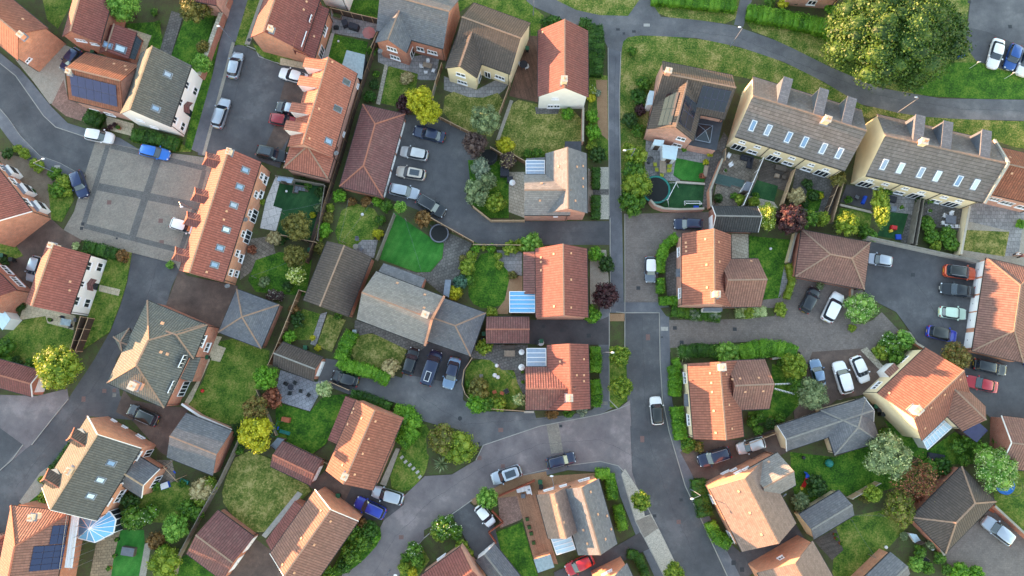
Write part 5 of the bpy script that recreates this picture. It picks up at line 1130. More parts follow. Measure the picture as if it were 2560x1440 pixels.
# the large oak: many lobes, sun on its left and top
oak = T(2245, 82, 168, 'leaf_oak', 'huge spreading oak tree filling the top right green', 13, leaf=.3, nl=24, ry=150, spiky=.1, z0=1.0)
T(2345, 95, 80, 'leaf_oak', 'darker oak crown on the right of the huge oak', 10, leaf=.3, nl=11); T(2130, 60, 60, 'leaf_oak', 'darker oak crown on the left of the huge oak', 9, leaf=.3, nl=9)
T(1050, 250, 36, 'leaf_yellow', 'bright yellow tree', 5, leaf=.22); T(1072, 282, 32, 'leaf_yellow', 'second bright yellow tree crown', 4.2, leaf=.22); B_(1013, 262, 27, 'leaf_purple', 'dark purple bush', 2.6)
T(1213, 300, 42, 'leaf_greygreen', 'grey green mottled tree', 5, leaf=.2); T(1188, 360, 34, 'leaf_dusk', 'dusky purple tree', 4.5); B_(1263, 363, 23, 'leaf_yellow', 'bright yellow bush', 1.8); B_(1270, 400, 22, 'leaf_dusk', 'mauve grey bush', 2.2, fl='leaf_beige', fr=.3)
B_(1202, 420, 24, 'leaf_grey', 'pale grey green conifer bush', 3, ry=32); B_(1192, 480, 33, 'leaf_greygreen', 'wide grey green bush', 3); B_(1218, 450, 24, 'leaf_greygreen', 'round grey green bush', 2.6); B_(1240, 507, 26, 'leaf_yellowgreen', 'yellow green bush', 2)
T(1000, 518, 17, 'leaf_light', 'small light green tree', 3.2); B_(1058, 546, 23, 'leaf_brown', 'olive brown bush', 1.8); T(742, 567, 38, 'leaf_olive', 'dark olive tree', 4.5, leaf=.2); T(738, 640, 30, 'leaf_olive', 'dull olive tree', 4, leaf=.2)
T(741, 688, 25, 'leaf_yellowgreen', 'cream flowered tree', 3.2, fl='flower_cream', fr=.55, leaf=.26); B_(686, 595, 19, 'leaf_beige', 'beige twiggy shrub', 1.8)
T(150, 917, 56, 'leaf_yellowgreen', 'round yellow green tree beside road', 6, leaf=.26); T(1975, 548, 42, 'leaf_purple', 'wide dark purple tree', 5.5, leaf=.22); T(1917, 540, 25, 'leaf_yellowgreen', 'upright yellow green tree', 4.5, ry=38, fl='flower_cream', fr=.15)
T(2020, 545, 26, 'leaf_green', 'green tree', 4); T(2055, 548, 20, 'leaf_yellowgreen', 'small yellow leaved tree', 3.2); T(2115, 560, 32, 'leaf_yellowgreen', 'yellow green acer', 4.2); T(2200, 520, 22, 'leaf_yellowgreen', 'tall narrow yellow green tree', 4.5, ry=56, nl=10)
T(1515, 740, 33, 'leaf_purple', 'dark purple tree on gravel', 3.6); B_(2095, 448, 20, 'leaf_olive', 'olive bush over the fence end', 2.4)
for x, y, r in ((1548, 890, 27), (1552, 966, 30), (1603, 1252, 25), (1685, 1432, 26)): T(x, y, r, 'leaf_yellowgreen', 'small round street tree', 4.2, leaf=.2, fl='leaf_green', fr=.4, group='street trees along the main road')
T(1218, 1245, 26, 'leaf_light', 'small bright green tree over white car', 3.6, fl='leaf_green', fr=.4); T(642, 1083, 44, 'leaf_yellow', 'large bright yellow tree', 4.6, leaf=.26); T(665, 943, 31, 'leaf_hedge', 'dense bright green tree', 4)
T(640, 1020, 32, 'leaf_olive', 'olive brown tree', 4, fl='leaf_brown', fr=.4); B_(678, 995, 26, 'leaf_red', 'reddish brown bush', 2); T(810, 973, 20, 'leaf_variegated', 'pale variegated tree', 2.6)
T(2150, 772, 42, 'leaf_light', 'spiky pale green tree', 2.6, fl='leaf_variegated', fr=.5, spiky=.5, leaf=.2); T(2030, 985, 40, 'leaf_greygreen', 'pale grey green tree beside white car', 4.2, leaf=.2); T(1985, 915, 34, 'leaf_yellowgreen', 'loose yellow green tree', 3.6); T(1988, 960, 26, 'leaf_green', 'green garden tree', 3)
T(2388, 893, 38, 'leaf_olive', 'round orange tinged olive tree', 3.4, fl='leaf_brown', fr=.4, leaf=.2); T(2220, 1140, 56, 'leaf_greygreen', 'large grey green variegated tree', 5.5, fl='leaf_variegated', fr=.4, leaf=.24); T(2290, 1195, 54, 'leaf_red', 'feathery red brown tree', 4.5, ry=46, spiky=1.3, core=0, fl='leaf_olive', fr=.3, dens=.55, nl=5)
T(2250, 1270, 38, 'leaf_olive', 'large olive yellow bush tree', 3.6, ry=48, fl='leaf_yellowgreen', fr=.5); T(2182, 1235, 23, 'leaf_yellowgreen', 'round yellow green tree', 3); T(2490, 1175, 56, 'leaf_light', 'large light green blossoming tree', 5, fl='leaf_variegated', fr=.45); T(2462, 1135, 26, 'leaf_light', 'light green tree', 3.6)
B_(1105, 1098, 38, 'leaf_olive', 'wide olive bush in the road island', 2.6, fl='leaf_yellowgreen', fr=.3); B_(1148, 1118, 42, 'leaf_yellowgreen', 'wide yellow green bush in the road island', 2.4); spiky(1105, 1160, 26, 'leaf_greygreen', 'dark spiky yucca')
B_(414, 1412, 39, 'leaf_yellowgreen', 'bright round ball bush', 3, nl=3); T(440, 1320, 34, 'leaf_light', 'light green garden tree', 3.2); B_(390, 1355, 22, 'leaf_brown', 'brown tinged bush', 1.8); B_(405, 1378, 18, 'leaf_hedge', 'green bush', 1.6); B_(335, 1295, 30, 'leaf_green', 'loose green shrub', 2.2, fl='leaf_variegated', fr=.1)
B_(372, 1285, 26, 'leaf_green', 'green flowering shrub', 2, fl='flower_white', fr=.05); B_(325, 1250, 24, 'leaf_dark', 'dark green shrub', 1.6); B_(468, 1275, 24, 'leaf_green', 'green shrub', 2); B_(505, 1225, 30, 'leaf_beige', 'bare beige shrub', 2); B_(525, 1210, 18, 'leaf_yellowgreen', 'yellow green shrub', 1.8); B_(505, 1250, 18, 'leaf_yellowgreen', 'lime shrub', 1.6); B_(490, 1285, 20, 'leaf_green', 'mid green shrub', 1.6)
B_(975, 920, 23, 'leaf_beige', 'beige green shrub at the hedge end', 2); T(820, 1440, 22, 'leaf_green', 'green bush', 2)
# hedges and their like
hedge([(1870, 28), (1960, 44), (2060, 66), (2085, 80)], 2.6, 1.5, 'leaf_hedge', 'long bright green clipped hedge'); hedge([(1630, -5), (1700, 0), (1760, 8), (1840, 14)], 1.8, 1.3, 'leaf_hedge', 'bright green hedge at top edge')
hedge([(1693, 592), (1665, 612), (1652, 645), (1650, 680)], 1.5, 1.4, 'leaf_hedge', 'curved bright green hedge'); hedge([(1652, 696), (1652, 732)], 1.1, 1.3, 'leaf_hedge', 'short bright green hedge'); hedge([(1650, 752), (1698, 752)], 1.3, 1.3, 'leaf_hedge', 'short green hedge by the path')
hedge([(1683, 915), (1690, 940), (1687, 990)], 1.8, 1.5, 'leaf_hedge', 'upper clipped green hedge'); hedge([(1692, 1018), (1697, 1060), (1703, 1098)], 1.8, 1.5, 'leaf_hedge', 'lower clipped green hedge'); hedge([(1700, 907), (1685, 912)], 1.6, 1.5, 'leaf_hedge', 'clipped hedge corner')
hedge([(1490, 65), (1497, 110), (1490, 185)], 2.0, 1.6, 'leaf_hedge_dark', 'dark green hedge by the lane'); hedge([(1485, 185), (1478, 60), (1450, 55)], 1.4, 1.5, 'leaf_hedge_dark', 'dark green hedge behind the white gabled house'); B_(1380, 55, 30, 'leaf_hedge_dark', 'dark green bush', 1.8, ry=18)
hedge([(1490, 420), (1490, 470)], 1.3, 1.3, 'leaf_hedge_dark', 'small dark hedge above the path'); hedge([(1490, 490), (1490, 545)], 1.4, 1.3, 'leaf_hedge_dark', 'small dark hedge below the path')
hedge([(1488, 868), (1490, 900), (1488, 930)], 1.7, 1.4, 'leaf_hedge', 'upper dense green roadside hedge'); hedge([(1487, 950), (1492, 985), (1488, 1015)], 1.7, 1.4, 'leaf_hedge', 'lower dense green roadside hedge')
hedge([(880, 830), (862, 865), (848, 900), (870, 915), (930, 930), (970, 950)], 1.9, 1.7, 'leaf_hedge', 'long angled bright green hedge round the garden'); hedge([(878, 985), (930, 1000), (975, 1020)], 1.5, 1.3, 'leaf_hedge_dark', 'dark green hedge above the orange roof')
hedge([(985, 1030), (1030, 1040), (1035, 1070), (1000, 1110)], 2.6, 1.6, 'leaf_hedge', 'rounded bright green hedge'); B_(1018, 1052, 34, 'leaf_hedge', 'dense green rounded shrub mass', 2); hedge([(995, 1060), (985, 1100)], 1.4, 1.2, 'leaf_hedge', 'narrow green hedge by the wall')
hedge([(1490, 1185), (1525, 1185), (1530, 1230), (1532, 1248)], 1.5, 1.3, 'leaf_hedge', 'hedge round the decked house corner'); hedge([(1545, 1265), (1552, 1300), (1558, 1325)], 1.4, 1.3, 'leaf_hedge', 'short hedge beside pavement'); hedge([(1570, 1385), (1595, 1390), (1615, 1440)], 1.3, 1.2, 'leaf_hedge_dark', 'low hedge at bottom edge')
hedge([(1745, 1200), (1750, 1230), (1765, 1290)], 2.2, 1.4, 'leaf_hedge_dark', 'dark hedge beside pavement'); hedge([(1776, 1308), (1790, 1340), (1825, 1362)], 1.8, 1.4, 'leaf_hedge', 'leafy hedge beside pavement')
hedge([(215, 285), (250, 302)], 2.4, 1.2, 'leaf_hedge_dark', 'square clipped dark green hedge'); hedge([(330, 335), (390, 345), (445, 362)], 2.0, 1.2, 'leaf_hedge_dark', 'long low dark green hedge'); hedge([(210, 615), (290, 635)], 1.9, 1.2, 'leaf_hedge_dark', 'clipped dark green hedge'); B_(307, 640, 17, 'leaf_brown', 'orange brown bush', 1.6)
hedge([(186, 1095), (150, 1145), (120, 1180)], .8, .8, 'leaf_hedge_dark', 'thin dark hedge along the road'); B_(118, 1245, 24, 'leaf_yellowgreen', 'yellow green bush at house corner', 1.2); hedge([(1972, 660), (1982, 700), (1968, 745)], .9, 1.2, 'leaf_yellowgreen', 'narrow yellow hedge')
hedge([(1700, 880), (1760, 875), (1800, 880)], 2, 1.2, 'leaf_hedge_dark', 'dark mixed hedge'); hedge([(1850, 885), (1900, 870), (1945, 872), (1990, 885)], 2.6, 1.5, 'leaf_hedge', 'bushy green hedge by the brick road'); B_(1820, 885, 30, 'leaf_light', 'round light green bush', 2); spiky(1710, 885, 26, 'leaf_variegated', 'pale striped yucca')
hedge([(1680, 775), (1740, 785), (1800, 790)], 1.8, 1.0, 'leaf_green', 'mixed green planting'); B_(1735, 785, 16, 'leaf_grey', 'silver green bush', 1.1); B_(1785, 788, 16, 'leaf_grey', 'pale silvery shrub', 1); B_(1870, 780, 18, 'leaf_yellowgreen', 'yellow shrub', 1.2); hedge([(1840, 782), (1915, 778)], 1.5, 1, 'leaf_variegated', 'variegated low planting'); B_(1950, 775, 18, 'leaf_yellowgreen', 'yellow green corner shrub', 1.1)
# groups of garden shrubs: (x, y, r, material, look)
SH = '''1590 390 30 yellowgreen tall_golden_leaved_shrub|1585 430 32 green rounded_mid_green_shrub|1592 462 40 yellowgreen large_lime_green_shrub|1580 505 34 green broad_green_shrub|1610 210 20 green green_bush|1595 240 22 hedge_dark dark_leafy_bush|1600 275 16 purple reddish_purple_bush|1575 300 22 dark dark_bush|1595 325 18 green green_bush|1580 128 13 green isolated_small_green_bush|1570 370 16 yellowgreen yellow_green_bush
1375 62 20 hedge_dark dark_bush|1480 225 13 yellowgreen yellow_flowering_bush|1478 245 12 yellow yellow_bush|1480 290 18 hedge rounded_green_bush|1482 330 22 hedge green_leafy_bush|1478 365 14 yellowgreen yellow_shrub|1495 385 22 dark dark_grey_shrub|1418 285 18 hedge round_green_bush|1320 385 14 green green_shrub|1345 385 16 green lawn_edge_shrub|1495 232 9 grey silver_shrub
935 210 14 dark dark_bush|940 185 10 green green_bush|925 240 17 hedge_dark round_dark_green_bush|1015 195 18 beige round_beige_shrub|930 125 14 green leafy_bush|905 160 10 green bush|848 490 18 hedge bright_green_bush|880 505 12 brown brown_bush|915 503 14 brown copper_bush|942 505 13 hedge bright_green_shrub|965 515 17 green green_bush|950 550 14 green leafy_green_shrub|945 585 14 yellow bright_yellow_shrub|810 575 20 hedge bright_green_shrub|820 545 14 olive olive_shrub|825 520 12 yellowgreen yellow_shrub|800 620 16 olive olive_shrub|795 600 10 yellowgreen golden_shrub
800 480 14 dark dark_green_shrub|808 500 10 greygreen grey_shrub|795 520 10 greygreen grey_green_shrub|782 538 8 yellow yellow_shrub|700 600 14 dark dark_shrub|720 715 14 dark dark_shrub|630 625 12 red dark_red_shrub|655 505 8 yellowgreen pot_plant
735 775 14 brown brownish_shrub|745 800 20 dark dark_green_shrub|722 843 18 hedge round_clipped_green_shrub|782 845 7 yellow lime_ball_shrub|795 870 8 yellow small_lime_shrub|862 885 16 green green_shrub|845 790 10 green small_green_bush|600 630 10 green small_bush|680 738 16 dusk purple_flower_clump|660 705 14 greygreen grey_green_clump
1178 642 16 yellowgreen yellow_shrub|1190 620 12 hedge green_shrub|1210 618 9 yellowgreen lime_ball|1228 620 12 hedge conical_bush|1275 620 20 yellowgreen lime_bush|1330 610 28 light large_light_green_bush|1300 612 16 yellowgreen yellow_green_bush|1168 668 22 yellowgreen golden_green_shrub|1150 705 20 blue blue_green_conifer_shrub|1136 732 20 yellow bright_yellow_conifer|1175 700 16 green green_shrub|1245 640 11 yellowgreen round_patio_bush|1248 662 11 yellowgreen round_lime_bush|1282 688 12 olive olive_round_bush|1490 635 20 hedge round_bright_green_bush|1515 662 22 dark round_dark_green_bush|1230 782 16 yellowgreen lime_bush|1482 788 22 hedge round_green_bush|1160 650 14 olive brownish_shrub
1210 866 21 yellowgreen mottled_yellow_green_bush|1195 970 28 olive olive_green_shrub|1190 1005 26 hedge bright_green_shrub|1212 1010 22 green leafy_green_shrub|1248 1010 18 yellowgreen lime_round_bush|1298 998 16 variegated creamy_variegated_bush|1175 960 12 green green_shrub|1380 1032 16 brown low_brown_plants|1420 1030 16 green low_green_plants|1455 1026 14 grey silver_low_plants
2130 820 10 yellowgreen low_shrub|2225 860 28 green mixed_green_shrub_with_flowers|2260 850 24 light light_green_shrub|2200 880 20 yellowgreen yellow_green_shrub|2240 895 22 green green_shrub|2105 830 0 green x|2115 705 12 greygreen silver_shrub|2150 712 12 yellowgreen low_lime_shrub|2050 715 10 greygreen grey_shrub
1880 1055 14 green potted_greenery|1900 1040 12 green leafy_pots|1925 1060 14 dark dark_planting|1950 1045 12 green green_planting|1895 1075 14 green green_border_shrub|1960 910 18 green green_shrub|1720 1110 18 green low_green_shrub|1745 1118 14 olive dry_shrub
2000 1255 22 greygreen round_silver_grey_bush|2040 1215 26 dark dark_blue_green_bush|2065 1240 0 dark x|2165 1245 14 olive dry_olive_shrub|2320 1170 24 green green_border_shrub|2360 1165 22 hedge_dark round_dark_green_bush|2410 1150 16 green green_shrub|2395 1115 20 green leafy_shrub|2430 1100 22 green leafy_bush|2500 1110 20 green bush|2215 1085 16 green low_shrub|2235 1100 14 light pale_shrub|2300 1245 14 red copper_shrub
2300 1380 16 green vegetable_bed_plants|2330 1360 14 greygreen grey_green_vegetables|2350 1395 16 green green_leafy_plants|2290 1410 18 light bright_green_plants|2320 1420 16 green green_plants|2400 1430 22 hedge leafy_bush|2440 1435 20 hedge leafy_shrub|2370 1425 14 green green_shrub|2260 1340 10 greygreen grey_plants
150 430 0 green x|45 372 12 yellowgreen lime_ball_bush|62 385 14 yellowgreen olive_ball_bush|85 408 12 yellowgreen olive_round_bush|100 418 14 yellowgreen lime_round_bush|20 385 16 dark dark_bush|138 435 18 green green_bush|160 455 20 yellowgreen yellow_green_bush|145 475 22 green green_bush|170 480 14 yellowgreen lime_bush|80 480 10 dark dark_small_bush|15 400 0 dark x
10 870 26 green leafy_green_bush|15 905 18 light light_bush|40 905 14 dark dark_shrub|80 910 18 green green_shrub|10 655 14 dark dark_shrub|50 765 14 dark dark_shrub|190 615 10 variegated pale_bush|425 662 10 light bare_green_bush
276 318 7 purple small_dark_red_ball|288 313 7 purple dark_red_ball_shrub|262 325 7 purple dark_red_ball_bush|275 328 0 purple x|110 1190 0 green x|105 1200 10 yellowgreen small_yellow_bush
1110 1320 30 green dark_green_shrub_with_white_flowers|1100 1330 22 yellowgreen olive_yellow_shrub|1140 1330 18 green white_flowering_shrub|1155 1365 16 yellowgreen yellow_green_shrub|1170 1385 14 yellowgreen yellow_conifer|1035 1375 20 green white_flowered_green_shrub|1045 1400 18 green green_shrub|1010 1420 14 yellowgreen yellow_green_shrub|1030 1432 12 yellow yellow_shrub|1015 1395 12 green green_shrub
880 1330 22 green wild_green_shrub|905 1355 24 green wild_green_bush|925 1325 22 hedge_dark dark_green_shrub|880 1385 24 green green_shrub|860 1415 20 hedge_dark dark_shrub|935 1345 14 hedge green_edge_shrub|905 1310 14 brown brownish_shrub
1990 490 24 beige pale_pampas_grass|2020 460 14 dark dark_green_shrub|2035 490 14 dark dark_rounded_shrub|2052 490 8 yellow bright_yellow_round_shrub|1990 510 0 green x|1795 495 12 dark dark_shrub|1835 490 10 green green_shrub|1850 500 14 yellowgreen yellow_green_shrub|1885 505 14 yellowgreen lime_shrub|1890 490 10 green small_shrub|2010 508 12 dark dark_shrub
2320 560 20 green green_shrub|2330 590 20 green leafy_green_shrub|2370 585 22 green green_bush|2380 610 20 green green_shrub|2340 615 16 yellowgreen yellow_green_shrub|2350 560 0 green x|2160 580 20 green green_shrub|2180 590 14 light light_green_shrub|2215 475 16 green shrub_over_roof_edge|2120 500 10 green green_shrub|2300 505 12 dark dark_shrub|2325 500 10 green green_shrub|2550 560 12 hedge green_hedge_bush|1765 405 8 yellow potted_yellow_plant|1710 372 8 hedge potted_green_plant|1775 385 8 yellow yellow_bush_in_pot|1755 440 8 red red_acer
2010 15 0 green x|1960 8 14 yellow bright_yellow_bush|1925 5 14 green green_bush|1990 2 12 dark dark_bush|2075 20 16 hedge green_bush|2105 70 16 dark dark_bush_by_the_oak|600 1105 16 dark dark_green_bush|598 1125 12 green green_shrub|590 1075 16 dark dark_shrub|610 1050 0 green x|455 1210 10 green green_plant|388 1215 12 green green_shrub
2395 150 0 green x|850 10 0 green x|385 30 10 green green_bush|395 60 8 green small_green_bush|700 740 12 dusk grey_flower_bush|690 440 0 green x|755 450 10 dark dark_garden_shrub|770 465 10 green garden_shrub|340 610 0 green x'''
for ln in SH.replace('\n', '|').split('|'):
    x, y, r, mt, lk = ln.split(); x, y, r = int(x), int(y), int(r)
    if not r: continue
    fr = .12 if 'flower' in lk else 0
    bush(x, y, r, 'leaf_'+mt, lk.replace('_', ' '), fl='flower_white' if fr else None, fr=fr, nl=5 if r > 14 else 3)
def ivy():
    pass
# added belt of leafy crowns, unseen outside the frame, left and top: it keeps the low sun off the ground as the town around does
def belt(pts, h, seed):
    qs = []; cv = []; cf = []
    for (x0, y0), (x1, y1) in zip(pts, pts[1:]):
        n = int(math.hypot(x1-x0, y1-y0)/4)
        for i in range(n):
            c = (x0+(x1-x0)*i/n+RNG.uniform(-1, 1), y0+(y1-y0)*i/n+RNG.uniform(-1, 1), h*.5); r = (3.4, 3.4, h*.5*RNG.uniform(.9, 1.04))
            d = RNG.normal(0, 1, (260, 3)); d /= np.linalg.norm(d, axis=1)[:, None]
            qs.append(leaf_quads(d*np.array(r)+np.array(c), d, .8)); v, f = sphere_core(c, [k*.93 for k in r], 8, 6); b = len(cv); cv += v; cf += [tuple(j+b for j in g) for g in f]
    o = bpy.data.objects.new('sun_block_belt', leaf_mesh('foliage', [np.concatenate(qs)], ['leaf_oak'], (np.array(cv), cf))); C.objects.link(o)
    o['kind'] = 'stuff'; o['label'] = 'unseen tree belt added at left and top to block the low sun'; o['category'] = 'sun_blocker'
belt([(-116, -75), (-116, 60), (-95, 76), (0, 78), (110, 84)], 7.0, 1)
# ---------------------------------------------------------------- cars (nose towards +x, origin on the ground)
plain('paint_base', S(128,128,128), .3, noise=0); plain('rubber', S(26,26,28), .8, noise=0); plain('alloy', S(150,152,156), .3, metal=.6, noise=0); plain('car_glass', S(34,46,62), .04, noise=0); MATS['car_glass'].node_tree.nodes['Principled BSDF'].inputs['IOR'].default_value = 2.0; plain('car_glass_light', S(120,146,168), .05, noise=.1)  # car glass colours hold the blue of the reflected sky
plain('head_glass', S(205,215,225), .1, noise=0); plain('tail_glass', S(150,20,22), .15, noise=0); plain('trim', S(22,22,26), .4, noise=0); plain('plate_white', S(225,225,220), .5, noise=0); plain('plate_yellow', S(220,190,50), .5, noise=0)
PAINT = {}
def paint(nm, c, metal=.35, rough=.32):
    PAINT[nm] = plain('paint_'+nm, c, rough, metal, 1.0, noise=.03, nscale=1.5)
for nm, c, mt in (('white', S(236,238,240), 0), ('silver', S(176,186,198), .5), ('palesilver', S(196,198,200), .4), ('champagne', S(190,182,172), .4), ('grey', S(110,120,132), .5), ('black', S(20,25,38), .2), ('navy', S(24,38,74), .3), ('darkblue', S(30,48,92), .4), ('blue', S(36,116,214), .2),  # black has some blue mixed in for the sky it reflects
    ('royal', S(24,52,168), .3), ('midblue', S(34,84,158), .4), ('red', S(150,22,42), .2), ('crimson', S(178,30,50), .2), ('orange', S(206,84,44), .3), ('mint', S(196,224,206), .1), ('steel', S(120,146,176), .5), ('purpleblue', S(36,56,170), .2), ('darkgrey', S(60,62,70), .4), ('gloss', S(16,18,22), 0)): paint(nm, c, mt)
#        L     W    H    hood belt  windscreen base, roof front, roof rear, rear base (fraction of L from the nose), deck height
TYPES = {'hatch': (4.05, 1.76, 1.48, .80, .96, .25, .41, .87, .965, .98), 'suv': (4.5, 1.88, 1.68, .95, 1.10, .26, .39, .90, .975, 1.08), 'estate': (4.7, 1.82, 1.48, .78, .95, .27, .41, .90, .975, .97),
         'saloon': (4.7, 1.84, 1.42, .76, .93, .28, .43, .76, .90, .95), 'van': (4.95, 1.92, 1.95, 1.0, 1.15, .16, .30, .96, .985, 1.12), 'mini': (3.75, 1.7, 1.42, .84, .95, .28, .40, .86, .965, .97)}
def car_proto(t):
    L, W, Hh, hood, belt, wb, rf, rr, rb, deck = TYPES[t]; X = lambda f: L/2-f*L; w = W/2
    root = bpy.data.objects.new('parked_car', None); C.objects.link(root)
    st = [(0, .5, .30, hood*.62), (.012, .68, .24, hood*.76), (.04, .86, .2, hood*.88), (.10, .965, .2, hood*.96), (wb*.75, 1, .2, hood), (wb, 1, .2, (hood+belt)/2), ((wb+rf)/2, 1, .2, belt), (.55, 1, .2, belt), (.75, 1, .2, belt+.01), (rb-.06, .985, .2, deck), (.955, .93, .22, deck*.97), (.985, .8, .26, deck*.88), (1, .62, .34, deck*.72)]
    mb = MB(); rings = []
    for f, wf, zb, zt in st:
        hw = w*wf; pr = [(hw*.9, zb), (hw, zb+.2), (hw*1.0, zb+(zt-zb)*.62), (hw*.955, zt-.06), (hw*.8, zt), (hw*.4, zt+.025), (0, zt+.035)]
        pr = pr + [(-a, b) for a, b in pr[-2::-1]]; i = len(mb.v); mb.v += [(X(f), a, b) for a, b in pr]; rings.append(i); n = len(pr)
    for a, b in zip(rings, rings[1:]):
        for k in range(n-1): mb.f.append((a+k, b+k, b+k+1, a+k+1)); mb.mi.append(0)
        mb.f.append((a+n-1, b+n-1, b, a)); mb.mi.append(0)
    mb.f.append(tuple(rings[0]+k for k in range(n))); mb.mi.append(0); mb.f.append(tuple(rings[-1]+k for k in reversed(range(n)))); mb.mi.append(0)
    # cabin shell
    ra = .82 if t != 'van' else .88
    def ring4(xf, xr, hw, z, rx): return [(xf, hw*.72, z), (xf-rx, hw, z-.0), ((xf+xr)/2, hw*1.015, z), (xr+rx, hw*.93, z), (xr, hw*.66, z), (xr, -hw*.66, z), (xr+rx, -hw*.93, z), ((xf+xr)/2, -hw*1.015, z), (xf-rx, -hw, z), (xf, -hw*.72, z)]
    b0 = ring4(X(wb), X(rb-.012), w*.965, belt-.03, .22); b1 = ring4(X(rf), X(rr), w*ra, Hh-.07, .12); b2 = ring4(X(rf)-.12, X(rr)+.12, w*ra*.88, Hh, .1)
    i = len(mb.v); mb.v += b0+b1+b2
    for o in (0, 10):
        for k in range(10): mb.f.append((i+o+k, i+o+(k+1) % 10, i+o+10+(k+1) % 10, i+o+10+k)[::-1]); mb.mi.append(1 if o else 2)
    c = len(mb.v); mb.v.append((X((rf+rr)/2), 0, Hh+.02))
    for k in range(10): mb.f.append((i+20+k, i+20+(k+1) % 10, c)[::-1]); mb.mi.append(1)
    body = mb.obj('body', ['paint_base', 'paint_base', 'trim'], root, smooth=False)
    for p in body.data.polygons: p.use_smooth = True
    try:
        body.data.set_sharp_from_angle(angle=R(38))
    except Exception: pass
    V = [Vector(p) for p in b0], [Vector(p) for p in b1]
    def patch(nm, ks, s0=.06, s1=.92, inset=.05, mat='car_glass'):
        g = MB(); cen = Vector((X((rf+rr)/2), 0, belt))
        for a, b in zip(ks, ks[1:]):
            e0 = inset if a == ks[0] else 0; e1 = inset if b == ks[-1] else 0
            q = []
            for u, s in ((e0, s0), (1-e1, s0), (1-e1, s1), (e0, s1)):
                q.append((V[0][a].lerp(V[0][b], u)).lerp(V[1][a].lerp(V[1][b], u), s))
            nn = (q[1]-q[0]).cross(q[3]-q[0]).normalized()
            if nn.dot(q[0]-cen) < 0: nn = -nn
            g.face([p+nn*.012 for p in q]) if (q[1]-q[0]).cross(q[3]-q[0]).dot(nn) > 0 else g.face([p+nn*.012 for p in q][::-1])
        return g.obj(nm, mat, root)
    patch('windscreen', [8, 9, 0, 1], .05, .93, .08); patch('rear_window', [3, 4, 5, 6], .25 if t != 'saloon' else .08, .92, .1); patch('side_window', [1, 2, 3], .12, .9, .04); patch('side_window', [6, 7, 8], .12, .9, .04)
    if t == 'van':
        pass
    for sx in (.19, .80):
        for sy in (-1, 1):
            x = X(sx); wh = MB().cone((x, sy*(w-.02), .33), (x, sy*(w-.24), .33), .33, .33, 16).obj('wheel', 'rubber', root)
            MB().cone((x, sy*(w-.008), .33), (x, sy*(w-.05), .33), .21, .21, 12).obj('rim', 'alloy', wh)
    for sy in (-1, 1):
        MB().box((X(wb)-.28, sy*(w+.1), belt+.02), (.16, .22, .13), sy*-.15).obj('wing_mirror', 'paint_base', root)
        MB().dome((X(.045), sy*w*.68, hood*.74), .17, .15, .12, 8, 4).obj('headlight', 'head_glass', root); MB().box((X(.978), sy*w*.73, deck*.82), (.12, .24, .2)).obj('tail_light', 'tail_glass', root)
    MB().box((L/2+.005, 0, .42), (.03, .5, .11)).obj('number_plate', 'plate_white', root); MB().box((-L/2-.005, 0, .62), (.03, .5, .11)).obj('number_plate', 'plate_yellow', root)
    return root
PROTO = {}
def car(nose, tail, typ, col, look, roof=None, rails=False, sun=False, group=None, label=None, scale=True):
    a, b = P(*nose, .55), P(*tail, .55); d = a-b; c = (a+b)/2
    if typ not in PROTO: PROTO[typ] = car_proto(typ); first = True
    else: first = False
    r = copy_tree(PROTO[typ]); L, W, Hh = TYPES[typ][:3]
    r.location = (c.x, c.y, gz(c.x, c.y)); r.rotation_euler = (0, 0, math.atan2(d.y, d.x)); 
    k = max(.86, min(1.1, d.length/L)); r.scale = (k, (k+1)/2, 1)
    for ch in r.children:
        if ch.name.split('.')[0] in ('body', 'wing_mirror'):
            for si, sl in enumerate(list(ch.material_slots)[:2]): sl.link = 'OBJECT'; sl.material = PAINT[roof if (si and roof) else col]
    rf, rr = TYPES[typ][6], TYPES[typ][7]; x0, x1 = L/2-rf*L-.14, L/2-rr*L+.14; ra = (.82 if typ != 'van' else .88)*W/2
    if sun:
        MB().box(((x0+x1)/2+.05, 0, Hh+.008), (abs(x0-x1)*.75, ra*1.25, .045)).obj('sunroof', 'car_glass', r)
    if rails:
        for sy in (-1, 1): MB().beam((x0, sy*ra*.9, Hh+.04), (x1, sy*ra*.9, Hh+.04), .05, .05).obj('roof_rail', 'alloy', r)
    px, py = (nose[0]+tail[0])/2, (nose[1]+tail[1])/2
    if label: tag(r, label, 'car'); r['category'] = 'car'
    else: later(r, look, px, py, 'car', group)
    return r
PK = 'cars in the middle parking court'; PR = 'cars in the right hand parking court'
car((157,176),(200,124),'hatch','darkblue','dark blue hatchback half under the roof edge'); car((285,348),(217,336),'suv','white','white off-roader with black bonnet stripes'); car((425,390),(352,374),'estate','blue','bright sky blue estate car'); car((212,494),(192,430),'suv','darkblue','dark blue car parked on the pavement corner')
car((500,577),(426,556),'hatch','white','white car nosing under the bay roofs'); car((598,131),(581,198),'hatch','silver','silver car at the top of the tarmac court'); car((566,247),(542,321),'estate','silver','silver estate with roof bars', rails=True); car((699,181),(771,202),'saloon','white','white saloon under the top dormer'); car((691,266),(756,280),'hatch','darkgrey','grey black hatchback under the dormers', roof='silver')
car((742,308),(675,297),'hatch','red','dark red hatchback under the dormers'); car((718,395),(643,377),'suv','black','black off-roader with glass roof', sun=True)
car((1033,325),(1113,346),'saloon','navy','navy black coupe', group=PK); car((1001,377),(1070,391),'estate','palesilver','white silver estate car', group=PK); car((991,427),(1064,440),'estate','champagne','champagne car with dark glass roof', sun=True, group=PK); car((1048,487),(974,471),'estate','silver','silver estate nose inward', group=PK); car((1112,535),(1044,496),'suv','black','black off-roader parked at an angle', rails=True, group=PK)
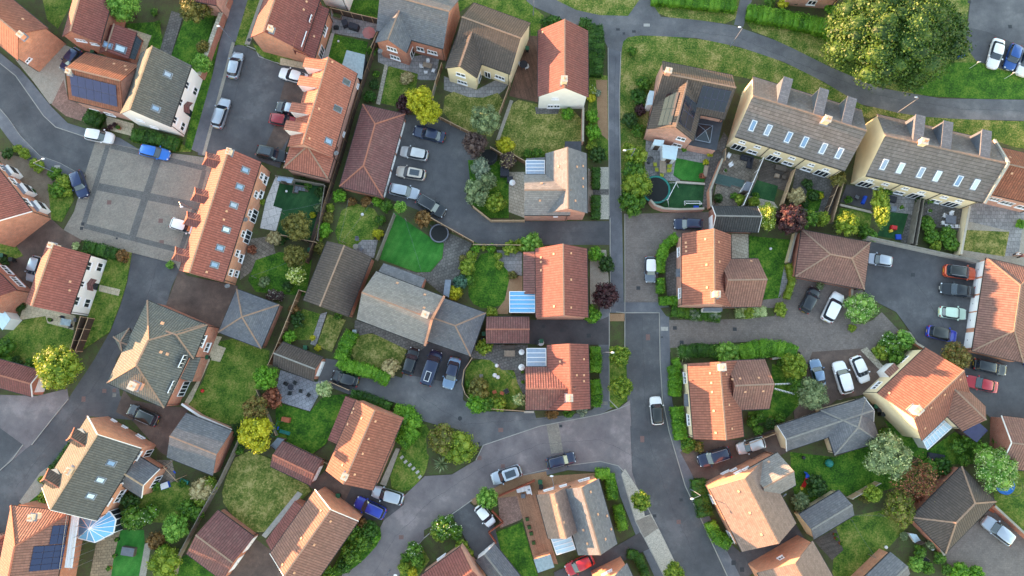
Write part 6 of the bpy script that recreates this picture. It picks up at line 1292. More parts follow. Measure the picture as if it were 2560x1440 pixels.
car((2478,173),(2497,97),'saloon','white','white car on the top right car park'); car((2519,178),(2541,109),'hatch','midblue','mid blue hatchback beside white car'); car((2552,190),(2572,122),'suv','white','white car cut by the right edge'); car((1684,560),(1757,562),'estate','navy','dark navy estate in front of garage', group=None)
car((1626,707),(1625,641),'mini','grey','grey small car with white roof', roof='white'); car((2166,645),(2228,656),'hatch','silver','small silver car tucked by the brown roof', group=PR); car((2437,687),(2357,676),'suv','orange','orange off-roader with black roof', roof='gloss', rails=True, group=PR); car((2346,719),(2436,732),'saloon','black','long black saloon', group=PR); car((2414,787),(2345,779),'mini','mint','pale mint green small car', group=PR); car((2389,844),(2315,827),'suv','purpleblue','violet blue car with black roof', roof='gloss', group=PR)
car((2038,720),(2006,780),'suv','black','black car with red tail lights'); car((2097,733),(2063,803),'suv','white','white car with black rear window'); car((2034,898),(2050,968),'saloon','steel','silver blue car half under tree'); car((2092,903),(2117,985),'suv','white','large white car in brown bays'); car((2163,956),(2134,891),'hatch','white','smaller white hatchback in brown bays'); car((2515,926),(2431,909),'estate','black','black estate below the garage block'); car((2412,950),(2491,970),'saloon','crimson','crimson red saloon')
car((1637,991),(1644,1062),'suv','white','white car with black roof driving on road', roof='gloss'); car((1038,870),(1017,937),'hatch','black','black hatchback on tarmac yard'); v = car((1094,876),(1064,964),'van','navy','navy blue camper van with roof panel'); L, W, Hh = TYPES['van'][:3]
f_ = MB().box((-1.2, 0, Hh+.06), (1.35, .75, .06)).obj('solar_panel', 'white_metal', v); MB().box((-1.2, 0, Hh+.1), (1.2, .6, .03)).obj('solar_cells', 'solar_black', f_)
car((1118,972),(1140,894),'saloon','steel','blue grey coupe on tarmac yard', roof='navy'); car((830,937),(897,956),'hatch','black','purple black hatchback by the hedge'); car((322,1022),(396,1054),'suv','darkgrey','dark grey car on brown drive', roof='gloss', rails=True); car((82,690),(94,655),'estate','silver','silver car hidden beside the small house')
car((889,1251),(964,1286),'estate','royal','royal blue estate with silver rails', rails=True); car((931,1226),(1009,1249),'estate','silver','silver white estate'); car((1229,1199),(1303,1173),'suv','silver','silver off-roader with dark glass roof', sun=True); car((1438,1142),(1366,1160),'estate','navy','navy estate with silver roof rails', rails=True); car((1231,1312),(1194,1264),'hatch','white','white hatchback on the long drive'); car((1415,1427),(1482,1394),'hatch','crimson','crimson red hatchback under the eaves')
car((1742,1155),(1826,1128),'suv','navy','navy off-roader with roof rails', rails=True); car((1842,1124),(1911,1103),'hatch','palesilver','white silver hatchback'); car((2456,1296),(2531,1356),'suv','silver','pale silver car on the paved yard'); car((2574,905),(2562,862),'van','blue','bright blue van cut by right edge')
for p in PROTO.values():
    for ch in list(p.children):
        for g in list(ch.children): bpy.data.objects.remove(g)
        bpy.data.objects.remove(ch)
    bpy.data.objects.remove(p)
# ---------------------------------------------------------------- fences and walls
def fence(pts, mat, look, h=1.75, rail='fence_pale', gap=1.83, cat='fence', coping=None, th=.05, posts=True):
    q = [P(x, y, h*.9) for x, y in pts]; root = bpy.data.objects.new('fence' if cat == 'fence' else 'garden_wall', None); C.objects.link(root); root.location = (q[0].x, q[0].y, 0)
    o0 = Vector((q[0].x, q[0].y, 0)); pm = MB(); cm = MB(); pq = []
    for a, b in zip(q, q[1:]):
        a = Vector((a.x, a.y, 0))-o0; b = Vector((b.x, b.y, 0))-o0; ln = (b-a).length; n = max(1, round(ln/gap))
        if th > .08: pm.beam(a+Vector((0,0,h/2)), b+Vector((0,0,h/2)), th, h); cm.beam(a+Vector((0,0,h+.03)), b+Vector((0,0,h+.03)), th+.07, .07); continue
        for i in range(n):
            c, d = a.lerp(b, i/n), a.lerp(b, (i+1)/n); t = RNG.uniform(-.03, .03)
            pm.beam(c+Vector((0,0,h/2+t)), d+Vector((0,0,h/2+t)), th, h-.05); cm.beam(c+Vector((0,0,h+t)), d+Vector((0,0,h+t)), .09, .06)
            pq.append((c, math.atan2((d-c).y, (d-c).x)))
        pq.append((b, 0))
    pm.obj('panel' if cat == 'fence' else 'wall_body', mat, root, uvs=True); cm.obj('capping', coping or rail, root)
    if posts and th <= .08:
        me = None
        for c, a in pq:
            if me is None: me = MB().box((0, 0, (h+.12)/2), (.12, .12, h+.12)).mesh('post', rail)
            o = bpy.data.objects.new('post', me); C.objects.link(o); o.parent = root; o.location = c; o.rotation_euler = (0, 0, a)
    m = pts[len(pts)//2] if len(pts) > 2 else ((pts[0][0]+pts[1][0])/2, (pts[0][1]+pts[1][1])/2)
    return later(root, look, *m, cat)
F = fence
F([(938,110),(908,195),(878,290),(845,405),(812,505),(790,590),(765,655)], 'fence_dark', 'long dark brown garden fence', rail='fence_wood'); F([(985,534),(940,648)], 'fence_grey', 'grey weathered fence with concrete posts', rail='fence_grey'); F([(748,725),(695,857),(671,912)], 'fence_wood', 'brown fence with pale rails'); F([(748,725),(764,730)], 'fence_wood', 'short brown fence end')
F([(1100,293),(1176,331)], 'fence_wood', 'low brown fence with white rails', h=1.3, rail='fence_pale'); F([(1276,207),(1246,287)], 'fence_wood', 'tan boarded fence'); F([(1104,159),(1088,206)], 'fence_wood', 'tan panel fence'); F([(1088,206),(1079,240)], 'fence_grey', 'grey fence bay')
F([(1183,516),(1227,551),(1311,551)], 'fence_pale', 'light wooden fence along the lane', h=1.4); F([(1078,545),(1183,604)], 'fence_wood', 'brown fence beside tarmac lane'); F([(1184,611),(1300,613)], 'fence_grey', 'grey fence above the garden', h=1.4); F([(1226,368),(1255,385)], 'fence_wood', 'short tan fence'); F([(1285,388),(1314,404)], 'fence_wood', 'short tan fence piece')
F([(827,21),(955,51)], 'fence_dark', 'dark fence with pale posts at patio', rail='fence_pale'); F([(957,51),(928,118)], 'fence_grey', 'grey brown side fence'); F([(690,440),(810,462)], 'fence_grey', 'grey fence behind artificial lawn', rail='fence_grey'); F([(812,465),(793,600)], 'fence_dark', 'dark fence right of artificial lawn', rail='fence_grey'); F([(705,588),(790,606)], 'fence_dark', 'dark fence below artificial lawn')
F([(596,1101),(548,1202),(496,1294)], 'fence_grey', 'silver grey triple rail fence', rail='fence_grey'); F([(496,1294),(440,1400),(432,1440)], 'fence_grey', 'grey fence by the round bush', rail='fence_grey'); F([(203,792),(176,880)], 'fence_dark', 'dark brown panel fence with pale posts', rail='fence_pale'); F([(222,795),(190,878)], 'fence_dark', 'outer dark panel fence with pale posts', rail='fence_pale')
F([(1246,1242),(1336,1203)], 'fence_red', 'red brown fence above decking', rail='fence_red'); F([(1230,1278),(1257,1307),(1222,1332),(1240,1358)], 'fence_red', 'bright red brown fence zigzag', rail='fence_red', h=1.4); F([(2130,1247),(2200,1208)], 'fence_pale', 'pale concrete panel fence', rail='coping'); F([(1865,1112),(1940,1083)], 'fence_wood', 'tan fence behind two cars')
F([(1908,396),(1858,513)], 'fence_grey', 'white grey fence between yards', rail='white_paint'); F([(1987,424),(1958,508)], 'fence_pale', 'tan fence by the pampas grass', rail='fence_pale'); F([(2108,457),(2081,554)], 'fence_pale', 'pale tan fence', rail='fence_pale'); F([(2095,462),(2064,540)], 'fence_dark', 'dark brown fence', rail='fence_pale')
F([(2309,500),(2290,612)], 'fence_grey', 'grey slatted fence', rail='fence_grey'); F([(2300,498),(2280,608)], 'fence_grey', 'second grey slatted fence', rail='fence_grey'); F([(1814,372),(1812,400)], 'fence_grey', 'short grey fence end'); F([(1180,895),(1160,925),(1155,960),(1163,985),(1195,1020),(1310,1028)], 'fence_grey', 'curved pale fence round the small garden', h=1.2, rail='fence_pale')
F([(825,955),(872,975)], 'fence_grey', 'grey fence beside the black car', h=1.3); F([(641,975),(690,1088)], 'fence_grey', 'thin grey fence behind swing', h=1.1); F([(690,1100),(770,1135),(820,1160)], 'fence_wood', 'brown fence behind little garage', h=1.2); F([(1525,900),(1525,901)], 'fence_grey', 'x') if False else None
def W_(pts, mat, look, h=1.7, th=.24, cop='coping'): return fence(pts, mat, look, h=h, cat='wall', coping=cop, th=th)
W_([(570,-10),(540,70),(498,190)], 'brick_red', 'brick garden wall with pale coping', cop='slabs_pale', th=.6); W_([(1458,270),(1457,355)], 'brick_pink', 'narrow pink brick wall', cop='brick_pink'); W_([(1625,500),(1638,514),(1660,522),(1700,524),(1760,522)], 'brick_pink', 'curved pink brick garden wall', cop='brick_pink')
W_([(1806,397),(1775,475),(1777,518)], 'brick_orange', 'orange brick side wall', cop='brick_orange'); W_([(2423,516),(2401,636)], 'render_cream', 'cream rendered yard wall', cop='coping'); W_([(2168,593),(2285,618),(2447,654)], 'concrete', 'long grey rear yard wall', cop='fence_grey'); W_([(2485,1264),(2600,1370)], 'brick_red', 'long brick wall beside paved yard', cop='brick_orange')
W_([(2130,722),(2129,742),(2166,746)], 'brick_orange', 'small stepped brick wall', h=.9, cop='brick_orange'); W_([(2250,829),(2273,832),(2290,858),(2310,870)], 'brick_red', 'low brick wall by shrub bed', h=1.1, cop='brick_orange'); W_([(1690,455),(1762,460)], 'slabs_grey', 'low pale terrace edge wall', h=.4, cop='coping'); W_([(2100,512),(2180,531)], 'concrete', 'low grey planting wall', h=.4)
W_([(2360,1388),(2345,1362),(2335,1345)], 'brick_orange', 'rusty brick wall piece', h=1.2, cop='brick_orange'); W_([(1930,897),(1958,893)], 'brick_pink', 'short pink brick wall', h=1.2, cop='brick_pink'); W_([(545,1275),(620,1330)], 'brick_orange', 'brick wall piece behind the brown garage', h=2.0) if False else None
W_([(1990,582),(1970,655)], 'render_cream', 'thin pale wall beside garden path', h=1.4, cop='brick_orange'); W_([(455,1010),(500,1040),(580,1075)], 'brick_pink', 'white capped garden wall', h=1.3, cop='white_paint'); W_([(1335,1030),(1310,1030)], 'concrete', 'short kerb wall end', h=.5)
# ---------------------------------------------------------------- street lamps
def lamp(base, head, look, z=6.0):
    a = P(*base); b = P(*head, z); r = bpy.data.objects.new('street_lamp', None); C.objects.link(r); r.location = a; v = b-a; fl = Vector((v.x, v.y, 0)); L = fl.length
    m = MB(); top = Vector((0, 0, z-.25)) if L > .25 else Vector((0, 0, z-.1)); m.cone((0,0,0), (0,0,1.2), .09, .085, 10); m.cone((0,0,1.2), top, .06, .045, 10); m; m.obj('pole', 'lead', r)
    d = fl.normalized() if L > .05 else Vector((1,0,0)); e = fl+Vector((0, 0, z))
    MB().cone(top, e, .035, .03, 8).obj('arm', 'alloy', r)
    MB().dome((e.x+d.x*.2, e.y+d.y*.2, z-.03), .27, .14, .1, 12, 4, full=True).obj('lamp_head', 'white_metal', r)
    return later(r, look, *head, 'street lamp', 'street lamps')
lamp((584,106),(545,62),'white street lamp leaning over the lane'); lamp((1826,116),(1853,68),'white street lamp on the footpath verge'); lamp((2243,282),(2294,243),'white street lamp behind the right terrace'); lamp((147,436),(104,398),'white street lamp over the ball bushes', 6); lamp((492,528),(452,514),'white street lamp behind the bay roofs')
lamp((1572,402),(1565,375),'white street lamp in the golden shrubs'); lamp((1502,884),(1528,881),'white street lamp between the street trees'); lamp((1725,1222),(1734,1246),'white street lamp with bent arm over hedge'); lamp((1383,1214),(1380,1194),'small white street lamp by the gravel bed', 5); lamp((1333,38),(1332,-8),'white street lamp on the top footpath'); lamp((975,1425),(985,1440),'white street lamp at the bottom edge')
# ---------------------------------------------------------------- small objects
def root_at(name, px, py, look, cat, group=None, z=None):
    q = P(px, py, .4); r = bpy.data.objects.new(name, None); C.objects.link(r); r.location = (q.x, q.y, gz(q.x, q.y) if z is None else z); later(r, look, px, py, cat, group); return r
plain('plastic_black', S(30,32,36), .6, noise=.1); plain('plastic_green', S(30,90,62), .5, noise=.1); plain('plastic_blue', S(30,80,200), .4, noise=.05); plain('plastic_red', S(200,36,40), .4, noise=.05); plain('plastic_yellow', S(224,190,50), .4, noise=.05); plain('plastic_teal', S(30,120,110), .5, noise=.05)
plain('fabric_grey', S(110,114,124), .9, noise=.1); plain('fabric_white', S(226,228,230), .9, noise=.05); plain('fabric_dark', S(48,50,60), .9, noise=.1); plain('wicker', S(92,84,78), .9, noise=.2, nscale=20); plain('wood_furn', S(150,134,118), .8, noise=.15); plain('canvas_pink', S(150,100,98), .9, noise=.06); plain('chair_lime', S(170,176,60), .8, noise=.1)
plain('terracotta', S(168,96,68), .85, noise=.1); plain('skin', S(205,160,130), .6, noise=0); plain('net_black', S(20,22,26), .8, noise=.2); plain('spring_blue', S(24,110,190), .6, noise=.05); plain('water', S(58,84,80), .08, noise=.15); plain('stone_grey', S(130,128,122), .9, noise=.2)
def chair_parts(r, x, y, a, mat, arms=False):
    c = bpy.data.objects.new('garden_chair', None)
def chair(px, py, ang, mat, look, wide=.5):
    r = root_at('garden_chair', px, py, look, 'chair'); r.rotation_euler = (0, 0, R(ang)); w = wide
    MB().box((0, 0, .42), (.5, w, .06)).obj('seat', mat, r); MB().beam((-.26, 0, .42), (-.34, 0, .92), w, .05).obj('backrest', mat, r)
    lm = None
    for x in (-.2, .2):
        for y in (-w/2+.05, w/2-.05):
            if lm is None: lm = MB().beam((0, 0, 0), (0, 0, .41), .04, .04).mesh('leg', mat)
            o = bpy.data.objects.new('leg', lm); C.objects.link(o); o.parent = r; o.location = (x, y, 0)
    for y in (-w/2, w/2): MB().beam((-.28, y, .64), (.2, y, .64), .05, .04).obj('armrest', mat, r)
def table(px, py, ang, l, w, mat, look, round_=False):
    r = root_at('garden_table', px, py, look, 'table'); r.rotation_euler = (0, 0, R(ang))
    t = MB()
    if round_: t.cone((0,0,.7), (0,0,.75), l/2, l/2, 20)
    else:
        n = max(3, int(w/.14))
        for i in range(n): t.box((0, -w/2+(i+.5)*w/n, .72), (l, w/n-.02, .05))
    t.obj('table_top', mat, r); MB().box((0, 0, .66), (l*.7, w*.7, .05)).obj('frame', mat, r)
    for x in (-1, 1):
        for y in (-1, 1): MB().beam((x*l*.36, y*w*.36, 0), (x*l*.33, y*w*.33, .68), .06, .06).obj('leg', mat, r)
def sofa(px, py, ang, l, w, look, mat='wicker', cush='fabric_grey', flip=1):
    r = root_at('corner_sofa', px, py, look, 'sofa'); r.rotation_euler = (0, 0, R(ang))
    MB().box((0, w/2-.35, .2), (l, .7, .38)).box((flip*(l/2-.35), -.2, .2), (.7, w-.75, .38)).obj('base', mat, r); MB().box((0, w/2-.05, .5), (l, .14, .5)).box((flip*(l/2-.05), -.07, .5), (.14, w-.2, .5)).obj('backrest', mat, r)
    for i in range(3): MB().box((-l/2+.35+i*(l-.7)/2.6, w/2-.45, .44), ((l-.8)/3, .56, .12)).obj('cushion', cush, r)
    MB().box((flip*(l/2-.45), -.25, .44), (.56, w-1.0, .12)).obj('cushion', cush, r)
def parasol(px, py, rr, mat, look, h=2.2, folded=False):
    q = P(px, py, h); r = bpy.data.objects.new('parasol', None); C.objects.link(r); r.location = (q.x, q.y, 0); later(r, look, px, py, 'parasol'); m = MB(); n = 8
    for i in range(n):
        a, b = 2*math.pi*i/n, 2*math.pi*(i+1)/n; m.face([(rr*math.cos(a), rr*math.sin(a), h-.35), (rr*math.cos(b), rr*math.sin(b), h-.35), (0, 0, h)])
    m.obj('canopy', mat, r); MB().cone((0,0,0), (0,0,h+.06), .025, .025, 8).obj('pole', 'wood_furn', r); MB().cone((0,0,0), (0,0,.1), .28, .24, 14).obj('base', 'iron', r)
def trampoline(px, py, rr, look, pad='plastic_teal', net=True, h=.8, ry=None, bed='net_black'):
    q = P(px, py, h); r = bpy.data.objects.new('trampoline', None); C.objects.link(r); r.location = (q.x, q.y, gz(q.x, q.y)); later(r, look, px, py, 'trampoline')
    MB().cone((0,0,h-.04), (0,0,h-.02), rr*.9, rr*.9, 32).obj('jumping_mat', bed, r); MB().ring((0,0,h), rr*.95, rr*.13, 32, 0, .05).obj('edge_pad', pad, r); MB().ring((0,0,h-.04), rr*1.03, .05, 32).obj('frame', 'iron', r)
    for k in range(6):
        a = k*math.pi/3; x, y = rr*1.05*math.cos(a), rr*1.05*math.sin(a); MB().cone((x, y, 0), (x, y, h+(1.5 if net else 0)), .03, .03, 6).obj('pole', 'iron', r)
    if net: MB().ring((0,0,h+1.5), rr*1.05, .03, 32).obj('net_ring', 'iron', r)
def bin_(px, py, mat, look, ang=0, h=1.05):
    r = root_at('wheelie_bin', px, py, look, 'bin'); r.rotation_euler = (0, 0, R(ang))
    b = MB(); s0, s1 = .2, .28
    for i in range(4):
        pass
    lo = [(-s0,-s0,.08),(s0,-s0,.08),(s0,s0,.08),(-s0,s0,.08)]; hi = [(-s1,-s1,h),(s1,-s1,h),(s1,s1,h),(-s1,s1,h)]
    for i in range(4): b.face([lo[i], lo[(i+1)%4], hi[(i+1)%4], hi[i]])
    b.face(lo[::-1]); b.obj('body', 'plastic_black' if mat == 'plastic_green' else mat, r); MB().box((0, 0, h+.03), (.62, .6, .07)).box((0, -.31, h+.03), (.5, .06, .05)).obj('lid', mat, r)
    for s in (-1, 1): MB().cone((s*.22, -.24, .1), (s*.27, -.24, .1), .1, .1, 10).obj('wheel', 'rubber', r)
def pot(px, py, rr, mat, look):
    q = P(px, py, .3); r = bpy.data.objects.new('plant_pot', None); C.objects.link(r); r.location = (q.x, q.y, gz(q.x, q.y)); later(r, look, px, py, 'pot')
    MB().cone((0,0,0), (0,0,.4), rr*.7, rr, 14).obj('pot', mat, r); me = crown(rr*1.0, rr*1.0, .4, .1, ['leaf_green'], int(px), 1, 2); o = bpy.data.objects.new('plant', me); C.objects.link(o); o.parent = r; o.location = (0,0,.34)
def manhole(px, py, w, l, mat, look, ang=0, rnd=False):
    q = P(px, py, .1); z = gz(q.x, q.y)+.006; m = MB()
    if rnd: m.cone((0,0,-.03), (0,0,0), w/2, w/2, 20); m.ring((0,0,.002), w/2*.75, .03, 20, 0, .008)
    else:
        m.box((0,0,-.015), (l, w, .03))
        for i in range(int(l/.12)): m.box((-l/2+.08+i*.12, 0, .003), (.04, w*.86, .006))
    o = m.obj('manhole_cover', mat, None, (q.x, q.y, z)); o.rotation_euler = (0,0,R(ang)); later(o, look, px, py, 'manhole cover', 'covers set in the road and paving')
for a in ((1690,1135,0,0),): pass
for x, y, w_, l_, mt, lk in ((1596,720,.55,.6,'iron','dark square cover'),(1687,820,.55,.6,'iron','dark square cover near the kerb'),(1837,823,.55,.6,'iron','dark square cover on brick road'),(1704,856,.55,.6,'iron','dark square cover by the yucca'),(1661,822,.6,1.1,'concrete','pale ribbed cover on pavement'),(1655,843,.25,.25,'iron','tiny dark cover on pavement'),
    (2282,687,.6,.65,'iron','dark square cover in the court'),(1620,843,.9,.6,'iron_rust','faded red patch cover'),(1606,1098,.9,.6,'iron_rust','faded red cover in road'),(1697,1305,.6,.6,'iron_rust','reddish cover in lower road'),(1703,1250,.45,.5,'iron','dark drain by kerb'),(1637,1290,.45,.5,'iron','dark drain beside gravel strip'),(1834,1407,.65,.65,'iron','dark square cover near bottom'),(1855,1424,.65,.65,'iron','lower dark square cover near bottom'),
    (1252,1075,.6,.7,'iron_rust','reddish square cover on grey tarmac'),(1198,1145,.6,.7,'iron_rust','dusky cover in purple road'),(1257,1165,.5,.6,'iron_rust','dusky cover near silver car'),(1003,1343,.6,.7,'iron_rust','dusky cover in lower purple road'),(1402,1065,.4,.45,'iron','dark drain at paved crossing'),(1197,1108,.35,.35,'iron','small dark drain'),(207,560,.5,.5,'iron','upper dark drain in the square'),(204,571,.5,.5,'iron','lower dark drain in the square'),
    (273,506,.7,.7,'iron_rust','worn cover in the paved square'),(402,552,.7,.7,'iron_rust','worn cover near white car'),(404,606,.7,.7,'iron_rust','worn cover low in the square'),(292,596,.3,.3,'iron','small round drain in the square'),(260,977,.6,.6,'iron_rust','reddish cover in left road'),(285,976,.55,.55,'iron_rust','reddish cover by hipped roof'),(285,988,.55,.55,'stone_grey','grey cover by hipped roof'),(208,998,.8,.6,'iron_rust','faded cover in left road'),
    (143,418,.6,.9,'concrete','pale cover on pavement'),(2424,4,.5,.5,'iron','dark cover at car park edge'),(2526,66,.6,.6,'iron','dark cover in top right car park'),(1511,1008,.5,1,'stone_grey','grey cover on pavement'),(1545,73,.4,.6,'iron','dark footpath cover'),(1585,78,.4,.6,'iron','second dark footpath cover'),(1560,83,.4,.4,'iron','small footpath cover'),(1617,62,.5,1,'concrete','pale ribbed cover on footpath'),(1542,203,.3,.3,'iron','x')):
    if lk != 'x': manhole(x, y, w_, l_, mt, lk)
manhole(1359,816,.55,.6,'iron','dark round cover on lane',0,True); manhole(1404,826,.6,.6,'iron','dark round cover in dark lane',0,True); manhole(1472,839,.6,.65,'iron','dark square cover in dark lane'); manhole(1150,1046,.65,.6,'iron','dark ringed cover on grey tarmac',0,True); manhole(623,100,.6,.6,'iron','dark round cover by path',0,True)
# trampolines, play things
trampoline(1098,583,1.45,'oval black trampoline with grey pad','fabric_grey',False,.5); trampoline(1640,474,2.2,'large black trampoline with teal pad','plastic_teal',True); trampoline(1222,393,1.25,'black netted trampoline beside the purple tree','net_black',True); trampoline(2513,1212,1.4,'blue trampoline under the blossoming tree','spring_blue',True,ry=1,bed='spring_blue'); trampoline(2545,1560,.1,'x') if False else None
def slide(px, py, ang):
    r = root_at('slide', px, py, 'red and blue plastic toddler slide on lawn', 'slide'); r.rotation_euler = (0,0,R(ang)); MB().beam((-.9,0,.1), (.5,0,.95), .45, .05).obj('chute', 'plastic_red', r)
    for s in (-1,1): MB().beam((-.9,s*.24,.2), (.5,s*.24,1.05), .05, .14).obj('side', 'plastic_red', r)
    MB().box((.75,0,.9), (.5,.5,.08)).obj('platform', 'plastic_blue', r); MB().beam((1.0,0,.9), (1.3,0,0), .45, .05).obj('ladder', 'plastic_blue', r); MB().box((-1.1,.1,.08), (.5,.4,.08), .5).obj('run_out', 'plastic_yellow', r)
slide(2012,1203,75)
def swing(px, py, ang, look, mat='white_metal', l=2.8, seats=1):
    r = root_at('swing_frame', px, py, look, 'swing'); r.rotation_euler = (0,0,R(ang)); MB().cone((-l/2,0,2), (l/2,0,2), .05, .05, 8).obj('top_bar', mat, r)
    for x in (-l/2, l/2):
        for y in (-.8, .8): MB().cone((x,0,2), (x+math.copysign(.2,x),y,0), .04, .04, 8).obj('leg', mat, r)
    for i in range(seats):
        x = (i-(seats-1)/2)*1.1; s = MB().box((x,0,.5), (.45,.2,.05)).obj('seat', 'plastic_blue', r)
        for k in (-.2,.2): MB().cone((x+k,0,.5),(x+k,0,2),.012,.012,6).obj('chain','iron',s)
swing(1674,485,62,'white A-frame swing on the turf',l=3); swing(696,1070,70,'green swing frame by the yellow tree','plastic_green',2.2); swing(437,1180,-45,'wooden play frame beside patio','fence_pale',2.6)
def goal(px, py, ang, look):
    r = root_at('football_goal', px, py, look, 'goal'); r.rotation_euler = (0,0,R(ang)); m = MB()
    for x in (-1.2,1.2): m.cone((x,0,0),(x,0,1.2),.05,.05,8); m.cone((x,0,0),(x,-.7,0),.04,.04,8); m.cone((x,-.7,0),(x,0,1.2),.03,.03,8)
    m.cone((-1.2,0,1.2),(1.2,0,1.2),.05,.05,8); m.cone((-1.2,-.7,0),(1.2,-.7,0),.04,.04,8); m.obj('goal_frame','white_paint',r)
    n = MB()
    for i in range(13): n.beam((-1.2+i*.2,-.7,.02),(-1.2+i*.2,0,1.2),.012,.012)
    n.obj('net','fabric_white',r)
goal(1732,512,180,'white football goal by the curved wall')
def box_toy(name, px, py, d, mat, look, cat, ang=0, top=None):
    r = root_at(name, px, py, look, cat); r.rotation_euler = (0,0,R(ang)); MB().box((0,0,d[2]/2), d).obj('body', mat, r); MB().box((0,0,d[2]+.02), (d[0]*.96, d[1]*.94, .04)).box((0,0,d[2]+.05),(d[0]*.5,d[1]*.5,.04)).obj('lid', top or mat, r); return r
box_toy('toy_car', 2234,569,(.9,.6,.5),'plastic_red','red plastic ride-on toy','toy',-10); box_toy('toy_tray',2228,577,(.5,.4,.3),'plastic_yellow','yellow plastic toy','toy',20); box_toy('sand_tray',2247,592,(.8,.8,.25),'plastic_blue','blue plastic sand tray','toy'); box_toy('toy_box',1741,517,(.8,.4,.3),'plastic_blue','blue plastic box inside the goal','box')
box_toy('play_table',412,1214,(1.2,.9,.5),'plastic_blue','round blue play table','toy',20,'fabric_white'); box_toy('storage_box',322,1378,(1.9,1.2,.7),'wicker','grey rattan storage box on turf','storage box',-8,'fabric_grey'); box_toy('bench_box',460,1204,(1.3,.5,.4),'plastic_teal','turquoise bench by play frame','bench',-20)
box_toy('garden_store',885,68,(1.6,.9,.9),'fabric_dark','dark covered garden sofa','sofa',-18); box_toy('garden_store',863,60,(1.0,.9,.9),'fabric_dark','dark covered armchair','sofa',-70); box_toy('planter',843,40,(1.3,.7,.5),'wood_furn','wooden edged planter box','planter',-15,'soil'); box_toy('storage_box',840,68,(.7,.5,.5),'plastic_black','black box on slabs','box')
box_toy('barbecue',1275,450,(.9,.9,.9),'fabric_dark','dark covered barbecue','barbecue'); box_toy('garden_store',1262,430,(1.4,1.6,.9),'fabric_dark','large dark covered sofa','sofa'); box_toy('hot_tub',2068,0,(.1,.1,.1),'iron','x','x') if False else None
def shed(pts, mat, look, zl=2.0, zh=2.3, wall='fence_wood', name='shed', cat='shed'):
    cx, cy = sum(p[0] for p in pts)/4, sum(p[1] for p in pts)/4; r = bpy.data.objects.new(name, None); C.objects.link(r); later(r, look, cx, cy, cat); q = [P(x, y, zl) for x, y in pts]; c = sum(q, Vector())/4; r.location = (c.x, c.y, 0)
    o = Vector((c.x, c.y, 0)); q = [v-o for v in q]; q[0].z = q[1].z = zh; m = MB(); b = [v-Vector((0,0,.08)) for v in q]; m.face(q if not mb_nz(q) else q[::-1]); m.face(b if mb_nz(q) else b[::-1])
    for i in range(4): m.face([q[i], b[i], b[(i+1)%4], q[(i+1)%4]])
    m.obj('roof', mat, r, uvs=True); w = MB()
    for i in range(4):
        a, d = b[i]*.93, b[(i+1)%4]*.93; w.face([(a.x,a.y,0),(d.x,d.y,0),(d.x,d.y,b[(i+1)%4].z-.02),(a.x,a.y,b[i].z-.02)])
    w.obj('wall', wall, r, uvs=True); e = (b[2]+b[3])/2*.95; t = (b[2]-b[3]).normalized(); MB().beam((e.x-t.x*.4, e.y-t.y*.4, .95), (e.x+t.x*.4, e.y+t.y*.4, .95), .08, 1.8).obj('door', 'fence_dark', r); return r
def mb_nz(q): return (q[1]-q[0]).cross(q[2]-q[0]).z < 0
shed([(1412,355),(1453,355),(1453,378),(1412,378)],'flat_roof','small grey felt roofed shed behind garden wall'); shed([(868,128),(914,140),(905,198),(850,180)],'metal_lid','large grey blue metal roofed shed',2.1,2.5,'lead_grey'); shed([(1334,1398),(1376,1385),(1386,1418),(1345,1432)],'metal_lid','pale blue felt roofed shed at decking end',2.2,2.4,'brick_orange')
shed([(1866,454),(1880,458),(1871,482),(1853,478)],'fabric_grey','small grey roofed store with white frame',1.4,1.6,'white_paint'); shed([(712,1098),(695,1094),(675,1115),(688,1125)],'lead','small blue roofed store',1.6,1.8); shed([(2270,1332),(2288,1335),(2302,1352),(2288,1358)],'poly_roof','small glass cold frame',.6,.9,'white_paint'); shed([(1655,362),(1695,368),(1690,400),(1657,395)],'poly_roof','pale glazed garden shelter',2.2,2.4,'white_metal')
shed([(1635,350),(1660,352),(1657,365),(1632,362)],'poly_roof','tiny glazed canopy over patio door',2.2,2.5,'white_metal'); shed([(2406,1080),(2444,1055),(2470,1076),(2442,1106)],'solar_blue','dark blue polycarbonate gazebo roof',2.2,2.4,'fence_dark','gazebo','gazebo'); shed([(697,440),(735,446),(728,458),(692,452)],'poly_roof_blue','narrow translucent garden store',1.5,1.7,'fence_grey'); shed([(0,758),(30,798),(6,825),(-25,790)],'poly_roof','pale glazed lean-to at left edge',2.3,2.6,'white_paint')
shed([(1113,700),(1128,700),(1122,745),(1108,738)],'lead','narrow grey metal garden store',1.6,1.8,'lead_grey'); shed([(1478,1058),(1480,1058),(1480,1060),(1478,1060)],'lead','x') if False else None
